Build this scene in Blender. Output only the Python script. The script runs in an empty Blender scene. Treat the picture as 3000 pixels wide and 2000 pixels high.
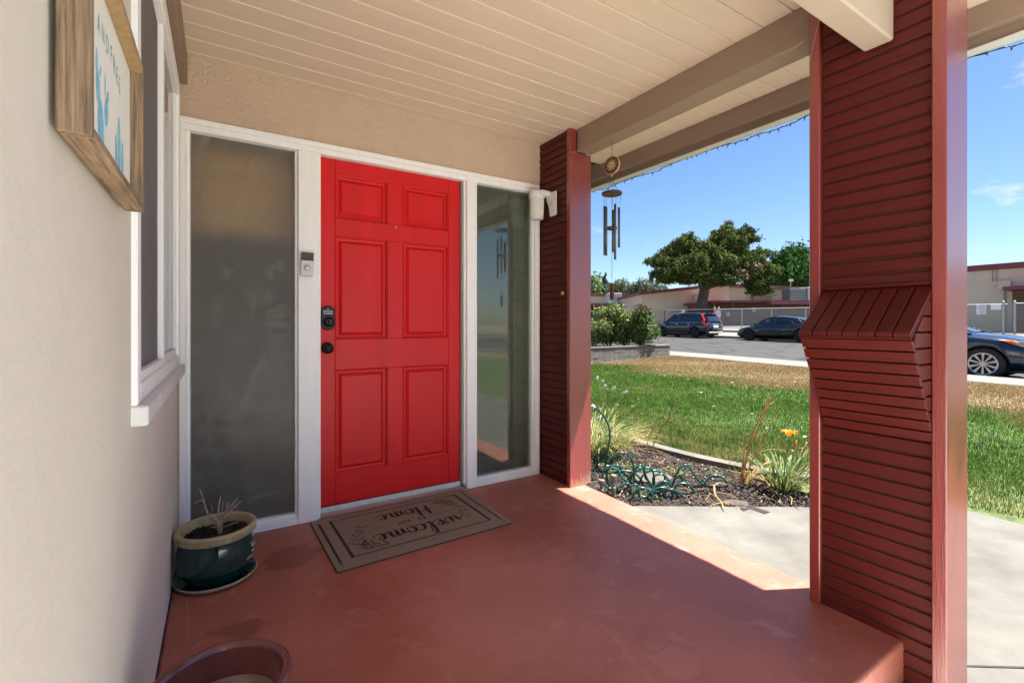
import bpy, math, random
import numpy as np
from mathutils import Matrix, Vector
random.seed(7)
rng = np.random.default_rng(11)
R = math.radians
scene = bpy.context.scene
col = scene.collection

# ---------------------------------------------------------------- camera, sky, sun, exposure
H = 1.10
YAW = R(32.11)
cam_d = bpy.data.cameras.new('camera')
cam = bpy.data.objects.new('camera', cam_d)
col.objects.link(cam)
cam.location = (0, 0, H)
cam.rotation_euler = (R(90), 0, -YAW)
cam_d.sensor_width = 36.0
cam_d.lens = 1364.0 / 3000 * 36
cam_d.shift_y = -49.0 / 3000
cam_d.clip_start = 0.02
cam_d.clip_end = 3000
scene.camera = cam

SUN = Vector((1.0, -0.52, 2.66)).normalized()
SUN_EL = math.asin(SUN.z)
SUN_AZ = math.atan2(SUN.x, SUN.y)
world = bpy.data.worlds.new('World')
scene.world = world
world.use_nodes = True
wn = world.node_tree
wn.nodes.clear()
w_out = wn.nodes.new('ShaderNodeOutputWorld')
w_bg = wn.nodes.new('ShaderNodeBackground')
w_bg.inputs['Strength'].default_value = 0.05
sky = wn.nodes.new('ShaderNodeTexSky')
sky.sky_type = 'NISHITA'
sky.sun_disc = False
sky.sun_elevation = SUN_EL
sky.sun_rotation = SUN_AZ
sky.altitude = 50
sky.air_density = 0.85
sky.dust_density = 0.75
sky.ozone_density = 2.5
# a few small fair-weather clouds, noise on the view direction
tc = wn.nodes.new('ShaderNodeTexCoord')
mp = wn.nodes.new('ShaderNodeMapping')
mp.inputs['Scale'].default_value = (1.0, 1.0, 2.6)
mp.inputs['Location'].default_value = (0.35, 0.1, 0.0)
nz = wn.nodes.new('ShaderNodeTexNoise')
nz.inputs['Scale'].default_value = 5.5
nz.inputs['Detail'].default_value = 7
nz.inputs['Roughness'].default_value = 0.62
cr = wn.nodes.new('ShaderNodeValToRGB')
cr.color_ramp.elements[0].position = 0.585
cr.color_ramp.elements[0].color = (0, 0, 0, 1)
cr.color_ramp.elements[1].position = 0.78
cr.color_ramp.elements[1].color = (0.8, 0.8, 0.8, 1)
mx = wn.nodes.new('ShaderNodeMixRGB')
mx.inputs['Color2'].default_value = (6.2, 6.0, 6.2, 1)
wn.links.new(tc.outputs['Generated'], mp.inputs['Vector'])
wn.links.new(mp.outputs['Vector'], nz.inputs['Vector'])
wn.links.new(nz.outputs['Fac'], cr.inputs['Fac'])
wn.links.new(cr.outputs['Color'], mx.inputs['Fac'])
wn.links.new(sky.outputs['Color'], mx.inputs['Color1'])
hs_ = wn.nodes.new('ShaderNodeHueSaturation')
hs_.inputs['Saturation'].default_value = 1.16
wn.links.new(mx.outputs['Color'], hs_.inputs['Color'])
wn.links.new(hs_.outputs['Color'], w_bg.inputs['Color'])
wn.links.new(w_bg.outputs['Background'], w_out.inputs['Surface'])

sun_d = bpy.data.lights.new('sun', 'SUN')
sun_d.energy = 5.0
sun_d.angle = R(0.5)
sun_d.color = (1.0, 0.95, 0.88)
sun_o = bpy.data.objects.new('sun', sun_d)
col.objects.link(sun_o)
sun_o.location = (6, -3, 12)
sun_o.rotation_euler = SUN.to_track_quat('Z', 'Y').to_euler()

vs = scene.view_settings
vs.view_transform = 'Standard'
vs.look = 'None'
vs.gamma = 1.0
vs.exposure = 2.05
vs.use_curve_mapping = False
scene.cycles.max_bounces = 14
scene.cycles.diffuse_bounces = 10
scene.cycles.transparent_max_bounces = 24
scene.cycles.use_denoising = True

# ---------------------------------------------------------------- helpers
class B:
    """collects verts/faces, builds ONE mesh object"""
    def __init__(s):
        s.v = []; s.f = []; s.m = []; s.T = None
    def add(s, vs_, fs, m=0):
        o = len(s.v)
        if s.T is not None:
            vs_ = [tuple(s.T @ Vector(p)) for p in vs_]
        s.v += [tuple(p) for p in vs_]
        s.f += [tuple(i + o for i in f) for f in fs]
        s.m += [m] * len(fs)
        return s
    def box(s, x0, x1, y0, y1, z0, z1, m=0):
        return s.add([(x0,y0,z0),(x1,y0,z0),(x1,y1,z0),(x0,y1,z0),(x0,y0,z1),(x1,y0,z1),(x1,y1,z1),(x0,y1,z1)],
              [(0,3,2,1),(4,5,6,7),(0,1,5,4),(1,2,6,5),(2,3,7,6),(3,0,4,7)], m)
    def prism(s, poly, axis, a, b, m=0):
        """poly 2-D, extruded along axis from a to b"""
        n = len(poly)
        def P(p, t):
            if axis == 'x': return (t, p[0], p[1])
            if axis == 'y': return (p[0], t, p[1])
            return (p[0], p[1], t)
        vv = [P(p, a) for p in poly] + [P(p, b) for p in poly]
        ff = [tuple(range(n))[::-1], tuple(range(n, 2*n))]
        for i in range(n):
            j = (i + 1) % n
            ff.append((i, j, n + j, n + i))
        return s.add(vv, ff, m)
    def tube(s, pts, r, n=6, m=0, cap=True):
        pts = [Vector(p) for p in pts]
        vv = []; ff = []
        N = len(pts)
        prev = None
        for i, p in enumerate(pts):
            t = (pts[min(i+1, N-1)] - pts[max(i-1, 0)])
            if t.length < 1e-9: t = Vector((0,0,1))
            t.normalize()
            if prev is None:
                a = t.orthogonal().normalized()
            else:
                a = prev - t * prev.dot(t)
                a = a.normalized() if a.length > 1e-6 else t.orthogonal().normalized()
            prev = a
            b = t.cross(a)
            rr = r[i] if isinstance(r, (list, tuple)) else r
            for k in range(n):
                an = 2*math.pi*k/n
                vv.append(tuple(p + (a*math.cos(an) + b*math.sin(an))*rr))
        for i in range(N-1):
            for k in range(n):
                k2 = (k+1) % n
                ff.append((i*n+k, i*n+k2, (i+1)*n+k2, (i+1)*n+k))
        if cap:
            ff.append(tuple(range(n))[::-1]); ff.append(tuple(range((N-1)*n, N*n)))
        return s.add(vv, ff, m)
    def lathe(s, prof, c=(0,0,0), n=32, m=0, sx=1, sy=1, mfn=None):
        vv = []
        for r_, z_ in prof:
            for k in range(n):
                a = 2*math.pi*k/n
                vv.append((c[0]+r_*math.cos(a)*sx, c[1]+r_*math.sin(a)*sy, c[2]+z_))
        o = len(s.v)
        for i in range(len(prof)-1):
            ff = []
            for k in range(n):
                k2 = (k+1) % n
                ff.append((i*n+k, i*n+k2, (i+1)*n+k2, (i+1)*n+k))
            if i == 0:
                s.add(vv, ff, m if mfn is None else mfn(i)); base = o
            else:
                s.f += [tuple(q + base for q in f) for f in ff]; s.m += [m if mfn is None else mfn(i)] * len(ff)
        return s
    def build(s, name, mats, parent=None, bevel=0, smooth=False, origin=None, seg=1):
        me = bpy.data.meshes.new(name)
        vv = s.v
        if origin is not None:
            vv = [(p[0]-origin[0], p[1]-origin[1], p[2]-origin[2]) for p in vv]
        me.from_pydata(vv, [], s.f)
        if not isinstance(mats, (list, tuple)): mats = [mats]
        for mm in mats: me.materials.append(mm)
        me.polygons.foreach_set('material_index', s.m)
        if smooth:
            me.polygons.foreach_set('use_smooth', [True]*len(s.f))
        me.update()
        o = bpy.data.objects.new(name, me)
        col.objects.link(o)
        if origin is not None: o.location = origin
        if parent is not None: attach(o, parent)
        if bevel:
            md = o.modifiers.new('bevel', 'BEVEL'); md.width = bevel; md.segments = seg; md.limit_method = 'ANGLE'
        return o

def wloc(o):
    v = Vector((0,0,0))
    while o is not None:
        v += o.location; o = o.parent
    return v
def attach(o, parent):
    """o holds world coordinates; parent chain has translations only"""
    o.parent = parent
    o.location = o.location - wloc(parent)
def tag(o, label=None, cat=None, group=None, kind=None):
    if label: o['label'] = label
    if cat: o['category'] = cat
    if group: o['group'] = group
    if kind: o['kind'] = kind
    return o
def thing(name, label, cat, loc=(0,0,0), group=None):
    o = bpy.data.objects.new(name, None)
    o.empty_display_size = 0.1
    col.objects.link(o); o.location = loc
    return tag(o, label, cat, group)
def inst(src, name, loc, parent=None, rot=None, scale=None, local=False):
    o = src.copy(); o.name = name
    col.objects.link(o)
    o.parent = None; o.location = loc
    if rot: o.rotation_euler = rot
    if scale: o.scale = scale
    if parent is not None:
        if local: o.parent = parent
        else: attach(o, parent)
    return o
def fast_mesh(name, verts, faces, mat, parent=None, nside=3, smooth=False):
    """verts (N,3) float, faces (M,nside) int"""
    me = bpy.data.meshes.new(name)
    nv = len(verts); nf = len(faces)
    me.vertices.add(nv); me.vertices.foreach_set('co', np.asarray(verts, dtype=np.float32).ravel())
    me.loops.add(nf*nside); me.loops.foreach_set('vertex_index', np.asarray(faces, dtype=np.int32).ravel())
    me.polygons.add(nf); me.polygons.foreach_set('loop_start', np.arange(0, nf*nside, nside, dtype=np.int32))
    me.update(calc_edges=True)
    if isinstance(mat, (list, tuple)):
        for q in mat: me.materials.append(q)
    else: me.materials.append(mat)
    o = bpy.data.objects.new(name, me); col.objects.link(o)
    if parent is not None: attach(o, parent)
    return o
def sd(s_, d_, z_=0.0):
    """point s metres to the right of and d metres ahead of the house corner's diagonal axis"""
    return (d_*math.sin(YAW)+s_*math.cos(YAW), d_*math.cos(YAW)-s_*math.sin(YAW), z_)
def spline(pts, k=6):
    """Catmull-Rom through points"""
    P = [Vector(p) for p in pts]
    out = []
    n = len(P)
    for i in range(n-1):
        p0 = P[max(i-1,0)]; p1 = P[i]; p2 = P[i+1]; p3 = P[min(i+2,n-1)]
        for j in range(k):
            t = j/k
            out.append(0.5*((2*p1)+(-p0+p2)*t+(2*p0-5*p1+4*p2-p3)*t*t+(-p0+3*p1-3*p2+p3)*t*t*t))
    out.append(P[-1])
    return out

# ---------------------------------------------------------------- materials
def nodes_of(name):
    m = bpy.data.materials.new(name); m.use_nodes = True
    nt = m.node_tree
    return m, nt, nt.nodes['Principled BSDF']
def N(nt, t, **kw):
    n = nt.nodes.new('ShaderNode'+t)
    for k, v in kw.items():
        if k in n.inputs: n.inputs[k].default_value = v
        else: setattr(n, k, v)
    return n
def ramp(nt, src, p0, p1, c0=(0,0,0,1), c1=(1,1,1,1)):
    r = N(nt, 'ValToRGB')
    r.color_ramp.elements[0].position = p0; r.color_ramp.elements[0].color = c0
    r.color_ramp.elements[1].position = p1; r.color_ramp.elements[1].color = c1
    nt.links.new(src, r.inputs['Fac'])
    return r
def mixc(nt, fac, a, b, mode='MIX'):
    n = nt.nodes.new('ShaderNodeMixRGB'); n.blend_type = mode
    for key, val in (('Fac', fac), ('Color1', a), ('Color2', b)):
        if isinstance(val, (float, int)): n.inputs[key].default_value = val
        elif isinstance(val, tuple): n.inputs[key].default_value = val if len(val) == 4 else (*val, 1)
        else: nt.links.new(val, n.inputs[key])
    return n
def coords(nt, scale=(1,1,1)):
    g = N(nt, 'NewGeometry')
    mp_ = N(nt, 'Mapping'); mp_.inputs['Scale'].default_value = scale
    nt.links.new(g.outputs['Position'], mp_.inputs['Vector'])
    return mp_.outputs['Vector']
def mat(name, c, rough=0.6, var=0.12, vs_=3.0, bump=0.0, bs=80.0, bd=0.004, metal=0.0, spec=0.5, c2=None,
        stretch=(1,1,1), spots=None, coat=0.0, detail=6, spot_scale=30, spot_at=0.72, rvar=0.1, coatr=.05):
    m, nt, p = nodes_of(name)
    v = coords(nt, stretch)
    n1 = N(nt, 'TexNoise', Scale=vs_, Detail=detail, Roughness=0.6)
    nt.links.new(v, n1.inputs['Vector'])
    hi = c2 if c2 else tuple(min(1, x*(1+var)) for x in c)
    lo = c if c2 else tuple(x*(1-var) for x in c)
    r1 = ramp(nt, n1.outputs['Fac'], 0.3, 0.7, (*lo, 1), (*hi, 1))
    outc = r1.outputs['Color']
    if spots:
        n2 = N(nt, 'TexNoise', Scale=spot_scale, Detail=3, Roughness=0.7)
        nt.links.new(v, n2.inputs['Vector'])
        r2 = ramp(nt, n2.outputs['Fac'], spot_at, spot_at+0.03)
        outc = mixc(nt, r2.outputs['Color'], outc, spots).outputs['Color']
    nt.links.new(outc, p.inputs['Base Color'])
    rr = N(nt, 'MapRange'); rr.inputs['To Min'].default_value = max(0.0, rough-rvar*rough); rr.inputs['To Max'].default_value = min(1, rough+rvar*rough)
    nt.links.new(n1.outputs['Fac'], rr.inputs['Value'])
    nt.links.new(rr.outputs['Result'], p.inputs['Roughness'])
    p.inputs['Metallic'].default_value = metal
    p.inputs['Specular IOR Level'].default_value = spec
    if coat: p.inputs['Coat Weight'].default_value = coat; p.inputs['Coat Roughness'].default_value = coatr
    if bump:
        n3 = N(nt, 'TexNoise', Scale=bs, Detail=4, Roughness=0.6)
        nt.links.new(v, n3.inputs['Vector'])
        b_ = N(nt, 'Bump', Strength=bump, Distance=bd)
        nt.links.new(n3.outputs['Fac'], b_.inputs['Height'])
        nt.links.new(b_.outputs['Normal'], p.inputs['Normal'])
    return m

M = {}
M['stucco'] = mat('tan_stucco', (.64,.495,.375), .85, .05, 2.5, bump=1.0, bs=62, bd=.016, spec=.2)
M['stucco_left'] = mat('pale_stucco', (.645,.60,.525), .85, .05, 1.5, bump=.22, bs=18, bd=.007, spec=.2, spots=(.38,.31,.25), spot_scale=22, spot_at=.755)
M['ceil'] = mat('tan_painted_board', (.70,.585,.45), .55, .04, 4, bump=.12, bs=60, bd=.002, stretch=(.3,3,3), spots=(.52,.40,.29), spot_scale=9, spot_at=.78)
M['beampale'] = mat('pale_tan_painted_beam', (.46,.385,.295), .6, .05, 5, bump=.12, bs=50, bd=.002)
M['beam'] = mat('tan_painted_beam', (.285,.21,.155), .6, .06, 5, bump=.15, bs=50, bd=.002, stretch=(3,.4,3))
M['white'] = mat('white_trim_paint', (.90,.91,.92), .45, .03, 6, bump=.2, bs=30, bd=.002, stretch=(4,4,.6), spots=(.45,.43,.40), spot_scale=26, spot_at=.76)
M['white_sill'] = mat('white_sill_paint', (.70,.70,.69), .5, .12, 9, bump=.1, bs=40, bd=.002)
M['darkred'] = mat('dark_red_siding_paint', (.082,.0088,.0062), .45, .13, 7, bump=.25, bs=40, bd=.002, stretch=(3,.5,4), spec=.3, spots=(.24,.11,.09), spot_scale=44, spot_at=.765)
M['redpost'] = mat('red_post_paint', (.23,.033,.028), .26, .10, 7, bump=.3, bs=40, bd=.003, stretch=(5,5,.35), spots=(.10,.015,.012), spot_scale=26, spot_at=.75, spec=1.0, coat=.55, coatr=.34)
M['door'] = mat('bright_red_door_paint', (.62,.010,.013), .44, .10, 2.2, bump=.12, bs=90, bd=.0015, stretch=(4,4,.4), spec=.35, spots=(.78,.10,.09), spot_scale=14, spot_at=.80)
M['bronze'] = mat('dark_bronze_metal', (.018,.016,.016), .32, .3, 30, metal=.6)
M['black'] = mat('black_plastic', (.01,.01,.012), .15, .1, 10)
M['key'] = mat('grey_keypad_button', (.55,.58,.6), .4, .05, 10)
M['silver'] = mat('satin_nickel', (.62,.62,.63), .3, .03, 10, metal=.3)
M['alu'] = mat('aluminium_threshold', (.50,.50,.51), .38, .1, 20, metal=.8)
M['whitemetal'] = mat('white_painted_metal', (.62,.63,.63), .35, .08, 20, spots=(.25,.23,.2), spot_scale=60, spot_at=.72)
M['brass'] = mat('brass', (.55,.40,.16), .35, .1, 30, metal=.9)
M['lampwhite'] = mat('white_lamp_plastic', (.72,.72,.70), .4, .05, 12)
M['greyjamb'] = mat('grey_weatherstrip', (.27,.27,.26), .6, .1, 14)
M['screen'] = mat('grey_window_screen', (.15,.152,.158), .8, .15, 3, bump=.5, bs=900, bd=.001)
M['curtain'] = mat('pale_curtain', (.50,.50,.50), .9, .08, 6, stretch=(1,8,.3))
M['gap'] = mat('shadow_gap_primer', (.055,.012,.010), .9, .1, 5)  # dark red backing that shows in gaps and joints
M['wood'] = mat('weathered_frame_wood', (.085,.06,.04), .8, .1, 150, bump=.8, bs=160, bd=.003, stretch=(1,.05,1), c2=(.42,.29,.17))
M['woodv'] = mat('weathered_frame_wood_upright', (.085,.062,.04), .8, .1, 170, bump=.8, bs=170, bd=.003, stretch=(1.2,1.2,.05), c2=(.38,.25,.145))
M['woodin'] = mat('inner_frame_wood', (.28,.18,.085), .7, .12, 60, c2=(.42,.29,.15), bump=.3, bs=60, bd=.002, stretch=(1,1,.2))
M['paper'] = mat('cream_art_paper', (.78,.80,.74), .7, .02, 20)
M['blue_ink'] = mat('blue_watercolour', (.10,.42,.62), .7, .3, 40, c2=(.30,.62,.76))
M['ink'] = mat('slate_lettering_ink', (.20,.40,.48), .7, .1, 30)
M['teal'] = mat('glazed_dark_teal_ceramic', (.003,.040,.033), .10, .35, 8, coat=.6)
M['cream'] = mat('cream_unglazed_rim', (.42,.35,.20), .7, .15, 25, bump=.5, bs=120, bd=.003, spots=(.22,.17,.10), spot_scale=30, spot_at=.66)
M['soil'] = mat('dark_potting_soil', (.022,.016,.012), .95, .5, 60, bump=1, bs=120, bd=.01)
M['twig'] = mat('dry_twig_bark', (.24,.15,.10), .85, .1, 60, c2=(.48,.36,.27), bump=.4, bs=200, bd=.002)
M['paleink'] = mat('white_pot_script', (.62,.68,.70), .5, .02, 10)
M['redpot'] = mat('wine_red_glazed_ceramic', (.085,.018,.022), .22, .3, 7, c2=(.19,.05,.045), coat=.5, bump=.15, bs=30, bd=.003)
M['potin'] = mat('stained_pot_inside', (.20,.12,.10), .8, .3, 9, c2=(.38,.30,.24), bump=.2, bs=60)
M['mat'] = mat('brown_coir_fibre', (.135,.097,.066), .95, .1, 260, c2=(.39,.29,.205), bump=.9, bs=500, bd=.004, detail=3, spots=(.55,.50,.45), spot_scale=60, spot_at=.80)
M['matblack'] = mat('black_mat_print', (.016,.016,.020), .9, .4, 200, bump=.5, bs=400, bd=.003)
M['matedge'] = mat('dark_rubber_edge', (.03,.028,.035), .7, .1, 40)
M['matgreen'] = mat('faded_green_mat_print', (.075,.082,.055), .9, .35, 160)
M['hose'] = mat('dark_green_hose_vinyl', (.006,.070,.062), .22, .15, 15)
M['concrete'] = mat('pale_walk_concrete', (.078,.074,.064), .85, .12, 3.2, c2=(.140,.135,.120), bump=.5, bs=110, bd=.004, spots=(.055,.052,.05), spot_scale=7, spot_at=.74)
M['curb'] = mat('edging_concrete', (.095,.088,.077), .9, .1, 6, c2=(.15,.138,.12), bump=.5, bs=60, bd=.004)
M['sidewalk'] = mat('white_sidewalk_concrete', (.12,.114,.102), .9, .1, 1.2, c2=(.15,.143,.13), bump=.2, bs=30)
M['block'] = mat('grey_concrete_block', (.11,.104,.095), .95, .1, 9, c2=(.17,.16,.146), bump=.6, bs=80, bd=.005)
M['mulch'] = mat('dark_bark_mulch', (.012,.009,.008), .95, .3, 40, c2=(.05,.035,.028), bump=1, bs=60, bd=.02)
M['chip'] = mat('bark_chip', (.007,.006,.006), .9, .3, 90, c2=(.060,.042,.034), bump=.4, bs=200)
M['chippale'] = mat('pale_dry_litter', (.26,.18,.10), .9, .3, 90, c2=(.50,.40,.28))
M['stone'] = mat('flat_grey_brown_stone', (.07,.058,.047), .85, .2, 20, c2=(.13,.11,.09), bump=.4, bs=60)
M['pvc'] = mat('dirty_pvc_pipe', (.10,.08,.055), .6, .2, 30, c2=(.20,.18,.15))
M['cuff'] = mat('asphalt_filler', (.1,.1,.1), .8)
M['tyre'] = mat('tyre_rubber', (.012,.012,.013), .75, .2, 40)
M['rimdark'] = mat('dark_alloy_rim', (.02,.021,.023), .35, .1, 20, metal=.5)
M['rim'] = mat('silver_alloy_rim', (.50,.50,.52), .28, .05, 20, metal=.7)
M['chrome'] = mat('chrome_trim', (.65,.66,.68), .12, .02, 20, metal=.9)
M['taillight'] = mat('red_tail_light', (.55,.008,.012), .15, .1, 20)
M['amber'] = mat('amber_marker', (.75,.16,.02), .2, .1, 20)
M['plate'] = mat('white_number_plate', (.70,.72,.75), .4, .05, 60)
M['headlamp'] = mat('clear_headlamp', (.35,.38,.42), .08, .1, 30, metal=.3)
M['galv'] = mat('galvanised_pipe', (.42,.43,.42), .45, .12, 10, metal=.4)
M['wire'] = mat('galvanised_chain_link', (.30,.30,.29), .5, .1, 5, metal=.3)
M['signwhite'] = mat('white_sign_face', (.74,.74,.74), .5, .03, 6)
M['signred'] = mat('red_sign_band', (.6,.05,.06), .5, .03, 6)
M['signgrey'] = mat('grey_sign_print', (.22,.22,.22), .5, .03, 6)
M['school'] = mat('school_stucco', (.56,.455,.345), .95, .06, 1.2, bump=.2, bs=8, bd=.02)
M['maroon'] = mat('maroon_fascia', (.16,.035,.045), .6, .1, 1.0)
M['canopyred'] = mat('dusty_maroon_canopy', (.22,.07,.075), .6, .15, 1.5)
M['hvac'] = mat('light_grey_sheet_metal', (.42,.44,.46), .45, .1, 2)
M['hvacdark'] = mat('dark_metal_louver', (.10,.10,.10), .6, .1, 2)
M['olive'] = mat('tan_hood_metal', (.25,.22,.17), .6, .1, 2)
M['polewood'] = mat('utility_pole_wood', (.10,.07,.055), .9, .1, 2)
M['bark'] = mat('twisted_tree_bark', (.035,.026,.019), .95, .3, 2.5, c2=(.12,.09,.066), bump=1, bs=6, bd=.08)
M['carblack'] = mat('black_car_paint', (.006,.009,.014), .12, .1, 3, coat=1.0)
M['carnavy'] = mat('dark_navy_car_paint', (.006,.014,.040), .18, .1, 3, coat=1.0, metal=.3)
M['cargrey'] = mat('grey_car_paint', (.11,.12,.13), .25, .1, 3, coat=.8, metal=.3)
M['cartrim'] = mat('black_car_plastic', (.014,.014,.015), .5, .1, 8)
M['skin'] = mat('skin', (.32,.17,.11), .6, .05, 8)
M['shirt'] = mat('white_shirt_cloth', (.66,.67,.70), .9, .05, 8)
M['jeans'] = mat('blue_jeans_cloth', (.045,.065,.13), .9, .1, 8)
M['hair'] = mat('dark_hair', (.012,.009,.008), .7, .1, 20)

def leafmat(name, a, b, c=None, sc=1.5, rough=.55, trans=.25, fine=25):
    m, nt, p = nodes_of(name)
    v = coords(nt)
    n1 = N(nt, 'TexNoise', Scale=sc, Detail=3, Roughness=.6); nt.links.new(v, n1.inputs['Vector'])
    n2 = N(nt, 'TexNoise', Scale=fine, Detail=2); nt.links.new(v, n2.inputs['Vector'])
    m1 = ramp(nt, n1.outputs['Fac'], .35, .65, (*a,1), (*b,1))
    outc = m1.outputs['Color']
    if c:
        m2 = ramp(nt, n2.outputs['Fac'], .50, .68)
        outc = mixc(nt, m2.outputs['Color'], outc, c).outputs['Color']
    nt.links.new(outc, p.inputs['Base Color'])
    p.inputs['Roughness'].default_value = rough
    p.inputs['Specular IOR Level'].default_value = .3 if rough < .8 else .05
    tr = N(nt, 'BsdfTranslucent'); nt.links.new(outc, tr.inputs['Color'])
    ms = N(nt, 'MixShader'); ms.inputs[0].default_value = trans
    nt.links.new(p.outputs[0], ms.inputs[1]); nt.links.new(tr.outputs[0], ms.inputs[2])
    nt.links.new(ms.outputs[0], nt.nodes['Material Output'].inputs['Surface'])
    return m
M['juniper'] = leafmat('juniper_foliage', (.032,.056,.013), (.088,.120,.030), (.13,.125,.044), .35, rough=.9, trans=.12, fine=1.6)
M['deadneedle'] = leafmat('dead_brown_foliage', (.13,.095,.06), (.20,.15,.10), None, 1)
M['greenleaf'] = leafmat('bright_green_foliage', (.015,.048,.012), (.035,.10,.022), (.06,.13,.03), .3, rough=.85, trans=.15, fine=1.2)
M['conifer'] = leafmat('blue_grey_conifer_foliage', (.055,.080,.070), (.10,.13,.11), None, .3)
M['farleaf'] = leafmat('dusty_green_foliage', (.06,.085,.055), (.11,.14,.08), None, .3)
M['rose_leaf'] = leafmat('rose_foliage', (.075,.115,.022), (.21,.26,.07), (.05,.075,.015), 3, fine=9)
M['rose_dark'] = leafmat('dark_shrub_foliage', (.045,.085,.022), (.12,.18,.045), (.18,.25,.07), 3, fine=9)
M['rose_red'] = leafmat('red_new_growth', (.075,.025,.02), (.13,.07,.04), None, 5)
M['blossom'] = leafmat('cream_rose_petals', (.62,.48,.28), (.75,.62,.42), None, 8)
M['lily_leaf'] = leafmat('daylily_leaf', (.05,.11,.02), (.15,.23,.07), (.36,.36,.18), 20, fine=50)
M['garlic_leaf'] = leafmat('thin_pale_leaf', (.08,.15,.04), (.26,.32,.10), (.50,.46,.22), 9, fine=30)
M['agave'] = leafmat('variegated_leaf', (.12,.19,.10), (.30,.36,.22), None, 60)
M['straw'] = leafmat('dry_straw_leaf', (.36,.20,.08), (.55,.36,.16), (.66,.50,.30), 18, fine=50)
M['brownstalk'] = leafmat('brown_dead_stalk', (.22,.11,.06), (.38,.22,.12), None, 18)
M['orange'] = leafmat('orange_petal', (.80,.17,.004), (.92,.27,.01), None, 30, trans=.35)
M['orangebud'] = leafmat('orange_bud', (.50,.16,.02), (.62,.25,.04), None, 40)
M['lilac'] = leafmat('lilac_flower', (.42,.30,.55), (.60,.50,.70), None, 60)
M['weed'] = leafmat('small_green_weed', (.06,.12,.03), (.16,.24,.07), None, 20)

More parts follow.
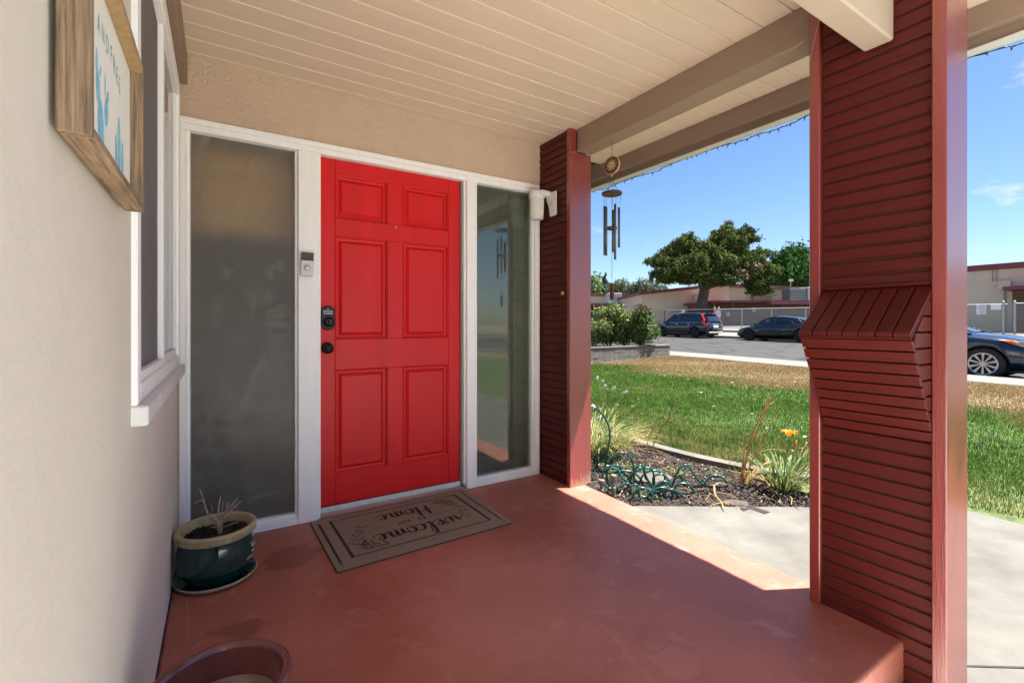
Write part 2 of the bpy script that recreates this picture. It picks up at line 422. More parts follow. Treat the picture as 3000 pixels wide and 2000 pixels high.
# painted porch floor: worn brick-red paint, scuffs, hairline cracks, a damp stain and a pale worn patch
def floor_mat():
    m, nt, p = nodes_of('worn_red_floor_paint')
    v = coords(nt)
    a = N(nt, 'TexNoise', Scale=1.6, Detail=8, Roughness=.62); nt.links.new(v, a.inputs['Vector'])
    r1 = ramp(nt, a.outputs['Fac'], .32, .68, (.285,.082,.050,1), (.43,.142,.100,1))
    c = r1.outputs['Color']
    # pale scuffs
    b = N(nt, 'TexNoise', Scale=7, Detail=10, Roughness=.75, Distortion=.6); nt.links.new(v, b.inputs['Vector'])
    r2 = ramp(nt, b.outputs['Fac'], .54, .70)
    c = mixc(nt, mixc(nt, 1.0, r2.outputs['Color'], (.65,.65,.65), 'MULTIPLY').outputs['Color'], c, (.50,.23,.19)).outputs['Color']
    # tiny specks
    s = N(nt, 'TexVoronoi', Scale=34); nt.links.new(v, s.inputs['Vector'])
    r3 = ramp(nt, s.outputs['Distance'], .045, .075, (1,1,1,1), (0,0,0,1))
    s2 = N(nt, 'TexNoise', Scale=3.3, Detail=2); nt.links.new(v, s2.inputs['Vector'])
    r3b = ramp(nt, s2.outputs['Fac'], .46, .58)
    fac = mixc(nt, 1.0, r3.outputs['Color'], r3b.outputs['Color'], 'MULTIPLY').outputs['Color']
    c = mixc(nt, fac, c, (.66,.38,.32)).outputs['Color']
    # hairline cracks : distorted voronoi cell borders
    nd = N(nt, 'TexNoise', Scale=3, Detail=4); nt.links.new(v, nd.inputs['Vector'])
    vd = mixc(nt, .09, v, nd.outputs['Color'], 'ADD')
    cell = N(nt, 'TexVoronoi', Scale=.85, feature='DISTANCE_TO_EDGE'); nt.links.new(vd.outputs['Color'], cell.inputs['Vector'])
    r4 = ramp(nt, cell.outputs['Distance'], .0010, .0024, (.35,.35,.35,1), (0,0,0,1))
    r4b = ramp(nt, a.outputs['Fac'], .44, .54)
    fac = mixc(nt, 1.0, r4.outputs['Color'], r4b.outputs['Color'], 'MULTIPLY').outputs['Color']
    c = mixc(nt, fac, c, (.56,.27,.22)).outputs['Color']
    # stains with a shape: distance from a point + noise
    def blot(cx, cy, rad, colr, stren, wob=.35, edge=.03, sy=1.0):
        nonlocal c
        g = N(nt, 'NewGeometry')
        sub = N(nt, 'VectorMath', operation='SUBTRACT'); sub.inputs[1].default_value = (cx, cy, 0)
        nt.links.new(g.outputs['Position'], sub.inputs[0])
        mul = N(nt, 'VectorMath', operation='MULTIPLY'); mul.inputs[1].default_value = (1, sy, 0)
        nt.links.new(sub.outputs[0], mul.inputs[0])
        ln = N(nt, 'VectorMath', operation='LENGTH'); nt.links.new(mul.outputs[0], ln.inputs[0])
        nn = N(nt, 'TexNoise', Scale=9, Detail=4); nt.links.new(v, nn.inputs['Vector'])
        ad = N(nt, 'Math', operation='MULTIPLY_ADD'); nt.links.new(nn.outputs['Fac'], ad.inputs[0])
        ad.inputs[1].default_value = wob; nt.links.new(ln.outputs['Value'], ad.inputs[2])
        r_ = ramp(nt, ad.outputs[0], rad+wob*.5, rad+wob*.5+edge, (stren,)*3+(1,), (0,0,0,1))
        c = mixc(nt, r_.outputs['Color'], c, colr).outputs['Color']
    blot(1.26, 1.00, .075, (.50,.20,.16), .38, wob=.16, edge=.004, sy=1.1)
    blot(.30, 2.42, .11, (.21,.05,.035), .75, wob=.30, edge=.012)
    blot(.05, 1.95, .05, (.15,.04,.03), .6, wob=.20, edge=.03)
    blot(1.0, 1.55, .28, (.56,.25,.20), .3, wob=.5, edge=.25)
    # circular scuff left by a pot
    g = N(nt, 'NewGeometry')
    sub = N(nt, 'VectorMath', operation='SUBTRACT'); sub.inputs[1].default_value = (1.66, 2.40, 0)
    nt.links.new(g.outputs['Position'], sub.inputs[0])
    ln = N(nt, 'VectorMath', operation='LENGTH'); nt.links.new(sub.outputs[0], ln.inputs[0])
    for rad in (.235, .150):
        ab = N(nt, 'Math', operation='SUBTRACT'); nt.links.new(ln.outputs['Value'], ab.inputs[0]); ab.inputs[1].default_value = rad
        ab2 = N(nt, 'Math', operation='ABSOLUTE'); nt.links.new(ab.outputs[0], ab2.inputs[0])
        r_ = ramp(nt, ab2.outputs[0], .001, .006, (.6,.6,.6,1), (0,0,0,1))
        ff = mixc(nt, 1.0, r_.outputs['Color'], r2.outputs['Color'], 'MULTIPLY')
        c = mixc(nt, ff.outputs['Color'], c, (.46,.23,.20)).outputs['Color']
    nt.links.new(c, p.inputs['Base Color'])
    rr = ramp(nt, a.outputs['Fac'], .3, .7, (.42,.42,.42,1), (.6,.6,.6,1))
    nt.links.new(rr.outputs['Color'], p.inputs['Roughness'])
    bn = N(nt, 'TexNoise', Scale=26, Detail=6, Roughness=.7); nt.links.new(v, bn.inputs['Vector'])
    bp = N(nt, 'Bump', Strength=.4, Distance=.006); nt.links.new(bn.outputs['Fac'], bp.inputs['Height'])
    nt.links.new(bp.outputs['Normal'], p.inputs['Normal'])
    return m
M['floor'] = floor_mat()

def ground_cover(name, blades):
    """lawn colour: green, drying to straw towards the sidewalk and along the bed"""
    m, nt, p = nodes_of(name)
    v = coords(nt)
    sx_ = N(nt, 'SeparateXYZ'); nt.links.new(v, sx_.inputs[0])
    n1 = N(nt, 'TexNoise', Scale=.55, Detail=5, Roughness=.65); nt.links.new(v, n1.inputs['Vector'])
    n2 = N(nt, 'TexNoise', Scale=5, Detail=4, Roughness=.7); nt.links.new(v, n2.inputs['Vector'])
    n3 = N(nt, 'TexNoise', Scale=60, Detail=2); nt.links.new(v, n3.inputs['Vector'])
    green = ramp(nt, n2.outputs['Fac'], .36, .64, (.020,.066,.005,1), (.090,.185,.020,1)).outputs['Color']
    green = mixc(nt, ramp(nt, n3.outputs['Fac'], .45, .75).outputs['Color'], green, (.13,.19,.04)).outputs['Color']
    dry = ramp(nt, n3.outputs['Fac'], .3, .7, (.19,.125,.055,1), (.33,.24,.12,1)).outputs['Color']
    # dryness field
    k = N(nt, 'Math', operation='MULTIPLY_ADD'); nt.links.new(n1.outputs['Fac'], k.inputs[0]); k.inputs[1].default_value = 5.5; nt.links.new(sx_.outputs['X'], k.inputs[2])
    f1 = N(nt, 'MapRange'); f1.inputs['From Min'].default_value = 10.7; f1.inputs['From Max'].default_value = 12.0; nt.links.new(k.outputs[0], f1.inputs['Value'])
    f2 = N(nt, 'MapRange'); f2.inputs['From Min'].default_value = 5.4; f2.inputs['From Max'].default_value = 4.0; f2.inputs['To Max'].default_value = .7; nt.links.new(sx_.outputs['X'], f2.inputs['Value'])
    f2n = N(nt, 'Math', operation='MULTIPLY'); nt.links.new(f2.outputs[0], f2n.inputs[0]); nt.links.new(ramp(nt, n2.outputs['Fac'], .40, .62).outputs['Color'], f2n.inputs[1])
    fm = N(nt, 'Math', operation='MAXIMUM'); nt.links.new(f1.outputs[0], fm.inputs[0]); nt.links.new(f2n.outputs[0], fm.inputs[1])
    fs = ramp(nt, n1.outputs['Fac'], .60, .70, (0,0,0,1), (.45,.45,.45,1))
    fm2 = N(nt, 'Math', operation='MAXIMUM'); nt.links.new(fm.outputs[0], fm2.inputs[0]); nt.links.new(fs.outputs['Color'], fm2.inputs[1])
    c = mixc(nt, fm2.outputs[0], green, dry).outputs['Color']
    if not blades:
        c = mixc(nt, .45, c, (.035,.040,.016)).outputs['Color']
    nt.links.new(c, p.inputs['Base Color']); p.inputs['Roughness'].default_value = .7
    p.inputs['Specular IOR Level'].default_value = .25
    if blades:
        tr = N(nt, 'BsdfTranslucent'); nt.links.new(c, tr.inputs['Color'])
        ms = N(nt, 'MixShader'); ms.inputs[0].default_value = .3
        nt.links.new(p.outputs[0], ms.inputs[1]); nt.links.new(tr.outputs[0], ms.inputs[2])
        nt.links.new(ms.outputs[0], nt.nodes['Material Output'].inputs['Surface'])
    return m
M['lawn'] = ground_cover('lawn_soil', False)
M['blade'] = ground_cover('grass_blades', True)

def asphalt():
    m, nt, p = nodes_of('cracked_grey_asphalt')
    v = coords(nt)
    a = N(nt, 'TexNoise', Scale=.5, Detail=6, Roughness=.6); nt.links.new(v, a.inputs['Vector'])
    n3 = N(nt, 'TexNoise', Scale=70, Detail=2); nt.links.new(v, n3.inputs['Vector'])
    c = ramp(nt, a.outputs['Fac'], .3, .7, (.016,.0152,.0145,1), (.023,.0217,.0203,1)).outputs['Color']
    c = mixc(nt, ramp(nt, n3.outputs['Fac'], .4, .7).outputs['Color'], c, (.034,.032,.030)).outputs['Color']
    nd = N(nt, 'TexNoise', Scale=1.2, Detail=4); nt.links.new(v, nd.inputs['Vector'])
    vd = mixc(nt, .5, v, nd.outputs['Color'], 'ADD')
    cell = N(nt, 'TexVoronoi', Scale=.62, feature='DISTANCE_TO_EDGE'); nt.links.new(vd.outputs['Color'], cell.inputs['Vector'])
    r4 = ramp(nt, cell.outputs['Distance'], .035, .065, (1,1,1,1), (0,0,0,1))
    r5 = ramp(nt, a.outputs['Fac'], .30, .42)
    ff = mixc(nt, 1, r4.outputs['Color'], r5.outputs['Color'], 'MULTIPLY')
    c = mixc(nt, ff.outputs['Color'], c, (.0035,.0035,.0038)).outputs['Color']
    nt.links.new(c, p.inputs['Base Color']); p.inputs['Roughness'].default_value = .85
    return m
M['asphalt'] = asphalt()

def brickmat():
    m, nt, p = nodes_of('brown_red_brick')
    g = N(nt, 'TexCoord')
    mp_ = N(nt, 'Mapping'); mp_.inputs['Rotation'].default_value = (R(90), 0, 0)
    nt.links.new(g.outputs['Object'], mp_.inputs['Vector'])
    b = N(nt, 'TexBrick', Scale=1.0); b.inputs['Brick Width'].default_value = .42; b.inputs['Row Height'].default_value = .12
    b.inputs['Mortar Size'].default_value = .015
    b.inputs['Color1'].default_value = (.17,.065,.045,1); b.inputs['Color2'].default_value = (.24,.10,.06,1); b.inputs['Mortar'].default_value = (.10,.06,.05,1)
    nt.links.new(mp_.outputs[0], b.inputs['Vector'])
    nt.links.new(b.outputs['Color'], p.inputs['Base Color']); p.inputs['Roughness'].default_value = .9
    return m
M['brick'] = brickmat()

def glassmat(name, tint, refl=.12, rough=.02, dirt=0.0, ior=1.5, blur=0.0, dcol=(.30,.295,.28)):
    m, nt, p = nodes_of(name)
    nt.nodes.remove(p)
    tr = N(nt, 'BsdfTransparent'); tr.inputs['Color'].default_value = (*tint, 1)
    if blur:
        rf_ = N(nt, 'BsdfRefraction', Roughness=blur, IOR=1.3); rf_.inputs['Color'].default_value = (*tint, 1)
        mb_ = N(nt, 'MixShader'); mb_.inputs[0].default_value = 1.0
        nt.links.new(tr.outputs[0], mb_.inputs[1]); nt.links.new(rf_.outputs[0], mb_.inputs[2]); tr = mb_
    gl = N(nt, 'BsdfGlossy'); gl.inputs['Roughness'].default_value = rough
    fr = N(nt, 'Fresnel', IOR=ior)
    ad = N(nt, 'Math', operation='ADD', use_clamp=True); nt.links.new(fr.outputs[0], ad.inputs[0]); ad.inputs[1].default_value = refl
    ms = N(nt, 'MixShader'); nt.links.new(ad.outputs[0], ms.inputs[0])
    nt.links.new(tr.outputs[0], ms.inputs[1]); nt.links.new(gl.outputs[0], ms.inputs[2])
    last = ms.outputs[0]
    if dirt:
        v = coords(nt)
        n1 = N(nt, 'TexNoise', Scale=60, Detail=6, Roughness=.8); nt.links.new(v, n1.inputs['Vector'])
        n2 = N(nt, 'TexNoise', Scale=4, Detail=4); nt.links.new(v, n2.inputs['Vector'])
        r_ = ramp(nt, n1.outputs['Fac'], .62, .78, (dirt*.8,)*3+(1,), (min(1,dirt*2.4),)*3+(1,))
        df = N(nt, 'BsdfDiffuse'); df.inputs['Color'].default_value = (*dcol,1)
        n3 = N(nt, 'TexNoise', Scale=9, Detail=9, Roughness=.75, Distortion=1.5); nt.links.new(v, n3.inputs['Vector'])
        r3 = ramp(nt, n3.outputs['Fac'], .48, .72, (0,0,0,1), (min(1,dirt*1.3),)*3+(1,))
        fx = mixc(nt, 1.0, r_.outputs['Color'], r3.outputs['Color'], 'ADD')
        m2 = N(nt, 'MixShader'); nt.links.new(fx.outputs['Color'], m2.inputs[0])
        nt.links.new(last, m2.inputs[1]); nt.links.new(df.outputs[0], m2.inputs[2])
        last = m2.outputs[0]
    nt.links.new(last, nt.nodes['Material Output'].inputs['Surface'])
    return m
M['glass_r'] = glassmat('dusty_clear_glass', (.72,.85,.76), .06, .045, .16)
M['glass_l'] = glassmat('dusty_satin_glass', (.92,.90,.88), .0, .24, .24, ior=1.3, blur=.70, dcol=(.40,.39,.36))
M['glass_win'] = glassmat('window_glass', (.85,.88,.88), .06, .02, .02)
M['carglass'] = glassmat('tinted_car_glass', (.10,.13,.14), .06, .02, 0)
M['dkroom'] = mat('dark_hall_paint', (.22,.19,.165), .9, .1, 2)
M['dkgreen'] = mat('dark_green_drape', (.022,.060,.018), .9, .25, 3, stretch=(6,1,.3))
M['tanblind'] = mat('tan_paper_blind', (.93,.60,.24), .9, .08, 3)
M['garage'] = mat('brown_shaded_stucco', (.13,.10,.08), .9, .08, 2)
# ================================================================ SETTING: ground, lawn, road
def ground_base(x):
    xs = [-80, 4, 12, 13.55, 13.6, 28.2, 28.25, 40, 50, 90, 400]
    zs = [-.15, -.15, .06, .075, -.05, .0, .14, .50, .80, .9, .9]
    return float(np.interp(x, xs, zs))
def tilt(x, y):
    return .016*(y-5)*float(np.interp(x, [4, 12, 28, 60, 100], [0, 1, 1, .4, 0]))
def ground_z(x, y=5): return ground_base(x) + tilt(x, y)

def strip(name, xs, y0, y1, m, dz=0.0, ny=12, kind='structure'):
    b = B()
    ys = np.linspace(y0, y1, ny+1)
    for i in range(len(xs)-1):
        for j in range(ny):
            P_ = [(xs[i],ys[j]),(xs[i+1],ys[j]),(xs[i+1],ys[j+1]),(xs[i],ys[j+1])]
            b.add([(x, y, ground_base(x + (1e-4 if x == xs[i] else -1e-4)) + tilt(x,y) + dz) for x, y in P_], [(0,1,2,3)])
    return tag(b.build(name, m), kind=kind)
def tilted_box(name, m, x0, x1, y0, y1, z0, z1, bevel=0):
    b = B().box(x0, x1, y0, y1, z0, z1)
    b.v = [(p[0], p[1], p[2] + tilt(p[0], p[1])) for p in b.v]
    return tag(b.build(name, m, bevel=bevel), kind='structure')

b = B()
xs_ = [-300, 4, 12, 13.55, 28.2, 40, 50, 90, 700]
ys_ = np.linspace(-60, 90, 16)
for i in range(len(xs_)-1):
    xa, xb = xs_[i], xs_[i+1]
    for j in range(15):
        q = []
        for (x, e, y) in ((xa,1e-3,ys_[j]),(xb,-1e-3,ys_[j]),(xb,-1e-3,ys_[j+1]),(xa,1e-3,ys_[j+1])):
            zb_ = ground_base(x+e) if xa != 13.55 else (-.05 if x == 13.55 else .0)
            q.append((x, y, zb_ + tilt(x,y) - .06))
        b.add(q, [(0,1,2,3)])
b.add([(-300,90,-.2),(700,90,.84),(1500,1500,.84),(-1500,1500,-.2)], [(0,1,2,3)])
b.add([(-300,-60,-.25),(700,-60,-.25),(1500,-900,-.25),(-1500,-900,-.25)], [(0,3,2,1)])
b.add([(700,-60,.84),(700,90,.84),(1500,1500,.84),(1500,-900,.84)], [(0,3,2,1)])
tag(b.build('ground', mat('dry_ground', (.20,.165,.12), .95, .2, .2)), kind='structure')

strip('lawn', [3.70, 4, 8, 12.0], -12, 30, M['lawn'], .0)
strip('road', [13.62, 18, 23, 28.2], -58, 88, M['asphalt'], .004)
tilted_box('sidewalk', M['sidewalk'], 12.0, 13.35, -58, 88, -.25, .072, .01)
tilted_box('kerb', M['sidewalk'], 13.354, 13.62, -58, 88, -.25, .070, .02)
tilted_box('far_kerb', M['curb'], 28.2, 28.5, -58, 88, -.2, .145, .02)
strip('far_sidewalk', [28.5, 33.0], -58, 88, M['sidewalk'], .004)
tilted_box('low_kerb', M['curb'], 33.0, 33.2, -58, 88, .1, .44, .02)
strip('school_walk', [33.2, 40, 50, 70], -58, 88, M['sidewalk'], .012)

# walk of poured concrete beside the porch, with tooled joints (slabs)
walk = tag(B().prism([(2.16,2.43),(4.28,1.06),(4.335,.80),(4.30,.3),(4.1,-.6),(3.9,-5),(-8,-5),(-8,.62),(2.13,.62)], 'z', -.20, -.1615).build('walk_base', M['curb']), kind='structure')
def slab(poly):
    o = B().prism(poly, 'z', -.19, -.145).build('concrete_slab', M['concrete'], bevel=.006, seg=2)
    attach(o, walk)
    return o
# diagonal joint passes (2.33,.548)-(2.48,.445)
slab([(2.135,2.43),(2.16,2.436),(4.28,1.066),(4.34,.92),(4.345,.80),(4.31,.35),(4.15,-.33),(3.8,-.44),(2.48,.45),(2.135,.684)])
slab([(2.135,.676),(2.475,.442),(3.78,-.452),(4.12,-.35),(4.05,-1.6),(3.95,-2.6),(2.02,-1.3),(2.02,.64)])
o = slab([(2.012,.64),(2.012,-1.31),(3.94,-2.62),(3.85,-5),(-.6,-5),(-.6,.64)])
o.data.materials[0] = mat('fresh_pale_paving', (.66,.64,.59), .9, .05, 2)  # unseen slab made extra pale to bounce sun up to the ceiling
tag(B().box(-9, 3.80, -10.9, -5.02, -.2, -.146).box(-9,-.62,-5.01,-1.8,-.2,-.146).build('driveway', mat('fresh_pale_concrete', (.68,.66,.61), .9, .05, 2)), kind='structure')  # bright ground added out of view to throw sunlight into the porch

# mulch bed
b = B()
n = 26
bx0, bx1, by0, by1 = 2.13, 3.70, 1.2, 6.5
vv = []; ff = []
for i in range(n+1):
    for j in range(2*n+1):
        x = bx0 + (bx1-bx0)*i/n; y = by0 + (by1-by0)*j/(2*n)
        z = -.165 + .015*math.sin(5*x+3*y) + random.uniform(-.012,.012)
        vv.append((x,y,z))
for i in range(n):
    for j in range(2*n):
        a = i*(2*n+1)+j
        # keep the bed behind the diagonal walk edge
        cx = bx0 + (bx1-bx0)*(i+.5)/n; cy = by0 + (by1-by0)*(j+.5)/(2*n)
        if cy > 2.40 - .645*(cx-2.16) - .06:
            ff.append((a, a+2*n+1, a+2*n+2, a+1))
b.add(vv, ff)
tag(b.build('flower_bed', M['mulch'], smooth=True), kind='structure')
# concrete edging strip between bed and lawn
edge_path = [(3.62,6.5),(3.66,4.2),(3.70,3.5),(3.71,2.9),(3.79,2.4),(3.93,2.0),(4.08,1.68),(4.25,1.32)]
ep = spline([(x,y,0) for x,y in edge_path], 5)
b = B(); L = []; Rr = []
for i, p in enumerate(ep):
    t = (ep[min(i+1,len(ep)-1)]-ep[max(i-1,0)]).normalized(); nrm = Vector((t.y,-t.x,0))
    if nrm.x < 0: nrm = -nrm
    w = .055 + random.uniform(-.004,.004)
    L.append(p - nrm*w); Rr.append(p + nrm*w)
for i in range(len(ep)-1):
    zt = -.105
    b.add([(L[i].x,L[i].y,-.2),(Rr[i].x,Rr[i].y,-.2),(Rr[i+1].x,Rr[i+1].y,-.2),(L[i+1].x,L[i+1].y,-.2),
           (L[i].x,L[i].y,zt),(Rr[i].x,Rr[i].y,zt),(Rr[i+1].x,Rr[i+1].y,zt),(L[i+1].x,L[i+1].y,zt)],
          [(4,5,6,7),(0,4,7,3),(1,2,6,5)])
tag(b.build('bed_edging', M['curb'], smooth=False), 'low grey concrete edging strip between the mulch bed and the lawn', 'edging')

# porch floor slab
pfloor = tag(B().box(-.17, 2.13, .648, 2.83, -.19, 0.0).build('porch_floor', M['floor'], bevel=.012, seg=3), kind='structure')
# pale hairline cracks and scratches worn into the paint
M['crack'] = mat('chalky_crack_filler', (.42,.19,.155), .8, .2, 40)
def crack(pts, w0, w1, seed):
    r2 = random.Random(seed)
    P_ = spline([(p[0], p[1], 0) for p in pts], 9)
    b_ = B(); vv = []
    n_ = len(P_)
    for i, p in enumerate(P_):
        t = P_[min(i+1,n_-1)] - P_[max(i-1,0)]; t.normalize(); nr = Vector((-t.y, t.x, 0))
        w_ = (w0+(w1-w0)*i/(n_-1))*r2.uniform(.35,1.15)*(0.3 if i in (0,n_-1) else 1); off = r2.uniform(-.0016,.0016)
        vv += [tuple(p+nr*(off+w_/2)+Vector((0,0,.0004))), tuple(p+nr*(off-w_/2)+Vector((0,0,.0004)))]
    b_.add(vv, [(2*i,2*i+1,2*i+3,2*i+2) for i in range(n_-1)])
    b_.build('floor_crack', M['crack'], pfloor)
crack([(.680,2.17),(.693,2.10),(.704,2.013),(.697,1.93),(.696,1.854),(.691,1.752),(.681,1.661),(.669,1.58),(.653,1.52),(.639,1.435),(.621,1.345),(.609,1.306),(.60,1.20)], .0030, .0016, 1)
crack([(.741,1.465),(.739,1.408),(.729,1.343),(.723,1.281),(.70,1.18)], .0012, .0010, 2)
crack([(.395,1.796),(.44,1.815),(.482,1.839),(.525,1.881)], .0008, .0008, 3)
crack([(.775,1.805),(.787,1.704),(.82,1.671)], .0016, .0010, 5)
crack([(.533,1.433),(.603,1.457),(.687,1.45)], .0008, .0008, 6)
crack([(1.10,1.93),(1.13,1.86),(1.162,1.77)], .0010, .0007, 7)
crack([(1.28,.98),(1.38,.93),(1.46,.94),(1.50,.92)], .0022, .0014, 8)
crack([(.98,1.52),(1.03,1.49),(1.10,1.50)], .0020, .0008, 9)
crack([(1.45,2.02),(1.50,1.90),(1.53,1.80)], .0007, .0006, 10)
r3_ = random.Random(12)
for i in range(46):
    x, y = r3_.uniform(-.05,1.95), r3_.uniform(.9,2.6); a = r3_.uniform(0,3.14); L_ = r3_.uniform(.006,.05)
    crack([(x,y),(x+math.cos(a)*L_*.5+.002,y+math.sin(a)*L_*.5),(x+math.cos(a)*L_,y+math.sin(a)*L_)], r3_.uniform(.0007,.0018), .0006, 20+i)

# ================================================================ HOUSE
house = thing('house', 'tan stucco house front with a covered porch, red front door and red boarded columns', 'house', (0,0,0))
def part(b_, name, m, parent=house, **k):
    lab = k.pop('label', None)
    o = b_.build(name, m, parent, **k)
    if lab: o['label'] = lab
    return o
YD = 2.82
# left wall with window opening (Y 1.35-2.68, Z .915-2.21)
b = B()
b.box(-.32,-.17,-1.6,1.352,-.22,2.45).box(-.32,-.17,2.678,2.95,-.22,2.45).box(-.32,-.17,1.352,2.678,-.22,.915).box(-.32,-.17,1.352,2.678,2.208,2.45)
part(b, 'wall', M['stucco_left'], label='pale stucco side wall with the window')
# wall above the door
b = B().box(-.17, 2.022, YD+.0005, YD+.13, 2.1285, 2.451)
part(b, 'wall', M['stucco'], label='tan stucco wall band above the front door')
# hidden outer walls and rooms
b = B().box(2.0125, 2.171, 2.8212, 2.9495, -.1, 2.127)  # filler added to stop daylight leaking beside the right glass
part(b, 'wall', M['darkred'], label='narrow red return between the far column and the door wall')
b = B().box(1.86, 2.02, 2.9505, 9, -.22, 2.46).box(-6.5, 2.0, 9, 9.15, -.22, 2.46).box(-6.65, -6.5, -1.6, 9.15, -.22, 2.46).box(-6.5, -.32, -1.75, -1.6, -.22, 2.46)
part(b, 'wall', M['stucco'], label='tan stucco outer wall')
b = B().box(-.17, 1.86, 4.4, 4.45, 0, 2.45).box(-.17,-.12,2.96,4.4,0,2.45).box(-.17,1.86,2.96,4.4,-.02,0.0).box(-.12,1.86,2.96,4.4,2.44,2.45)
part(b, 'hall', M['dkroom'])
part(B().box(1.43, 1.85, 3.02, 3.03, .02, 2.2), 'drape', M['dkgreen'])
part(B().box(-.165, .60, 3.08, 3.086, 1.62, 2.09), 'blind', M['tanblind'])  # added tan panel standing in for the warm glow in the left glass
part(B().box(-2.2, -2.15, .8, 3.2, 0, 2.45), 'wall', M['dkroom'], label='dark inner wall behind the side window')

# roof: deck, boards, beams, fascia
ROOF_Y0 = .20
ceilp = part(B().box(-.30, 2.70, ROOF_Y0, YD+.15, 2.452, 2.50), 'porch_ceiling', M['gap'])
b = B().box(-7, 2.76, ROOF_Y0-.02, 9.6, 2.505, 2.60).box(-7,-.12,-2.0,ROOF_Y0-.021,2.505,2.60)
part(b, 'roof', mat('pale_roof_membrane', (.45,.42,.38), .9, .1, 2))
pitch = .1317
def board_profile(w, t, ch):
    return [(0,0),(ch,-ch),(w-ch,-ch),(w,0),(w,t),(0,t)]
bb = B().prism([(0.0015,-.002),(.0045,-.0052),(pitch-.0055,-.0052),(pitch-.0025,-.002),(pitch-.0025,.018),(.0015,.018)], 'x', -.169, 2.672)
src = None
k = 0
y = 1.040 - pitch*12
while y < YD - .01:
    if y + pitch > ROOF_Y0:
        if src is None:
            src = bb.build('ceiling_board', M['ceil'], ceilp)
            src.location = Vector((0, y, 2.4335)) ; src.location += -wloc(ceilp)
        else:
            o = inst(src, 'ceiling_board', (0, y, 2.4335 + random.uniform(-.001,.001)), ceilp)
    y += pitch
# main beam, cross beam, left ledger
part(B().box(2.060, 2.185, ROOF_Y0+.02, 2.4495, 2.275, 2.4275), 'beam', M['beam'], bevel=.004)
part(B().box(-.17, 2.006, .672, .762, 2.098, 2.4275), 'beam', M['beampale'], bevel=.006, label='pale cross beam ending against the near column')
part(B().box(-.1695, -.136, ROOF_Y0+.02, YD-.002, 2.288, 2.4275), 'ledger', M['beam'], bevel=.003)
part(B().box(2.675, 2.715, ROOF_Y0, 9.5, 2.318, 2.5045), 'fascia', M['beam'], bevel=.003)
part(B().box(2.716, 2.755, ROOF_Y0, 9.5, 2.268, 2.5045), 'fascia', M['beam'], bevel=.003)
part(B().box(2.7, 2.768, ROOF_Y0, 9.5, 2.262, 2.2675), 'drip_edge', M['whitemetal'])

# ---------------- columns
def siding_board_mesh(length, h, t):
    # runs along Y from 0 to length, face towards -X
    b_ = B()
    b_.prism([(0,0.004),(-t+.003,0.004),(-t,.007),(-t,h-.004),(-t+.003,h-.001),(0,h-.001)], 'y', 0, length)
    return b_
SP = .0525
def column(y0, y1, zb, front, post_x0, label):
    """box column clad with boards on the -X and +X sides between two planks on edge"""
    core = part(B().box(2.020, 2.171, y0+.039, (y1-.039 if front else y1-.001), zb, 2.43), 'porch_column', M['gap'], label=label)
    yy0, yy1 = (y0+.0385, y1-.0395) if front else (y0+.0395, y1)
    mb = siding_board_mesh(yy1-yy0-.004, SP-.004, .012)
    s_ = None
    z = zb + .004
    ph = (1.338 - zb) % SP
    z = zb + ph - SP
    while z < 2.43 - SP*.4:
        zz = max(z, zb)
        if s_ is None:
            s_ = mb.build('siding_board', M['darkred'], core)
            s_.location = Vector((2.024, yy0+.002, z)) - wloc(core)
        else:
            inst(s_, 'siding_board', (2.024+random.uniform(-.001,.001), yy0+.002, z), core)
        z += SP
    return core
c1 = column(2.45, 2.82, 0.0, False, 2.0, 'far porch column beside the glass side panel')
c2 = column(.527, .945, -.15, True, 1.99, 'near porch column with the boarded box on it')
# planks on edge (2x8) framing the columns
def plank(poly_x, ya, yb, z0, z1, parent, top=None, lab=None):
    b_ = B().box(poly_x[0], poly_x[1], ya, yb, z0, z1)
    if top: b_.box(poly_x[0]+.0005, top[0], ya+.0005, yb-.0005, z1+.0005, top[1])
    o = b_.build('corner_post', M['redpost'], parent, bevel=.003)
    if lab: o['label'] = lab
    return o
plank((2.0, 2.188), 2.451, 2.4885, 0.002, 2.2735, c1, top=(2.058, 2.43))
plank((1.995, 2.18), .9065, .945, 0.002, 2.43, c2)
plank((1.988, 2.192), .527, .5655, -.15, 2.43, c2)
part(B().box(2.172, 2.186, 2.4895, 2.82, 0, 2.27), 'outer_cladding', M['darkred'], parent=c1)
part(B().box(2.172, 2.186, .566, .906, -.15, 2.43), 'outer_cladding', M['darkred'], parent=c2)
# peeled bare wood at the foot of the far plank
b = B()
for i in range(34):
    x = 2.003 + i*.0054; h = random.uniform(.02,.085) * (1.25 if i > 14 else .8)
    b.add([(x,2.4498,.003),(x+.0046,2.4498,.003),(x+.0046-random.uniform(0,.002),2.4498,h*random.uniform(.6,1)),(x+random.uniform(0,.002),2.4498,h)], [(0,1,2,3)])
part(b, 'bare_wood', M['cream'] if False else mat('bare_weathered_wood', (.42,.27,.20), .9, .2, 60, stretch=(4,4,.5)), parent=c1)

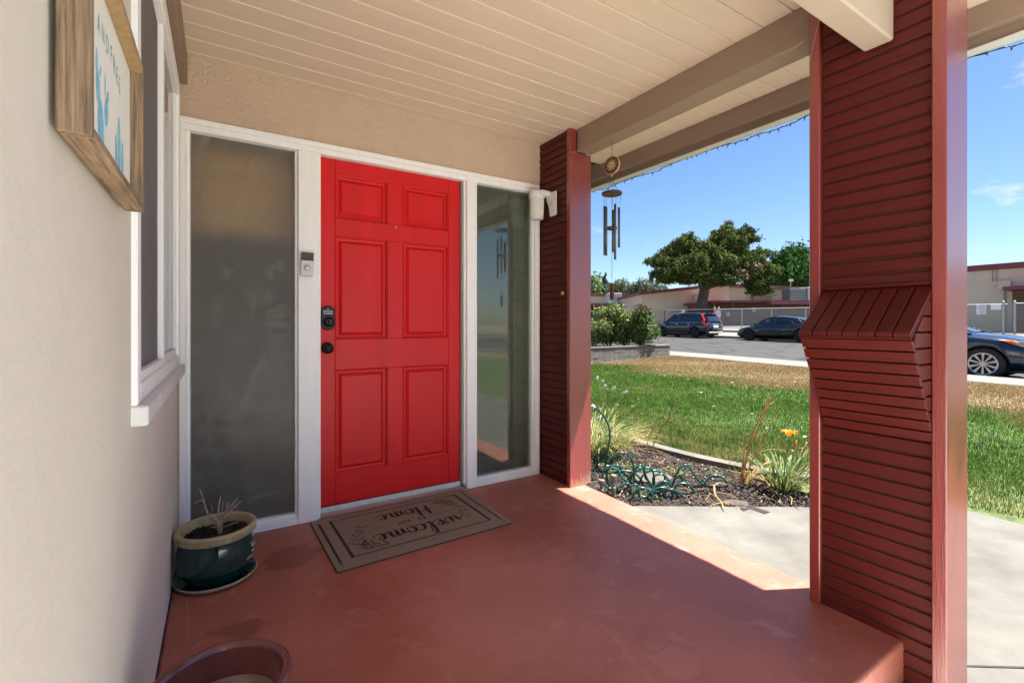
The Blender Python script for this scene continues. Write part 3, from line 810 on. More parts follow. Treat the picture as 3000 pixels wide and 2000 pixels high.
# ---------------- door wall frame
fr = part(B().box(-.17, 1.9995, 2.800, 2.826, 2.098, 2.128).box(-.17, 1.9990, 2.806, 2.86, 2.066, 2.0975), 'door_frame', M['white'], bevel=.003, label='white painted timber frame around door and side panels')
def fpart(x0, x1, y0, y1, z0, z1, name='frame_upright', m='white', bev=.003):
    return part(B().box(x0,x1,y0,y1,z0,z1), name, M[m], parent=fr, bevel=bev)
fpart(-.17, -.142, 2.800, 2.88, .0, 2.0655)
fpart(-.1415, -.125, 2.822, 2.88, .05, 2.0655)
fpart(.353, .366, 2.826, 2.88, .055, 2.0655)
fpart(.3665, .470, 2.800, 2.90, .0, 2.0655)
fpart(.4705, .485, 2.812, 2.90, .0, 2.0655)
fpart(1.374, 1.386, 2.832, 2.90, .03, 2.0655, m='greyjamb')
fpart(1.3865, 1.402, 2.818, 2.90, .03, 2.0655)
fpart(1.4025, 1.478, 2.800, 2.90, .0, 2.0655)
fpart(1.4785, 1.488, 2.820, 2.88, .055, 2.0655)
fpart(1.945, 1.958, 2.822, 2.88, .055, 2.0655)
fpart(1.9585, 2.010, 2.8205, 2.88, .0, 2.0655)
fpart(1.9585, 1.9995, 2.800, 2.8200, .0, 2.0655)
for x in (1.966, 1.976, 1.986):
    fpart(x, x+.005, 2.796, 2.7995, .05, 2.06, name='flute', bev=.001)
for (x0, x1) in ((-.1415, .366), (1.4785, 1.958)):
    fpart(x0, x1, 2.802, 2.88, .0, .040, name='frame_sill')
    fpart(x0+.001, x1-.001, 2.818, 2.88, .0405, .056, name='frame_sill')
# side panels of glass
part(B().box(-.124, .352, 2.850, 2.856, .0575, 2.065), 'side_panel', M['glass_l'], label='left frosted glass side panel')
part(B().box(1.489, 1.944, 2.850, 2.856, .0575, 2.065), 'side_panel', M['glass_r'], label='right clear dusty glass side panel')

# ---------------- door
door = part(B().box(.4875, 1.3715, 2.8705, 2.899, .053, 2.064), 'front_door', M['door'], label='bright red six panel door')
DX = [(.5705,.8785),(.9785,1.2885)]
DZ = [(.2295,.8345),(1.0165,1.6175),(1.724,1.9775)]
YF = 2.849
b = B()
b.box(.4875,.5695,YF,2.8702,.053,2.064).box(1.2895,1.3715,YF,2.8702,.053,2.064)
for z0, z1 in ((.053,.2285),(.8355,1.0155),(1.6185,1.723),(1.9785,2.064)):
    b.box(.5702,1.2888,YF,2.8702,z0,z1)
for z0, z1 in DZ:
    b.box(.8795,.9775,YF,2.8702,z0-.0008,z1+.0008)
part(b, 'stile', M['door'], parent=door, bevel=.0022)
for x0, x1 in DX:
    for z0, z1 in DZ:
        b = B()
        o_ = [(x0+.001,2.8600,z0+.001),(x1-.001,2.8600,z0+.001),(x1-.001,2.8600,z1-.001),(x0+.001,2.8600,z1-.001)]
        g_ = .006; c_ = .028; f_ = .040
        def rect(i_, yy): return [(x0+i_,yy,z0+i_),(x1-i_,yy,z0+i_),(x1-i_,yy,z1-i_),(x0+i_,yy,z1-i_)]
        rings = [rect(.0005,2.8498), rect(.0065,2.8530), rect(.0085,2.8672), rect(.022,2.8690), rect(.038,2.8560), rect(.0395,2.8545)]
        vv = [p for r_ in rings for p in r_]; ff = []
        for i in range(len(rings)-1):
            for j in range(4):
                j2 = (j+1)%4
                ff.append((i*4+j, i*4+j2, (i+1)*4+j2, (i+1)*4+j))
        q = (len(rings)-1)*4; ff.append((q,q+1,q+2,q+3))
        b.add(vv, ff)
        part(b, 'door_panel', M['door'], parent=door)
# sweep, threshold
part(B().box(.4885,1.3705,2.836,2.8485,.018,.050), 'door_sweep', M['whitemetal'], parent=door, bevel=.004)
thr = part(B().box(.4855,1.402,2.790,2.90,.0005,.012).prism([(2.792,.0125),(2.812,.022),(2.89,.026),(2.89,.0125)], 'x', .4857, 1.373), 'threshold', M['alu'])
# keypad lock
b = B()
cx, cz = .5265, 1.138
pl = []
for (dx, dz) in [(-.0385,-.050),(-.0385,.050),(-.034,.052),(-.028,.059),(-.014,.0675),(0,.070),(.014,.0675),(.028,.059),(.034,.052),(.0385,.050),(.0385,-.050),(.034,-.052),(.028,-.059),(.014,-.0675),(0,-.070),(-.014,-.0675),(-.028,-.059),(-.034,-.052)]:
    pl.append((cx+dx, cz+dz))
b.prism(pl, 'y', 2.826, 2.8488)
lock = part(b, 'door_lock', M['bronze'], parent=door, bevel=.004, seg=2)
b = B()
rotY = lambda x, y_, z: Matrix.Translation((x,y_,z)) @ Matrix.Rotation(R(90), 4, 'X')
for r_ in range(2):
    for c_ in range(5):
        b.T = rotY(cx-.021+c_*.0105, 2.8262, cz+.040-r_*.0135)
        b.lathe([(.0042,0),(.0042,.0016),(.0001,.0018)], n=10, m=0)
b.T = None
b.box(cx-.006,cx+.006,2.8245,2.8262,cz+.0515,cz+.0545)
part(b, 'keypad_button', M['key'], parent=door)
b = B(); b.T = rotY(cx+.003, 2.8262, cz-.022)
b.lathe([(.030,0),(.030,.010),(.026,.014),(.022,.016),(.021,.022),(.018,.026),(.0001,.026)], n=28)
b.T = None; b.box(cx-.003,cx+.009,2.788,2.801,cz-.036,cz-.008)
part(b, 'deadbolt', M['bronze'], parent=door, smooth=False, bevel=.001)
b = B(); b.T = rotY(.525, 2.8488, .965)
b.lathe([(.033,0),(.033,.005),(.028,.009),(.016,.012),(.012,.020),(.013,.028),(.024,.034),(.029,.042),(.029,.050),(.024,.056),(.016,.058),(.015,.060),(.010,.060),(.009,.057),(.005,.060),(.0001,.061)], n=36)
part(b, 'door_knob', M['bronze'], parent=door, smooth=True)
b = B(); b.tube([(.931,2.849,1.703),(.931,2.838,1.703),(.931,2.834,1.695),(.9325,2.835,1.688)], .0022, 6, 0).box(.926,.936,2.8465,2.8487,1.700,1.716)
part(b, 'wreath_hook', M['brass'], parent=door)

# ---------------- side window in the left wall
wf = part(B().box(-.205,-.158,1.352,1.405,.9155,2.207).box(-.205,-.158,2.625,2.678,.9155,2.207).box(-.205,-.158,1.4055,2.6245,2.150,2.207).box(-.205,-.158,1.4055,2.6245,.9155,.960), 'side_window', M['white'], bevel=.003, label='white framed window in the side wall')
def wpart(b_, name, m, **k): return part(b_, name, m, parent=wf, **k)
wpart(B().box(-.19,-.164,1.985,2.03,.9605,2.1495), 'frame_upright', M['white'], bevel=.003)
wpart(B().box(-.186,-.1645,1.4058,1.9845,.9605,.985).box(-.186,-.1645,1.4058,1.9845,2.125,2.1495).box(-.186,-.1645,1.406,1.425,.9855,2.1245), 'screen_frame', M['white'], bevel=.002)
wpart(B().box(-.1805,-.1795,1.4255,1.9845,.9855,2.1245), 'insect_screen', M['screen'])
wpart(B().box(-.186,-.170,2.0305,2.624,.9605,.992).box(-.186,-.170,2.604,2.624,.9925,2.1495), 'sash', M['white'], bevel=.002)
wpart(B().box(-.183,-.179,2.0305,2.6035,.9925,2.149), 'pane', M['glass_win'])
wpart(B().box(-.198,-.195,1.4055,1.984,.9605,2.149), 'pane', M['glass_win'])
b = B(); vv = []; ff = []
nn = 60
for i in range(nn+1):
    y = 1.36 + 1.33*i/nn
    x = -.245 + .012*math.sin(i*1.1) + .005*math.sin(i*2.7)
    vv += [(x,y,.90),(x,y,2.2)]
for i in range(nn): ff.append((2*i,2*i+2,2*i+3,2*i+1))
b.add(vv, ff); wpart(b, 'curtain', M['curtain'], smooth=True)
part(B().box(-.21,-.139,1.350,2.690,.868,.9148), 'window_sill', M['white_sill'], parent=wf, bevel=.004)
# thin timber lath over the window head, seen past the picture
part(B().box(-.1695,-.160,1.345,2.70,2.2085,2.235), 'window_head', M['white'], parent=wf, bevel=.002)
b = B()
part(B().box(-.1698,-.1685,2.679,2.82,.0,2.29), 'caulk_strip', M['stucco'], parent=house)
# thin dark line where wall meets floor
b = B(); pts = []
for i in range(60):
    pts.append((-.168+random.uniform(-.002,.001), -.2+.0505*i+.65*0, .002))
b.tube([p for p in pts if p[1] > .66 and p[1] < 2.79], .0032, 5)
part(b, 'floor_joint', M['gap'], parent=house)

# neighbour wing behind the viewer (seen only in reflections): deep brown wall and its garage door
gw = thing('garage_wing', 'brown garage wing standing behind the viewpoint', 'garage', (-.5,-11,-.15))
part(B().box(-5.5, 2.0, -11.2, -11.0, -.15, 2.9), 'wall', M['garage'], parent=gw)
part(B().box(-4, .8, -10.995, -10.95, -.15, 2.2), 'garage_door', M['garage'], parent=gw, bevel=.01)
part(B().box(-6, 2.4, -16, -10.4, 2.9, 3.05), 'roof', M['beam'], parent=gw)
# ================================================================ THINGS ON THE PORCH
# ---------------- boarded box on the near column
BX = thing('letter_box', 'dark red boarded box with a sloping lid built onto the near porch column', 'letter box', (1.9,.73,.70))
Y0b, Y1b = .567, .889
zt, zf, zl = 1.232, 1.066, .705          # lid top at siding, lid front, bottom
xf, xb = 1.822, 2.0115
core = B().prism([(xb,zl+.02),(xb,zt-.022),(xf+.022,zf-.020),(xf+.020,zf-.03)], 'y', Y0b+.016, Y1b-.014).build('box_core', M['gap'], BX)
# lid boards: run up the slope, side by side along Y
nlid = 7; w = (Y1b-Y0b+.012)/nlid
for i in range(nlid):
    y = Y0b-.004 + i*w
    b = B()
    b.prism([(xb-.002,zt-.014),(xb-.002,zt),(xf-.012,zf+.010),(xf-.012,zf-.006)], 'y', y+.0022, y+w-.0022)
    b.build('lid_board', M['darkred'], BX, bevel=.0015)
B().prism([(xb-.003,zt-.020),(xb-.003,zt-.0145),(xf-.008,zf-.0068),(xf-.008,zf-.014)], 'y', Y0b-.002, Y1b+.004).build('lid_backing', M['darkred'], BX)
B().box(xb-.012, xb-.001, Y0b+.002, Y1b-.002, zt+.001, zt+.014).build('lid_batten', M['darkred'], BX, bevel=.003)
# front boards stacked down the slanting front
nf_ = 9
for i in range(nf_):
    t0 = i/nf_; t1 = (i+1)/nf_
    za, zb_ = zf-.016-(zf-.016-zl)*t0, zf-.016-(zf-.016-zl)*t1+.0048
    xa, xc = xf+(xb-.004-xf)*t0, xf+(xb-.004-xf)*(t1-.012)
    b = B().prism([(xa-.004,za),(xa+.012,za),(xc+.012,zb_),(xc-.004,zb_)], 'y', Y0b-.003, Y1b+.003)
    b.build('front_board', M['darkred'], BX, bevel=.0015)
# side boards, ends sawn roughly to the slant
for yy0, yy1 in ((Y0b-.001, Y0b+.0125), (Y1b-.0125, Y1b+.001)):
    z = zl+.006; i = 0
    while z < zt-.03:
        z1 = min(z+SP-.0055, zt-.026)
        def xfront(q):
            if q <= zf-.016: return xf + (xb-xf)*(zf-.016-q)/(zf-.016-zl) + .010
            return xf + (xb-xf)*(q-(zf-.016))/(zt-(zf-.016)) + .016
        xa, xc = xfront(z), xfront(z1)
        if z > zf - .02:
            poly = [(xa,z),(xb-.001,z),(xb-.001,z1),(min(xc,xb-.003),z1)]
        else:
            jag = random.uniform(-.004,.004)
            poly = [(xa+jag,z),(xb-.001,z),(xb-.001,z1),(xc+jag,z1)]
        B().prism(poly, 'y', yy0, yy1).build('side_board', M['darkred'], BX, bevel=.0012)
        z += SP; i += 1
for o in list(BX.children): pass
for o in bpy.data.objects:
    if o.parent == BX: o.location = -BX.location

# ---------------- framed art
AX = -.131
art = thing('framed_art', 'wood framed print with blue cacti and the words AND FREE hanging on the side wall', 'picture', (-.16,.97,1.328))
def ap(b_, n, m, **k): return b_.build(n, m, art, **k)
b1 = B().box(-.163, AX, .744, .760, 1.328, 1.618); ap(b1, 'frame_side', M['woodv'], bevel=.0015)
ap(B().box(-.163, AX, 1.188, 1.205, 1.328, 1.618), 'frame_side', M['woodv'], bevel=.0015)
ap(B().box(-.163, AX, .7605, 1.1875, 1.328, 1.343), 'frame_rail', M['wood'], bevel=.0015)
ap(B().box(-.163, AX, .7605, 1.1875, 1.603, 1.618), 'frame_rail', M['woodin'], bevel=.0015)
ap(B().box(-.158, -.1515, .761, 1.187, 1.3435, 1.6025), 'art_board', M['paper'])
# cacti prints: flat shapes 0.3 mm over the paper
def blob_poly(pts): return [(p[0], p[1]) for p in pts]
b = B()
def cshape(y, z, w_, h, lean=0):
    """rounded column cactus segment base centre (y,z)"""
    pts = []
    for i in range(10):
        t = i/9; ww = w_*math.sin(math.pi*(.12+.84*t))**.6
        pts.append((y+lean*t-ww/2, z+h*t))
    for i in range(10):
        t = 1-i/9; ww = w_*math.sin(math.pi*(.12+.84*t))**.6
        pts.append((y+lean*t+ww/2, z+h*t))
    return pts
cs = [(.925,1.362,.042,.075,-.008),(.905,1.425,.026,.050,-.008),(.893,1.468,.015,.034,0),(.914,1.470,.012,.018,.006),
      (.958,1.412,.026,.045,.004),(.966,1.450,.014,.022,.008),(.951,1.456,.008,.036,0),
      (1.072,1.362,.030,.105,-.004),(1.045,1.362,.016,.065,-.006),(1.100,1.362,.022,.072,.004),
      (.84,1.37,.03,.10,0),(.82,1.42,.02,.06,0)]
for (y, z, w_, h, ln) in cs:
    pts = cshape(y, z, w_, h, ln)
    ap(B().add([(-.1510-.0001*(cs.index((y,z,w_,h,ln))%4), p[0], p[1]) for p in pts], [tuple(range(len(pts)))]), 'cactus_print', M['blue_ink'])
def text_mesh(body, size, mtx, name, m, parent, extrude=0.0):
    cu = bpy.data.curves.new('t', 'FONT'); cu.body = body; cu.size = size; cu.extrude = extrude
    cu.resolution_u = 3
    to = bpy.data.objects.new('t', cu)
    me = bpy.data.meshes.new_from_object(to)
    bpy.data.objects.remove(to)
    me.transform(mtx); me.materials.clear(); me.materials.append(m)
    me.name = name
    o = bpy.data.objects.new(name, me); col.objects.link(o)
    if parent is not None: attach(o, parent)
    return o
# letters set one by one (thin hand-set capitals); frame is seen from +X, reading towards +Y
for ch, y, z, s_ in [('W',.775,1.520,.040),('I',.812,1.522,.040),('L',.824,1.523,.040),('D',.847,1.524,.040),('A',.896,1.529,.040),('N',.925,1.530,.040),('D',.957,1.529,.040),
                 ('F',.992,1.529,.042),('R',1.015,1.524,.042),('E',1.042,1.518,.042),('E',1.066,1.511,.042)]:
    mt = Matrix.Translation((-.1508, y, z)) @ Matrix.Rotation(R(90), 4, 'Z') @ Matrix.Rotation(R(90), 4, 'X') @ Matrix.Diagonal((.62,1,1,1))
    text_mesh(ch, s_, mt, 'letter', M['ink'], art)
for o in bpy.data.objects:
    if o.parent == art and o.name.split('.')[0] != 'letter': o.location = -art.location

# ---------------- wall lamp with fluted jar
lamp = thing('wall_lamp', 'white outdoor wall lamp with a fluted jar on the far red column', 'lamp', (2.0,2.67,2.03))
def lp(b_, n, m, **k):
    o = b_.build(n, m, lamp, **k); o.location = -lamp.location; return o
lp(B().prism([(2.592,2.036),(2.592,1.874),(2.60,1.868),(2.655,1.866),(2.664,1.873),(2.667,1.905),(2.676,1.940),(2.690,1.968),(2.70,1.985),(2.70,2.036)], 'x', 1.985, 1.9995), 'bracket', M['lampwhite'], bevel=.003)
lp(B().box(1.905, 1.998, 2.655, 2.735, 2.014, 2.050), 'arm', M['lampwhite'], bevel=.010, seg=3)
b = B(); b.lathe([(.0001,.052),(.030,.052),(.050,.046),(.056,.034),(.057,0),(.052,-.006),(.050,-.010)], (1.918,2.722,2.004), 32); lp(b, 'cap', M['lampwhite'], smooth=True)
b = B()
prof = [(.050,-.008),(.051,-.02),(.047,-.10),(.044,-.135),(.047,-.140),(.046,-.150),(.038,-.154),(.0001,-.155)]
vv = []; ff = []; nn = 64
for r_, z_ in prof:
    for k_ in range(nn):
        a = 2*math.pi*k_/nn; rr_ = r_*(1 + (.03 if k_ % 2 else -.03)*(1 if .02 < -z_ < .137 else 0))
        vv.append((1.918+rr_*math.cos(a), 2.722+rr_*math.sin(a), 2.004+z_))
for i in range(len(prof)-1):
    for k_ in range(nn):
        k2 = (k_+1) % nn
        ff.append((i*nn+k_, i*nn+k2, (i+1)*nn+k2, (i+1)*nn+k_))
b.add(vv, ff); lp(b, 'fluted_jar', M['lampwhite'], smooth=False)
b = B(); b.T = Matrix.Translation((1.985,2.636,1.955)) @ Matrix.Rotation(R(-90),4,'Y'); b.lathe([(.007,0),(.006,.003),(.0001,.004)], n=12); lp(b, 'screw', M['galv'])

# round brass bell push on the column cladding
b = B(); b.T = Matrix.Translation((2.012,2.548,1.319)) @ Matrix.Rotation(R(-90),4,'Y')
b.lathe([(.017,0),(.017,.003),(.013,.006),(.010,.006)], n=24, m=0)
b.lathe([(.0098,.0055),(.009,.009),(.0001,.010)], n=20, m=1)
tag(b.build('bell_push', [M['brass'], M['cream']], smooth=True, origin=(2.0,2.548,1.319)), 'small round brass bell push on the far red column', 'doorbell')

# ---------------- video doorbell
bell = thing('video_doorbell', 'silver and black doorbell on the white post left of the red door', 'doorbell', (.405,2.80,1.434))
RT = Matrix.Translation((.412,2.7995,1.433)) @ Matrix.Rotation(R(2.2),4,'Y') @ Matrix.Rotation(R(-9),4,'Z')
def bp_(b_, n, m, **k):
    o = b_.build(n, m, bell, **k); o.location = -bell.location; return o
b = B(); b.T = RT; b.box(-.031,.031,-.030,.006,-.064,.064); bp_(b, 'housing', M['black'], bevel=.003)
b = B(); b.T = RT; b.box(-.0305,.0305,-.0345,-.0302,-.0635,.020); bp_(b, 'faceplate', M['silver'], bevel=.004, seg=3)
b = B(); b.T = RT; b.box(-.0305,.0305,-.0345,-.0302,.0215,.0635); bp_(b, 'lens_panel', M['black'], bevel=.003)
b = B(); b.T = RT @ Matrix.Translation((0,-.0345,-.020)) @ Matrix.Rotation(R(90),4,'X')
b.lathe([(.0165,0),(.0165,.0015),(.0145,.002)], n=28, m=1); b.lathe([(.0143,.0003),(.013,.002),(.0001,.0025)], n=28, m=0)
bp_(b, 'push_button', [M['silver'], M['greyjamb']], smooth=True)

# ---------------- handwriting strokes
GL = {
 'w': [[(0,.48),(.07,.30),(.09,.08),(.19,.0),(.29,.22),(.31,.48)],[(.31,.48),(.32,.10),(.42,.0),(.55,.20),(.57,.46),(.52,.52),(.66,.40)]],
 'e': [[(-.04,.15),(.12,.22),(.27,.40),(.20,.53),(.07,.40),(.05,.12),(.18,.0),(.36,.10),(.46,.22)]],
 'l': [[(-.02,.14),(.18,.50),(.25,.92),(.17,1.02),(.08,.75),(.07,.15),(.17,.0),(.33,.16)]],
 'c': [[(.31,.40),(.22,.53),(.06,.38),(.05,.10),(.19,.0),(.36,.12),(.42,.22)]],
 'o': [[(.26,.48),(.10,.50),(.02,.24),(.13,.0),(.29,.12),(.30,.38),(.22,.50),(.34,.40),(.46,.42)]],
 'm': [[(0,.46),(.05,.30),(.05,.0)],[(.05,.0),(.11,.36),(.21,.50),(.27,.38),(.27,.0)],[(.27,.0),(.33,.36),(.43,.50),(.50,.36),(.50,.08),(.58,.0),(.72,.16)]],
 'H': [[(.10,.98),(.08,.5),(.02,.0)],[(.52,1.0),(.48,.5),(.44,.05),(.54,.0),(.64,.14)],[(-.12,.40),(.10,.56),(.30,.46),(.50,.54),(.62,.50)]],
 't': [[(.12,.80),(.10,.1),(.18,0),(.26,.05)],[(0,.5),(.26,.52)]],
 'u': [[(0,.5),(.02,.1),(.12,0),(.26,.1),(.28,.5)],[(.28,.5),(.28,.0)]],
 'r': [[(0,.5),(.02,0)],[(.02,.25),(.1,.45),(.22,.48)]],
 'p': [[(.26,.25),(.13,0),(0,.25),(.13,.5),(.26,.25)]],
 'W': [[(0,.85),(.06,.95),(.10,.5),(.16,.05),(.30,.5),(.34,.8),(.36,.3),(.44,.05),(.60,.6),(.66,.95)]],
 'i': [[(0,.4),(.03,.05),(.12,0),(.2,.15)]],
 's': [[(.2,.45),(.08,.4),(.16,.2),(.1,.02),(-.02,.06)]],
 'h': [[(.02,.2),(.14,.9),(.06,.95),(.04,0),(.1,.3),(.2,.4),(.22,.05),(.34,.12)]],
 'a': [[(.25,.4),(.1,.5),(.02,.2),(.12,0),(.26,.4),(.28,.05),(.38,.15)]],
 'n': [[(0,.45),(.03,0),(.1,.4),(.22,.45),(.24,.05),(.34,.12)]],
 'd': [[(.22,.4),(.08,.45),(.02,.15),(.12,0),(.24,.4),(.3,.95),(.27,.05),(.36,.12)]],
}
ADV = {'w':.66,'e':.42,'l':.33,'c':.38,'o':.44,'m':.72,'H':.66,'t':.34,'u':.42,'r':.30,'p':.42,'W':.72,'i':.22,'s':.26,'h':.34,'a':.38,'n':.34,'d':.36,' ':.4}
def write(b_, text, place, size, wmin, wmax, m=0, sp=1.0, each=None):
    """place(x, y) -> 3-D point; ribbons whose width swells on the down strokes"""
    x0 = 0
    for ch in text:
        if each: b_ = B()
        for st in GL.get(ch, []):
            pts = spline([(p[0],p[1],0) for p in st], 5)
            vv = []
            n_ = len(pts)
            for i, p in enumerate(pts):
                t = pts[min(i+1,n_-1)] - pts[max(i-1,0)]
                if t.length < 1e-6: t = Vector((1,0,0))
                t.normalize()
                down = max(0.0, abs(t.y)) if t.y < 0 else .12*abs(t.y)
                ww = wmin + (wmax-wmin)*down
                if i in (0, n_-1): ww *= .6
                nr = Vector((-t.y, t.x, 0))
                a = p + nr*ww*.5; c_ = p - nr*ww*.5
                vv += [place((x0+a.x)*size, a.y*size), place((x0+c_.x)*size, c_.y*size)]
            b_.add(vv, [(2*i, 2*i+1, 2*i+3, 2*i+2) for i in range(n_-1)], m)
        if each and b_.f: each(b_)
        x0 += ADV[ch]*sp
    return x0*size
def text_w(text, size, sp=1.0): return sum(ADV[c_] for c_ in text)*size*sp

# ---------------- door mat
MZ = .011
mt_ = thing('door_mat', 'brown welcome mat lying in front of the red door', 'door mat', (.90,2.48,0))
# corners in order: near-left, near-right, far-right, far-left
MC = [Vector((.440,2.157,0)), Vector((1.372,2.186,0)), Vector((1.362,2.788,0)), Vector((.424,2.776,0))]
def mp_(u, v_, z=0):
    """u along the mat 0..1 left to right, v 0..1 near to far"""
    p = MC[0]*(1-u)*(1-v_) + MC[1]*u*(1-v_) + MC[2]*u*v_ + MC[3]*(1-u)*v_
    return Vector((p.x, p.y, z))
def mquad(b_, u0, u1, v0, v1, z0, z1, m=0):
    P_ = [mp_(u0,v0,z0),mp_(u1,v0,z0),mp_(u1,v1,z0),mp_(u0,v1,z0),mp_(u0,v0,z1),mp_(u1,v0,z1),mp_(u1,v1,z1),mp_(u0,v1,z1)]
    b_.add(P_, [(0,3,2,1),(4,5,6,7),(0,1,5,4),(1,2,6,5),(2,3,7,6),(3,0,4,7)], m)
def mpart(b_, n, m, **k):
    o = b_.build(n, m, mt_, **k); o.location = -mt_.location; return o
b = B(); mquad(b, -.003, 1.003, -.005, 1.004, .0006, .0045); mpart(b, 'rubber_base', M['matedge'], bevel=.001)
# pile: border, channel grooves near both ends (recessed), centre field
gU = (.028, .040)
b = B(); mquad(b, 0, gU[0], 0, 1, .0045, MZ); mquad(b, 1-gU[0], 1, 0, 1, .0045, MZ)
mquad(b, gU[0]+.0002, gU[1], 0, .09, .0045, MZ); mquad(b, gU[0]+.0002, gU[1], .91, 1, .0045, MZ)
mquad(b, 1-gU[1], 1-gU[0]-.0002, 0, .09, .0045, MZ); mquad(b, 1-gU[1], 1-gU[0]-.0002, .91, 1, .0045, MZ)
mquad(b, gU[1]+.0002, 1-gU[1]-.0002, 0, 1, .0045, MZ)
mpart(b, 'pile', M['mat'], bevel=.002, seg=2)
b = B()
zi = MZ+.0006
def flat(u0,u1,v0,v1):
    b.add([mp_(u0,v0,zi),mp_(u1,v0,zi),mp_(u1,v1,zi),mp_(u0,v1,zi)], [(0,1,2,3)])
ua, ub, va, vb = .090, .910, .135, .905
flat(ua, ua+.016, va, vb); flat(ub-.016, ub, va, vb); flat(ua+.0162, ub-.0162, va, va+.014); flat(ua+.0162, ub-.0162, vb-.012, vb)
mpart(b, 'printed_border', M['matblack'])
# words face the door: rotated 180 degrees on the mat. local text x -> -u, text y -> -v (towards the viewer)
Wm, Hm = .935, .61
def place_at(cu, cv):
    return lambda x, y_: mp_(cu - x/Wm, cv - y_/Hm, zi+.0003)
b = B()
s1 = .145
tw = text_w('welcome', s1, .98)
write(b, 'welcome', place_at(.5+tw/2/Wm+.005, .415), s1, .035, .125, sp=.98, each=lambda q: mpart(q, 'letter', M['matblack']))
s2 = .135
tw = text_w('Home', s2, 1.0)
write(b, 'Home', place_at(.5+tw/2/Wm, .795), s2, .035, .135, each=lambda q: mpart(q, 'letter', M['matblack']))
s3 = .060
tw = text_w('tp pur', s3, 1.25)
write(b, 'tp pur', place_at(.5+tw/2/Wm, .555), s3, .085, .11, sp=1.25, each=lambda q: mpart(q, 'letter', M['matblack']))
for (u0, u1) in ((.255,.345),(.655,.76)):
    b = B()
    for i in range(10):
        ua_ = u0+(u1-u0)*i/10; ub_ = u0+(u1-u0)*(i+1)/10
        f_ = lambda t: .535+.008*math.sin(t*60)
        b.add([mp_(ua_,f_(ua_),zi),mp_(ub_,f_(ub_),zi),mp_(ub_,f_(ub_)+.005,zi),mp_(ua_,f_(ua_)+.005,zi)], [(0,1,2,3)])
    mpart(b, 'flourish', M['matblack'])
# olive branch prints in two corners
b = B()
def leaf_flat(u, v_, ang, ln, w_):
    pts = []
    for t in (0,.25,.5,.75,1.0): pts.append((t*ln, w_*math.sin(math.pi*min(1,t*1.02))**.8))
    pts = pts + [(t*ln, -w_*math.sin(math.pi*t)**.8) for t in (.75,.5,.25)]
    P_ = []
    for px_, py_ in pts:
        xx = px_*math.cos(ang)-py_*math.sin(ang); yy = px_*math.sin(ang)+py_*math.cos(ang)
        P_.append(mp_(u+xx/Wm, v_+yy/Hm, zi+.0002))
    mpart(B().add(P_, [tuple(range(len(P_)))]), 'leaf_print', M['matgreen'])
def branch(pts, flip):
    sp_ = spline([(p[0],p[1],0) for p in pts], 4)
    for i, p in enumerate(sp_):
        t = sp_[min(i+1,len(sp_)-1)] - sp_[max(i-1,0)]
        an = math.atan2(t.y*Hm, t.x*Wm)
        if i % 2 == 0:
            for sgn in (1,-1):
                leaf_flat(p.x, p.y, an+sgn*R(random.uniform(25,50)), random.uniform(.045,.078), random.uniform(.0035,.006))
    b = B()
    for i in range(len(sp_)-1):
        p, q = sp_[i], sp_[i+1]
        d_ = (q-p).normalized(); nr = Vector((-d_.y,d_.x,0))*.0016
        b.add([mp_((p+nr).x,(p+nr).y,zi),mp_((q+nr).x,(q+nr).y,zi),mp_((q-nr).x,(q-nr).y,zi),mp_((p-nr).x,(p-nr).y,zi)], [(0,1,2,3)])
    mpart(b, 'twig_print', M['matgreen'])
branch([(.215,.185),(.17,.30),(.175,.47),(.215,.60)], 1)
branch([(.30,.20),(.235,.24),(.20,.30)], 1)
branch([(.79,.86),(.825,.70),(.83,.52),(.80,.36)], -1)
branch([(.72,.84),(.77,.80),(.80,.74)], -1)

# ---------------- green pot with cream rim, saucer, soil, dead plant
PC = (-.012, 2.408)
sau = tag(B().lathe([(.0001,.004),(.118,.004),(.140,.010),(.150,.020),(.153,.024),(.156,.024),(.157,.020),(.148,.008),(.128,.0005),(.0001,.0005)], (PC[0],PC[1],0), 64, mfn=lambda i: 1 if i < 4 else 0).build('pot_saucer', [M['cream'], M['teal']], smooth=True, origin=(PC[0],PC[1],0)), 'shallow cream saucer under the dark green glazed pot', 'saucer')
pot = thing('flower_pot', 'dark green glazed pot with a cream patterned rim in the corner', 'flower pot', (PC[0],PC[1],.005))
def pp(b_, n, m, **k):
    o = b_.build(n, m, pot, **k); o.location = -pot.location; return o
P0 = (PC[0], PC[1], .0045)
pp(B().lathe([(.0001,0),(.100,0),(.108,.006),(.122,.030),(.140,.065),(.148,.100),(.146,.135),(.140,.160),(.138,.186)], P0, 72), 'pot_body', M['teal'], smooth=True)
pp(B().lathe([(.138,.184),(.146,.186),(.1495,.190),(.1495,.207),(.153,.211),(.153,.218),(.149,.223),(.137,.223),(.133,.217),(.130,.19),(.128,.165)], P0, 72), 'pot_rim', M['cream'], smooth=True)
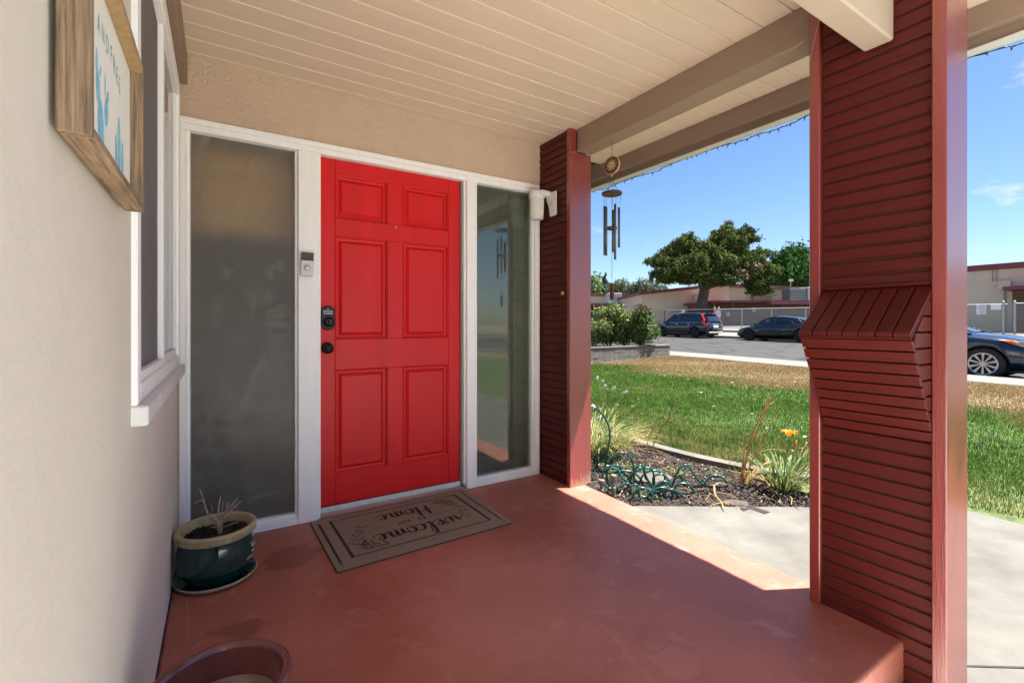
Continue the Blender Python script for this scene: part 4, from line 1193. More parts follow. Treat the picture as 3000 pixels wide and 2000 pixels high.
# raised scroll beads round the rim
b = B()
for i in range(46):
    a = 2*math.pi*i/46
    c0 = (PC[0]+.1512*math.cos(a), PC[1]+.1512*math.sin(a), 0)
    for q in range(7):
        an = q*R(55) + i; rr_ = .0072*(1-q*.09)
        pass
    pts = []
    for q in range(9):
        an = q*R(48); rr_ = .0078*(1-q*.085)
        du = rr_*math.cos(an); dz = rr_*math.sin(an)
        aa = a + du/.1512
        pts.append((PC[0]+.1512*math.cos(aa), PC[1]+.1512*math.sin(aa), .2025+dz))
    b.tube(pts, .0024, 4)
pp(b, 'rim_scroll', M['cream'])
b = B(); n_ = 22
vv = [(PC[0],PC[1],.1895)]; ff = []
for i in range(1,9):
    for k_ in range(n_):
        a = 2*math.pi*k_/n_; rr_ = .131*i/8
        vv.append((PC[0]+rr_*math.cos(a), PC[1]+rr_*math.sin(a), .186+random.uniform(-.006,.006)+(.004 if i<4 else 0)))
for k_ in range(n_): ff.append((0,1+k_,1+(k_+1)%n_))
for i in range(7):
    for k_ in range(n_):
        ff.append((1+i*n_+k_,1+(i+1)*n_+k_,1+(i+1)*n_+(k_+1)%n_,1+i*n_+(k_+1)%n_))
b.add(vv, ff)
for i in range(90):
    a = random.uniform(0,6.28); r_ = .125*math.sqrt(random.random()); s_ = random.uniform(.002,.006)
    x, y = PC[0]+r_*math.cos(a), PC[1]+r_*math.sin(a)
    b.box(x-s_,x+s_,y-s_,y+s_,.183,.190+s_*1.2)
pp(b, 'soil', M['soil'])
# script on the side of the pot, wrapped round the belly
b = B()
def on_pot(a0, zc):
    def f_(x, y_):
        z = zc + y_
        rad = float(np.interp(z, [.035,.07,.105,.14,.165], [.1245,.1425,.1502,.1483,.1402])) + .0006
        a = a0 + x/.148
        return (PC[0]+rad*math.cos(a), PC[1]+rad*math.sin(a), z)
    return f_
A0 = R(-30)
ec = lambda q: pp(q, 'letter', M['paleink'])
write(b, 'Wish', on_pot(A0, .126), .026, .06, .10, each=ec)
write(b, 'and', on_pot(A0+.02, .106), .019, .06, .10, each=ec)
write(b, 'dreams', on_pot(A0-.18, .085), .019, .06, .10, each=ec)
# dead plant
dp = thing('dead_plant', 'bare dried plant stump in the dark green pot', 'plant', (PC[0]+.015,PC[1]-.01,.19))
bx_, by_, bz_ = PC[0]+.015, PC[1]-.012, .183
def dpp(b_, n, m, **k):
    o = b_.build(n, m, dp, **k); o.location = -dp.location; return o
b = B()
b.tube([(bx_,by_,bz_-.01),(bx_-.004,by_+.004,bz_+.03),(bx_-.010,by_+.006,bz_+.055),(bx_-.012,by_+.004,bz_+.075)], [.007,.011,.017,.012], 8)
for i in range(40):
    a = random.uniform(0,6.28); r_ = random.uniform(.006,.022); z = bz_+random.uniform(.035,.08)
    x, y = bx_-.01+r_*math.cos(a), by_+.005+r_*math.sin(a)
    b.tube([(bx_-.01,by_+.005,z-.01),(x,y,z),(x+random.uniform(-.014,.014),y+random.uniform(-.014,.014),z+random.uniform(-.006,.016))],[.003,.0024,.0012],4)
dpp(b, 'stump', M['twig'])
cr_ = Vector((math.cos(YAW), -math.sin(YAW), 0))
def stick(pts, r_):
    P_ = [Vector((bx_-.01,by_+.005,bz_+.055)) + cr_*p[0] + Vector((0,0,1))*p[1] + Vector((math.sin(YAW),math.cos(YAW),0))*p[2] for p in pts]
    b.tube(spline(P_, 3), [r_*(1-.45*i/(3*(len(P_)-1))) for i in range(3*(len(P_)-1)+1)], 5)
for nm, pts, r_ in [
   (0, [(-.005,0,0),(-.035,.02,0),(-.055,.06,.005),(-.07,.10,.01),(-.088,.145,.01)], .0038),
   (0, [(-.055,.06,.005),(-.068,.055,.0),(-.072,.04,0)], .003),
   (0, [(-.066,.085,.01),(-.085,.098,.005),(-.10,.082,0)], .0035),
   (0, [(-.01,.01,0),(-.02,.04,-.02),(-.012,.07,-.02),(-.025,.095,-.02)], .0022),
   (0, [(.0,.01,0),(.002,.06,0),(.008,.115,.005)], .0042),
   (0, [(.002,.0,0),(.012,.045,.01),(.013,.085,.01)], .0038),
   (0, [(.004,.0,0),(.03,.04,.0),(.06,.075,0),(.085,.105,.0)], .0046),
   (0, [(.01,-.01,0),(.035,.025,-.01),(.07,.065,-.01),(.105,.098,-.01)], .005),
   (0, [(.02,.03,0),(.036,.05,0),(.043,.088,0)], .0036),
   (0, [(.01,-.02,0),(.04,-.012,-.01),(.07,.0,-.01),(.095,.006,-.01)], .0026)]:
    b = B(); stick(pts, r_); dpp(b, 'branch', M['twig'])

# ---------------- empty wine-red pot, cropped by the picture's lower edge
QC = (-.002, 1.235)
rp = thing('empty_pot', 'wine red glazed pot standing empty in the lower left corner', 'flower pot', (QC[0],QC[1],0))
def rpp(b_, n, m, **k):
    o = b_.build(n, m, rp, **k); o.location = -rp.location; return o
rpp(B().lathe([(.0001,0),(.095,0),(.102,.01),(.118,.10),(.130,.20),(.136,.262),(.140,.268),(.147,.274),(.149,.288),(.147,.298),(.140,.303),(.131,.300),(.127,.290)], (QC[0],QC[1],.001), 72), 'pot_body', M['redpot'], smooth=True)
rpp(B().lathe([(.127,.2895),(.125,.27),(.119,.20),(.112,.12),(.108,.10)], (QC[0],QC[1],.001), 64, mfn=None), 'pot_inside', M['redpot'], smooth=True)
rpp(B().lathe([(.1225,.225),(.09,.231),(.05,.228),(.0001,.229)], (QC[0],QC[1],.001), 48), 'dry_soil', M['potin'], smooth=True)

# ---------------- wind chime
wc = thing('wind_chime', 'wood and metal wind chime with a sun disc hanging from the porch beam', 'wind chime', (2.11,2.168,2.27))
def wp(b_, n, m, **k):
    o = b_.build(n, m, wc, **k); o.location = -wc.location; return o
M['cwood'] = mat('dark_reddish_wood', (.060,.020,.010), .5, .3, 40, c2=(.115,.045,.024))
M['cwoodlight'] = mat('pale_wood_edge', (.62,.33,.14), .5, .15, 40)
M['cmetal'] = mat('grey_chime_tube', (.10,.105,.11), .35, .1, 20, metal=.25)
M['cord'] = mat('thin_grey_cord', (.035,.032,.03), .8, .1, 20)
cxp, cyp = 2.11, 2.168
b = B()
ring = [(cxp, cyp+.006*math.cos(a), 2.292+.010*math.sin(a)) for a in np.linspace(0, 6.3, 10)]
b.tube(ring, .0013, 5).tube([(cxp,cyp,2.305),(cxp,cyp,2.320)], .002, 5)
b.T = None
wp(b, 'hook', M['brass'])
fv = Vector((math.sin(YAW+.25), math.cos(YAW+.25), 0)); rv = Vector((math.cos(YAW+.25), -math.sin(YAW+.25), 0)); zv = Vector((0,0,1))
b = B(); b.tube([(cxp,cyp,2.283),(cxp,cyp,2.168)], .0016, 4); b.tube([(cxp,cyp,2.060),(cxp,cyp,2.035)], .0009, 4)
for k_ in range(5):
    a = 2*math.pi*k_/5+.3
    b.tube([(cxp,cyp,2.035),(cxp+.040*math.cos(a),cyp+.040*math.sin(a),1.940)], .0011, 3)
    b.tube([(cxp+.056*math.cos(a),cyp+.056*math.sin(a),1.925),(cxp+.050*math.cos(a),cyp+.050*math.sin(a),1.855)], .0012, 3)
b.tube([(cxp,cyp,1.925),(cxp,cyp,1.365)], .0013, 4)
wp(b, 'cord', M['cord'])
# sun disc: faces the viewer side
nd_ = -(fv*.86 + rv*.5).normalized(); nu = zv.cross(nd_).normalized()
DCT = Matrix((( nu.x, zv.x, nd_.x, cxp),(nu.y, zv.y, nd_.y, cyp),(nu.z, zv.z, nd_.z, 2.111),(0,0,0,1)))
b = B(); b.T = DCT
b.lathe([(.0001,-.009),(.054,-.009),(.056,-.006),(.056,.004),(.053,.006)], n=40, m=1)
b.lathe([(.053,.006),(.0001,.006)], n=40, m=0)
wp(b, 'sun_disc', [M['cwood'], M['cwoodlight']])
b = B(); b.T = DCT
pts = []
for k_ in range(22):
    a = 2*math.pi*k_/22; rr_ = .042 if k_ % 2 == 0 else .022
    pts.append((rr_*math.cos(a+.15*(k_%2==0)), rr_*math.sin(a+.15*(k_%2==0)), .0068))
b.add([(0,0,.0068)]+pts, [(0,1+i,1+(i+1)%22) for i in range(22)], 0)
ring = [(.024*math.cos(a),.024*math.sin(a),.0072) for a in np.linspace(0,2*math.pi,24)]
b.tube(ring, .0009, 4, 1)
for ex in (-.008,.008): b.tube([(ex-.004,.006,.0072),(ex+.004,.006,.0072)], .001, 4, 1)
b.tube([(-.008,-.009,.0072),(0,-.012,.0072),(.008,-.009,.0072)], .001, 4, 1); b.tube([(0,.004,.0072),(.001,-.004,.0072)], .001, 4, 1)
wp(b, 'sun_face', [M['cream'], M['cwood']])
b = B(); b.lathe([(.0001,-.006),(.005,-.003),(.006,0),(.005,.003),(.0001,.006)], (cxp,cyp,2.044), 12); wp(b, 'bead', M['silver'], smooth=True)
wp(B().lathe([(.0001,-.009),(.060,-.009),(.064,-.005),(.064,.005),(.060,.009),(.0001,.009)], (cxp,cyp,1.932), 36), 'top_ring', M['cwood'], smooth=False)
wp(B().lathe([(.0001,-.009),(.030,-.009),(.033,-.004),(.033,.004),(.030,.009),(.0001,.009)], (cxp,cyp,1.712), 28), 'striker', M['cwood'])
def tube_at(dr, df, z1, z0):
    p = Vector((cxp,cyp,0)) + Vector((math.cos(YAW),-math.sin(YAW),0))*dr + Vector((math.sin(YAW),math.cos(YAW),0))*df
    b_ = B()
    nn = 14; ro, ri = .0075, .0062
    vv = []; ff = []
    for z, r_ in ((z0,ri),(z0,ro),(z1,ro),(z1,ri)):
        for k_ in range(nn):
            a = 2*math.pi*k_/nn; vv.append((p.x+r_*math.cos(a),p.y+r_*math.sin(a),z))
    for i in range(3):
        for k_ in range(nn): ff.append((i*nn+k_, i*nn+(k_+1)%nn, (i+1)*nn+(k_+1)%nn, (i+1)*nn+k_))
    b_.add(vv, ff); wp(b_, 'chime_tube', M['cmetal'], smooth=True)
tube_at(-.043, .02, 1.858, 1.545); tube_at(-.040, -.018, 1.842, 1.535); tube_at(.010, -.046, 1.853, 1.507); tube_at(.0125, .030, 1.835, 1.565); tube_at(.046, .005, 1.845, 1.590)
wp(B().box(cxp-.006,cxp+.006,cyp-.016,cyp+.016,1.258,1.362), 'wind_paddle', M['cwood'], bevel=.004)
del wp

# ---------------- string lights under the roof edge
sl = thing('string_lights', 'green wired string of small unlit lights along the porch roof edge', 'string lights', (2.74,1.6,2.262))
M['cable'] = mat('dark_green_cable', (.010,.022,.016), .5, .1, 30)
M['socket'] = mat('dark_bulb_socket', (.02,.03,.028), .4, .1, 30)
M['bulb'] = mat('clear_mini_bulb', (.35,.36,.34), .15, .05, 30)
pts = [(4.4,2.263),(3.6,2.264),(3.046,2.262),(2.988,2.258),(2.90,2.249),(2.823,2.250),(2.765,2.258),(2.705,2.260),(2.55,2.255),(2.473,2.252),(2.372,2.246),(2.288,2.255),(2.185,2.262),(2.0,2.263),(1.9,2.262),(1.828,2.260),(1.738,2.252),(1.661,2.247),(1.599,2.253),(1.524,2.246),(1.471,2.243),(1.412,2.247),(1.37,2.252),(1.288,2.262),(1.1,2.263),(.9,2.25),(.7,2.262),(.56,2.252),(.50,2.244),(.42,2.252),(.2,2.262),(-.2,2.255)]
ctl = [Vector((2.764+.004*math.sin(i*2.1), p[0], p[1])) for i, p in enumerate(pts)]
cp = spline(ctl, 5)
b = B(); b.tube(cp, .0021, 5)
o = b.build('cable', M['cable'], sl); o.location = -sl.location
b = B(); b.tube([p + Vector((.004*math.sin(i*1.3), 0, .004*math.cos(i*1.3))) for i, p in enumerate(cp)], .0014, 4)
o = b.build('cable', M['cable'], sl); o.location = -sl.location
bulb_src = None
for i, y in enumerate([3.20,3.046,2.96,2.88,2.80,2.705,2.60,2.50,2.42,2.34,2.23,2.12,2.06,2.02,1.95,1.87,1.79,1.73,1.665,1.60,1.53,1.47,1.41,1.33,1.24,1.10,.92,.75,.60,.53,.44]):
    j = min(range(len(cp)), key=lambda q: abs(cp[q].y - y))
    p = cp[j]
    if bulb_src is None:
        bs_ = B().lathe([(.0001,.002),(.0032,.002),(.0035,-.014),(.0028,-.016),(.0001,-.016)], (0,0,0), 8, m=0)
        bs_.lathe([(.0024,-.0165),(.0024,-.026),(.0001,-.031)], (0,0,0), 8, m=1)
        bulb_src = bs_.build('mini_light', [M['socket'], M['bulb']], sl)
        bulb_src.location = p - wloc(sl); o = bulb_src
    else:
        o = inst(bulb_src, 'mini_light', p, sl)
    o.rotation_euler = (random.uniform(-.7,.7), random.uniform(-.7,.7), 0)

# cobweb strands in the corner of the beams and on the far post
b = B()
for (a_, c_, sag) in [((2.055,.95,2.41),(1.99,1.04,2.30),.01),((1.995,.948,2.25),(2.055,1.12,2.28),.02),((1.99,.90,2.33),(1.99,.947,2.12),.005),((2.0,2.45,2.26),(2.05,2.40,2.275),.01),((2.19,2.45,2.3),(2.06,2.38,2.275),.02),((2.0,2.452,2.16),(2.03,2.447,2.26),.004)]:
    p, q = Vector(a_), Vector(c_); b.tube([p, (p+q)/2-Vector((0,0,sag)), q], .0005, 3)
tag(b.build('cobweb', mat('pale_cobweb', (.6,.56,.5), .9)), 'few pale cobweb strands between the beam and the red columns', 'cobweb', kind='stuff')
# ================================================================ GARDEN
def in_bed(x, y):
    if not (2.16 < x < 3.66 and y < 6.2): return False
    return y > 2.42 - .645*(x-2.16) + .02
# bark chips
def chips(name, n, m, smin, smax, region, zc, seed, label=None, flat_=.35):
    r_ = np.random.default_rng(seed)
    V_ = []; F_ = []
    c = 0
    while c < n:
        x = r_.uniform(2.15, 4.2); y = r_.uniform(1.1, 5.2)
        if not region(x, y): continue
        s_ = r_.uniform(smin, smax); l_ = s_*r_.uniform(1.2, 3.2); t_ = s_*flat_
        a = r_.uniform(0, math.pi); tx = r_.uniform(-.5,.5); ty = r_.uniform(-.5,.5)
        u = np.array([math.cos(a), math.sin(a), tx]); w_ = np.array([-math.sin(a), math.cos(a), ty])
        nn = np.cross(u, w_); nn /= np.linalg.norm(nn)
        p = np.array([x, y, zc + r_.uniform(0, .022)])
        base = [p+u*l_*.5+w_*s_*.2, p+w_*s_*.5, p-u*l_*.5+w_*s_*.1, p-w_*s_*.5]
        o = len(V_)
        V_ += [q - nn*t_*.5 for q in base] + [q + nn*t_*.5 for q in base]
        F_ += [(o+4,o+5,o+6),(o+4,o+6,o+7),(o,o+1,o+5),(o,o+5,o+4),(o+1,o+2,o+6),(o+1,o+6,o+5),(o+2,o+3,o+7),(o+2,o+7,o+6),(o+3,o,o+4),(o+3,o+4,o+7)]
        c += 1
    o = fast_mesh(name, V_, F_, m)
    return tag(o, label, None, kind='stuff')
chips('bark_mulch', 9000, M['chip'], .006, .020, in_bed, -.158, 3, 'dark bark mulch chips covering the flower bed')
chips('dry_litter', 1100, M['chippale'], .004, .011, in_bed, -.148, 4, 'pale dry leaf litter scattered over the dark mulch', .15)

# grass blades
def grass():
    r_ = np.random.default_rng(5)
    Nn = 400000
    X = 3.75 + (12.0-3.75)*r_.random(Nn)**1.25
    Yy = r_.uniform(0, 1, Nn)
    lo = X*-.22; hi = np.minimum(X*1.42, 12.0)
    Yp = lo + (hi-lo)*Yy
    keep = ~((Yp > 9.65) & (X > 6.5))
    edge_x = np.interp(Yp, [.3,.8,1.06,1.32,1.68,2.0,2.4,2.9,3.5,4.2,6.5], [4.33,4.36,4.30,4.33,4.16,4.01,3.87,3.79,3.78,3.74,3.70])
    keep &= X > edge_x
    # thinner in the bare patches beside the edging
    keep &= ~((X < edge_x+.5) & (r_.random(Nn) < .35))
    X = X[keep]; Yp = Yp[keep]; n = len(X)
    zg = np.array([ground_z(x, y) for x, y in zip(X, Yp)])
    dist = np.sqrt(X**2+Yp**2)
    h = r_.uniform(.018, .052, n) * np.where(X > 9, .7, 1) * (1+.25*np.sin(X*2.1+Yp*1.7))
    tall = r_.random(n) < .012; h[tall] *= 1.9
    w_ = .0016 + .00055*dist * r_.uniform(.7, 1.3, n)
    a = r_.uniform(0, 2*np.pi, n); la = r_.uniform(0, 2*np.pi, n); le = h*r_.uniform(.15, .9, n)
    p0 = np.stack([X-np.cos(a)*w_/2, Yp-np.sin(a)*w_/2, zg-.004], 1)
    p1 = np.stack([X+np.cos(a)*w_/2, Yp+np.sin(a)*w_/2, zg-.004], 1)
    mx_ = X+np.cos(la)*le*.4; my = Yp+np.sin(la)*le*.4
    p2 = np.stack([mx_+np.cos(a)*w_*.4, my+np.sin(a)*w_*.4, zg+h*.65], 1)
    p3 = np.stack([mx_-np.cos(a)*w_*.4, my-np.sin(a)*w_*.4, zg+h*.65], 1)
    p4 = np.stack([X+np.cos(la)*le, Yp+np.sin(la)*le, zg+h], 1)
    V_ = np.stack([p0,p1,p2,p3,p4], 1).reshape(-1, 3)
    o = np.arange(n)[:,None]*5
    F_ = np.concatenate([o+np.array([[0,1,2]]), o+np.array([[0,2,3]]), o+np.array([[3,2,4]])], 0)
    tag(fast_mesh('grass', V_, F_, M['blade']), 'short lawn grass, green with straw coloured patches', None, kind='stuff')
grass()
# fallen leaves on the lawn
r_ = np.random.default_rng(9)
V_ = []; F_ = []
for i in range(110):
    x = r_.uniform(4.2, 10); y = r_.uniform(x*.2, x*1.25); z = ground_z(x, y)+r_.uniform(.02,.04)
    s_ = r_.uniform(.012,.026); a = r_.uniform(0, 6.3)
    o = len(V_)
    for q in range(4):
        an = a+q*math.pi/2; rr_ = s_*(1.4 if q % 2 == 0 else .7)
        V_.append((x+rr_*math.cos(an), y+rr_*math.sin(an), z+r_.uniform(-.01,.01)))
    F_ += [(o,o+1,o+2),(o,o+2,o+3)]
tag(fast_mesh('fallen_leaves', V_, F_, M['chippale']), 'few pale fallen leaves lying on the lawn', None, kind='stuff')

# blades of a strap leaved plant
def straps(n, base, rad, length, spread, width, droop, seed, bias=(0,0), lenvar=.3, k=7):
    r_ = np.random.default_rng(seed)
    V_ = []; F_ = []
    for i in range(n):
        a = r_.uniform(0, 2*math.pi); rr_ = rad*math.sqrt(r_.random())
        x0, y0 = base[0]+rr_*math.cos(a), base[1]+rr_*math.sin(a)
        L_ = length*(1+r_.uniform(-lenvar, lenvar)); sp = spread*r_.uniform(.2, 1.0); w_ = width*r_.uniform(.7,1.2)
        a2 = a + r_.uniform(-.6,.6)
        dx, dy = math.cos(a2)*sp+bias[0], math.sin(a2)*sp+bias[1]
        dr = droop*r_.uniform(.3,1.2)
        tx, ty = -math.sin(a2), math.cos(a2)
        o = len(V_)
        for j in range(k+1):
            t = j/k
            x = x0+dx*L_*t*(1+.4*t); y = y0+dy*L_*t*(1+.4*t); z = base[2]+L_*(t*(1-.25*sp) - dr*t*t*t)
            z = max(z, base[2]+.004)
            ww = w_*(1-t**2.2)*.5+.0004
            V_ += [(x-tx*ww,y-ty*ww,z+ww*.5),(x,y,z-ww*.3),(x+tx*ww,y+ty*ww,z+ww*.5)]
            if j < k:
                q = o+3*j
                F_ += [(q,q+1,q+4),(q,q+4,q+3),(q+1,q+2,q+5),(q+1,q+5,q+4)]
    return V_, F_
def plant(name, label, cat, loc, group=None):
    return thing(name, label, cat, loc, group)
def strap_part(name, pr, m, *a, **k):
    V_, F_ = straps(*a, **k)
    return fast_mesh(name, V_, F_, m, pr)
# daylily
dl = plant('daylily', 'clump of strappy green daylily leaves with one orange flower beside the near column', 'plant', (3.60,1.87,-.15))
strap_part('foliage', dl, M['lily_leaf'], 95, (3.60,1.87,-.15), .085, .34, .75, .013, .45, 21, bias=(.05,-.05))
strap_part('dry_leaf', dl, M['straw'], 26, (3.56,1.92,-.15), .08, .22, .8, .010, .6, 22)
b = B()
for pts in ([(3.60,1.88,-.15),(3.60,1.875,.05),(3.625,1.86,.19),(3.623,1.858,.245)], [(3.61,1.87,-.15),(3.63,1.85,.0),(3.655,1.84,.14),(3.66,1.837,.18)], [(3.62,1.86,-.15),(3.68,1.82,.02),(3.72,1.80,.15)]):
    b.tube(spline(pts,4), .0032, 5)
b.build('stem', M['lily_leaf'], dl)
fc = Vector((3.623,1.858,.262)); V_ = []; F_ = []
for k_ in range(6):
    a = k_*math.pi/3+.2; pw = .017 if k_ % 2 else .012; o = len(V_)
    for j in range(7):
        t = j/6; rr_ = .008+.052*t; z = .050*math.sin(t*2.0)-.030*t*t*t
        ww = pw*math.sin(math.pi*(.15+.82*t))
        c_ = fc + Vector((math.cos(a)*rr_, math.sin(a)*rr_, z)); tt = Vector((-math.sin(a), math.cos(a), 0))
        V_ += [tuple(c_-tt*ww+Vector((0,0,.004))), tuple(c_), tuple(c_+tt*ww+Vector((0,0,.004)))]
        if j < 6:
            q = o+3*j; F_ += [(q,q+1,q+4),(q,q+4,q+3),(q+1,q+2,q+5),(q+1,q+5,q+4)]
fo = fast_mesh('flower', V_, F_, M['orange'], dl)
b = B()
for k_ in range(5):
    a = k_*1.25; b.tube([tuple(fc), tuple(fc+Vector((.012*math.cos(a),.012*math.sin(a),.030)))], .0012, 4)
b.build('stamen', M['orange'], dl)
for (p, q_, r0) in (((3.66,1.837,.17),(3.675,1.828,.235),.0085),((3.72,1.80,.14),(3.733,1.79,.205),.007),((3.585,1.89,.17),(3.582,1.895,.235),.005)):
    p, q_ = Vector(p), Vector(q_); pts = [p.lerp(q_, t) for t in (0,.25,.5,.75,1)]
    B().tube(pts, [r0*.4,r0,r0,r0*.8,r0*.15], 7).build('bud', M['orangebud'], dl, smooth=True)
# society garlic clump at the far column
gc = plant('garlic_clump', 'arching pale green grassy clump with small lilac flowers beside the far column', 'plant', (3.13,3.35,-.15))
strap_part('foliage', gc, M['garlic_leaf'], 330, (3.08,3.40,-.15), .20, .46, .75, .0085, .55, 31, bias=(.06,-.03))
strap_part('dry_leaf', gc, M['straw'], 120, (3.16,3.34,-.15), .16, .36, .95, .006, .65, 32, bias=(.12,-.06))
fl = [(3.331,3.341,.307),(3.40,3.29,.44),(3.208,3.418,.55),(3.22,3.40,.50),(3.16,3.45,.58),(3.45,3.25,.30),(3.12,3.40,.20),(3.30,3.36,.48)]
b = B()
for i, p in enumerate(fl):
    bf = B()
    b.tube(spline([(3.12+.02*i*.3,3.38,-.15),(3.15+.03*(i%3),3.37,(p[2]-.1)/2),p],4), .0016, 4)
    for q in range(26):
        d_ = Vector((random.gauss(0,1),random.gauss(0,1),random.gauss(0,.7))).normalized()*random.uniform(.006,.022)
        c_ = Vector(p)+d_; s_ = .0045; u_ = d_.orthogonal().normalized()*s_; w_ = d_.cross(u_).normalized()*s_
        bf.add([tuple(c_+u_),tuple(c_+w_),tuple(c_-u_),tuple(c_-w_)], [(0,1,2,3)])
    bf.build('flower', M['lilac'], gc)
b.build('stem', M['garlic_leaf'], gc)
ag = plant('variegated_plant', 'small plant with stiff pale edged leaves in front of the grassy clump', 'plant', (3.08,3.22,-.15))
strap_part('foliage', ag, M['agave'], 13, (3.08,3.22,-.15), .02, .24, .42, .036, .05, 41, lenvar=.2)
wl = plant('broad_leaf_weed', 'single broad bright green leaf at the foot of the far red column', 'plant', (2.74,3.0,-.15))
V_ = []; F_ = []
for j in range(9):
    t = j/8; ww = .035*math.sin(math.pi*min(.97,t*.93+.05)); c_ = Vector((2.70+.07*t, 2.99-.03*t, .02+.06*math.sin(t*2)))
    V_ += [(c_.x,c_.y-ww*.5,c_.z+ww),(c_.x,c_.y,c_.z),(c_.x+.01,c_.y+ww*.5,c_.z-ww)]
    if j < 8:
        q = 3*j; F_ += [(q,q+1,q+4),(q,q+4,q+3),(q+1,q+2,q+5),(q+1,q+5,q+4)]
fast_mesh('leaf', V_, F_, M['weed'], wl)
B().tube([(2.70,2.99,.02),(2.69,3.0,-.15)], .002, 4).build('stem', M['weed'], wl)
# dead stalks
def stalk(name, label, base, mt__, lines, tufts=()):
    t_ = plant(name, label, 'dead plant', base)
    for (pts, r0) in lines:
        P_ = spline(pts, 5)
        B().tube(P_, [r0*(1-.65*i/(len(P_)-1)) for i in range(len(P_))], 5).build('stalk', mt__, t_)
    return t_
st = stalk('dead_stalk', 'thin forked brown dead stalks standing by the concrete edging', (3.485,3.067,-.15), M['brownstalk'], [
  ([(3.485,3.067,-.15),(3.51,3.03,.0),(3.545,2.98,.13),(3.60,2.93,.24),(3.62,2.915,.36),(3.67,2.89,.45),(3.686,2.882,.48)], .006),
  ([(3.545,2.98,.13),(3.59,2.94,.20),(3.63,2.91,.25),(3.655,2.90,.40)], .004),
  ([(3.46,3.09,-.15),(3.47,3.08,.0),(3.49,3.05,.10),(3.53,3.0,.22),(3.56,2.97,.27)], .0045),
  ([(3.53,3.0,.20),(3.51,3.02,.24),(3.50,3.03,.30)], .003),
  ([(3.60,2.93,.22),(3.66,2.90,.25),(3.68,2.88,.15),(3.69,2.88,.06)], .0026),
  ([(3.55,2.97,.02),(3.60,2.93,.06),(3.64,2.90,.05),(3.65,2.90,-.03)], .0022)])
for (p, q, w__) in (((3.56,2.96,.26),(3.52,2.98,.33),.006),((3.62,2.92,.24),(3.70,2.86,.20),.005),((3.72,2.86,.16),(3.80,2.80,.12),.006)):
    V_, F_ = [], []
    for j in range(6):
        t = j/5; c_ = Vector(p).lerp(Vector(q), t)+Vector((0,0,.02*math.sin(t*3))); ww = w__*(1-t)*.5+.0006
        V_ += [(c_.x,c_.y,c_.z-ww),(c_.x+.002,c_.y,c_.z),(c_.x,c_.y,c_.z+ww)]
        if j < 5: q_ = 3*j; F_ += [(q_,q_+1,q_+4),(q_,q_+4,q_+3),(q_+1,q_+2,q_+5),(q_+1,q_+5,q_+4)]
    fast_mesh('dry_leaf', V_, F_, M['straw'], st)
s2_ = stalk('dead_stalk', 'tall upright bundle of straw coloured dead stalks left of the daylily', (3.475,2.14,-.15), M['straw'], [
  ([(3.470,2.145,-.15),(3.485,2.12,.02),(3.51,2.09,.20),(3.545,2.055,.33),(3.58,2.02,.45),(3.60,1.99,.56)], .0085),
  ([(3.475,2.14,-.15),(3.495,2.11,.05),(3.53,2.07,.22),(3.57,2.03,.36),(3.61,1.99,.50),(3.635,1.97,.60)], .007),
  ([(3.48,2.135,-.15),(3.53,2.08,.05),(3.58,2.02,.20),(3.62,1.98,.34),(3.66,1.95,.42)], .0065),
  ([(3.47,2.145,-.15),(3.48,2.13,.05),(3.495,2.12,.22),(3.500,2.11,.36)], .008),
  ([(3.50,2.10,.0),(3.55,2.05,.10),(3.62,1.97,.14),(3.70,1.90,.12)], .003),
  ([(3.49,2.11,.03),(3.56,2.04,.18),(3.56,2.04,.26),(3.53,2.07,.31)], .003),
  ([(3.46,2.16,-.13),(3.40,2.20,-.02),(3.43,2.18,.08),(3.45,2.17,.17)], .0025),
  ([(3.48,2.13,-.10),(3.44,2.18,-.03),(3.46,2.16,.02)], .004)])
V_, F_ = [], []
r_ = np.random.default_rng(77)
for i in range(60):
    base_t = r_.uniform(0, 1); 
    p = Vector((3.50,2.10,.12)).lerp(Vector((3.60,1.99,.50)), base_t) + Vector(r_.uniform(-.012,.012,3))
    q = p + Vector((r_.uniform(0,.06), r_.uniform(-.05,.01), r_.uniform(.04,.13)))
    mid = (p+q)/2 + Vector(r_.uniform(-.012,.012,3)); o = len(V_)
    for j, c_ in enumerate((p, mid, q)):
        ww = (.004,.003,.0006)[j]
        V_ += [(c_.x-ww,c_.y,c_.z),(c_.x+ww,c_.y,c_.z+ww)]
    F_ += [(o,o+1,o+3),(o,o+3,o+2),(o+2,o+3,o+5),(o+2,o+5,o+4)]
fast_mesh('dry_leaf', V_, F_, M['straw'], s2_)
strap_part('dry_leaf', s2_, M['straw'], 16, (3.50,2.10,-.15), .03, .30, .45, .010, .7, 78, bias=(.2,-.2))

# small weeds, debris strands
wd = B()
V_, F_ = [], []
for (cx_, cy_, n_, r0) in ((2.75,2.72,60,.12),(3.03,2.72,46,.07),(3.25,2.55,80,.12),(2.95,3.0,60,.16),(3.0,2.9,24,.04),(2.55,2.35,16,.05),(2.60,2.25,10,.03),(3.5,2.4,24,.08),(3.0,3.15,50,.2),(3.42,1.85,12,.05)):
    for i in range(n_):
        a = r_.uniform(0,6.3); q = r0*math.sqrt(r_.random()); x, y = cx_+q*math.cos(a), cy_+q*math.sin(a)
        if not in_bed(x, y): continue
        z = -.145+r_.uniform(0,.04); s_ = r_.uniform(.004,.012); a2 = r_.uniform(0,6.3); o = len(V_)
        for k_ in range(4):
            an = a2+k_*math.pi/2; rr_ = s_*(1.3 if k_%2==0 else .6)
            V_.append((x+rr_*math.cos(an), y+rr_*math.sin(an), z+r_.uniform(-.006,.006)))
        F_ += [(o,o+1,o+2),(o,o+2,o+3)]
tag(fast_mesh('bed_weeds', V_, F_, M['weed']), 'tiny green weeds sprouting between the mulch', None, kind='stuff')
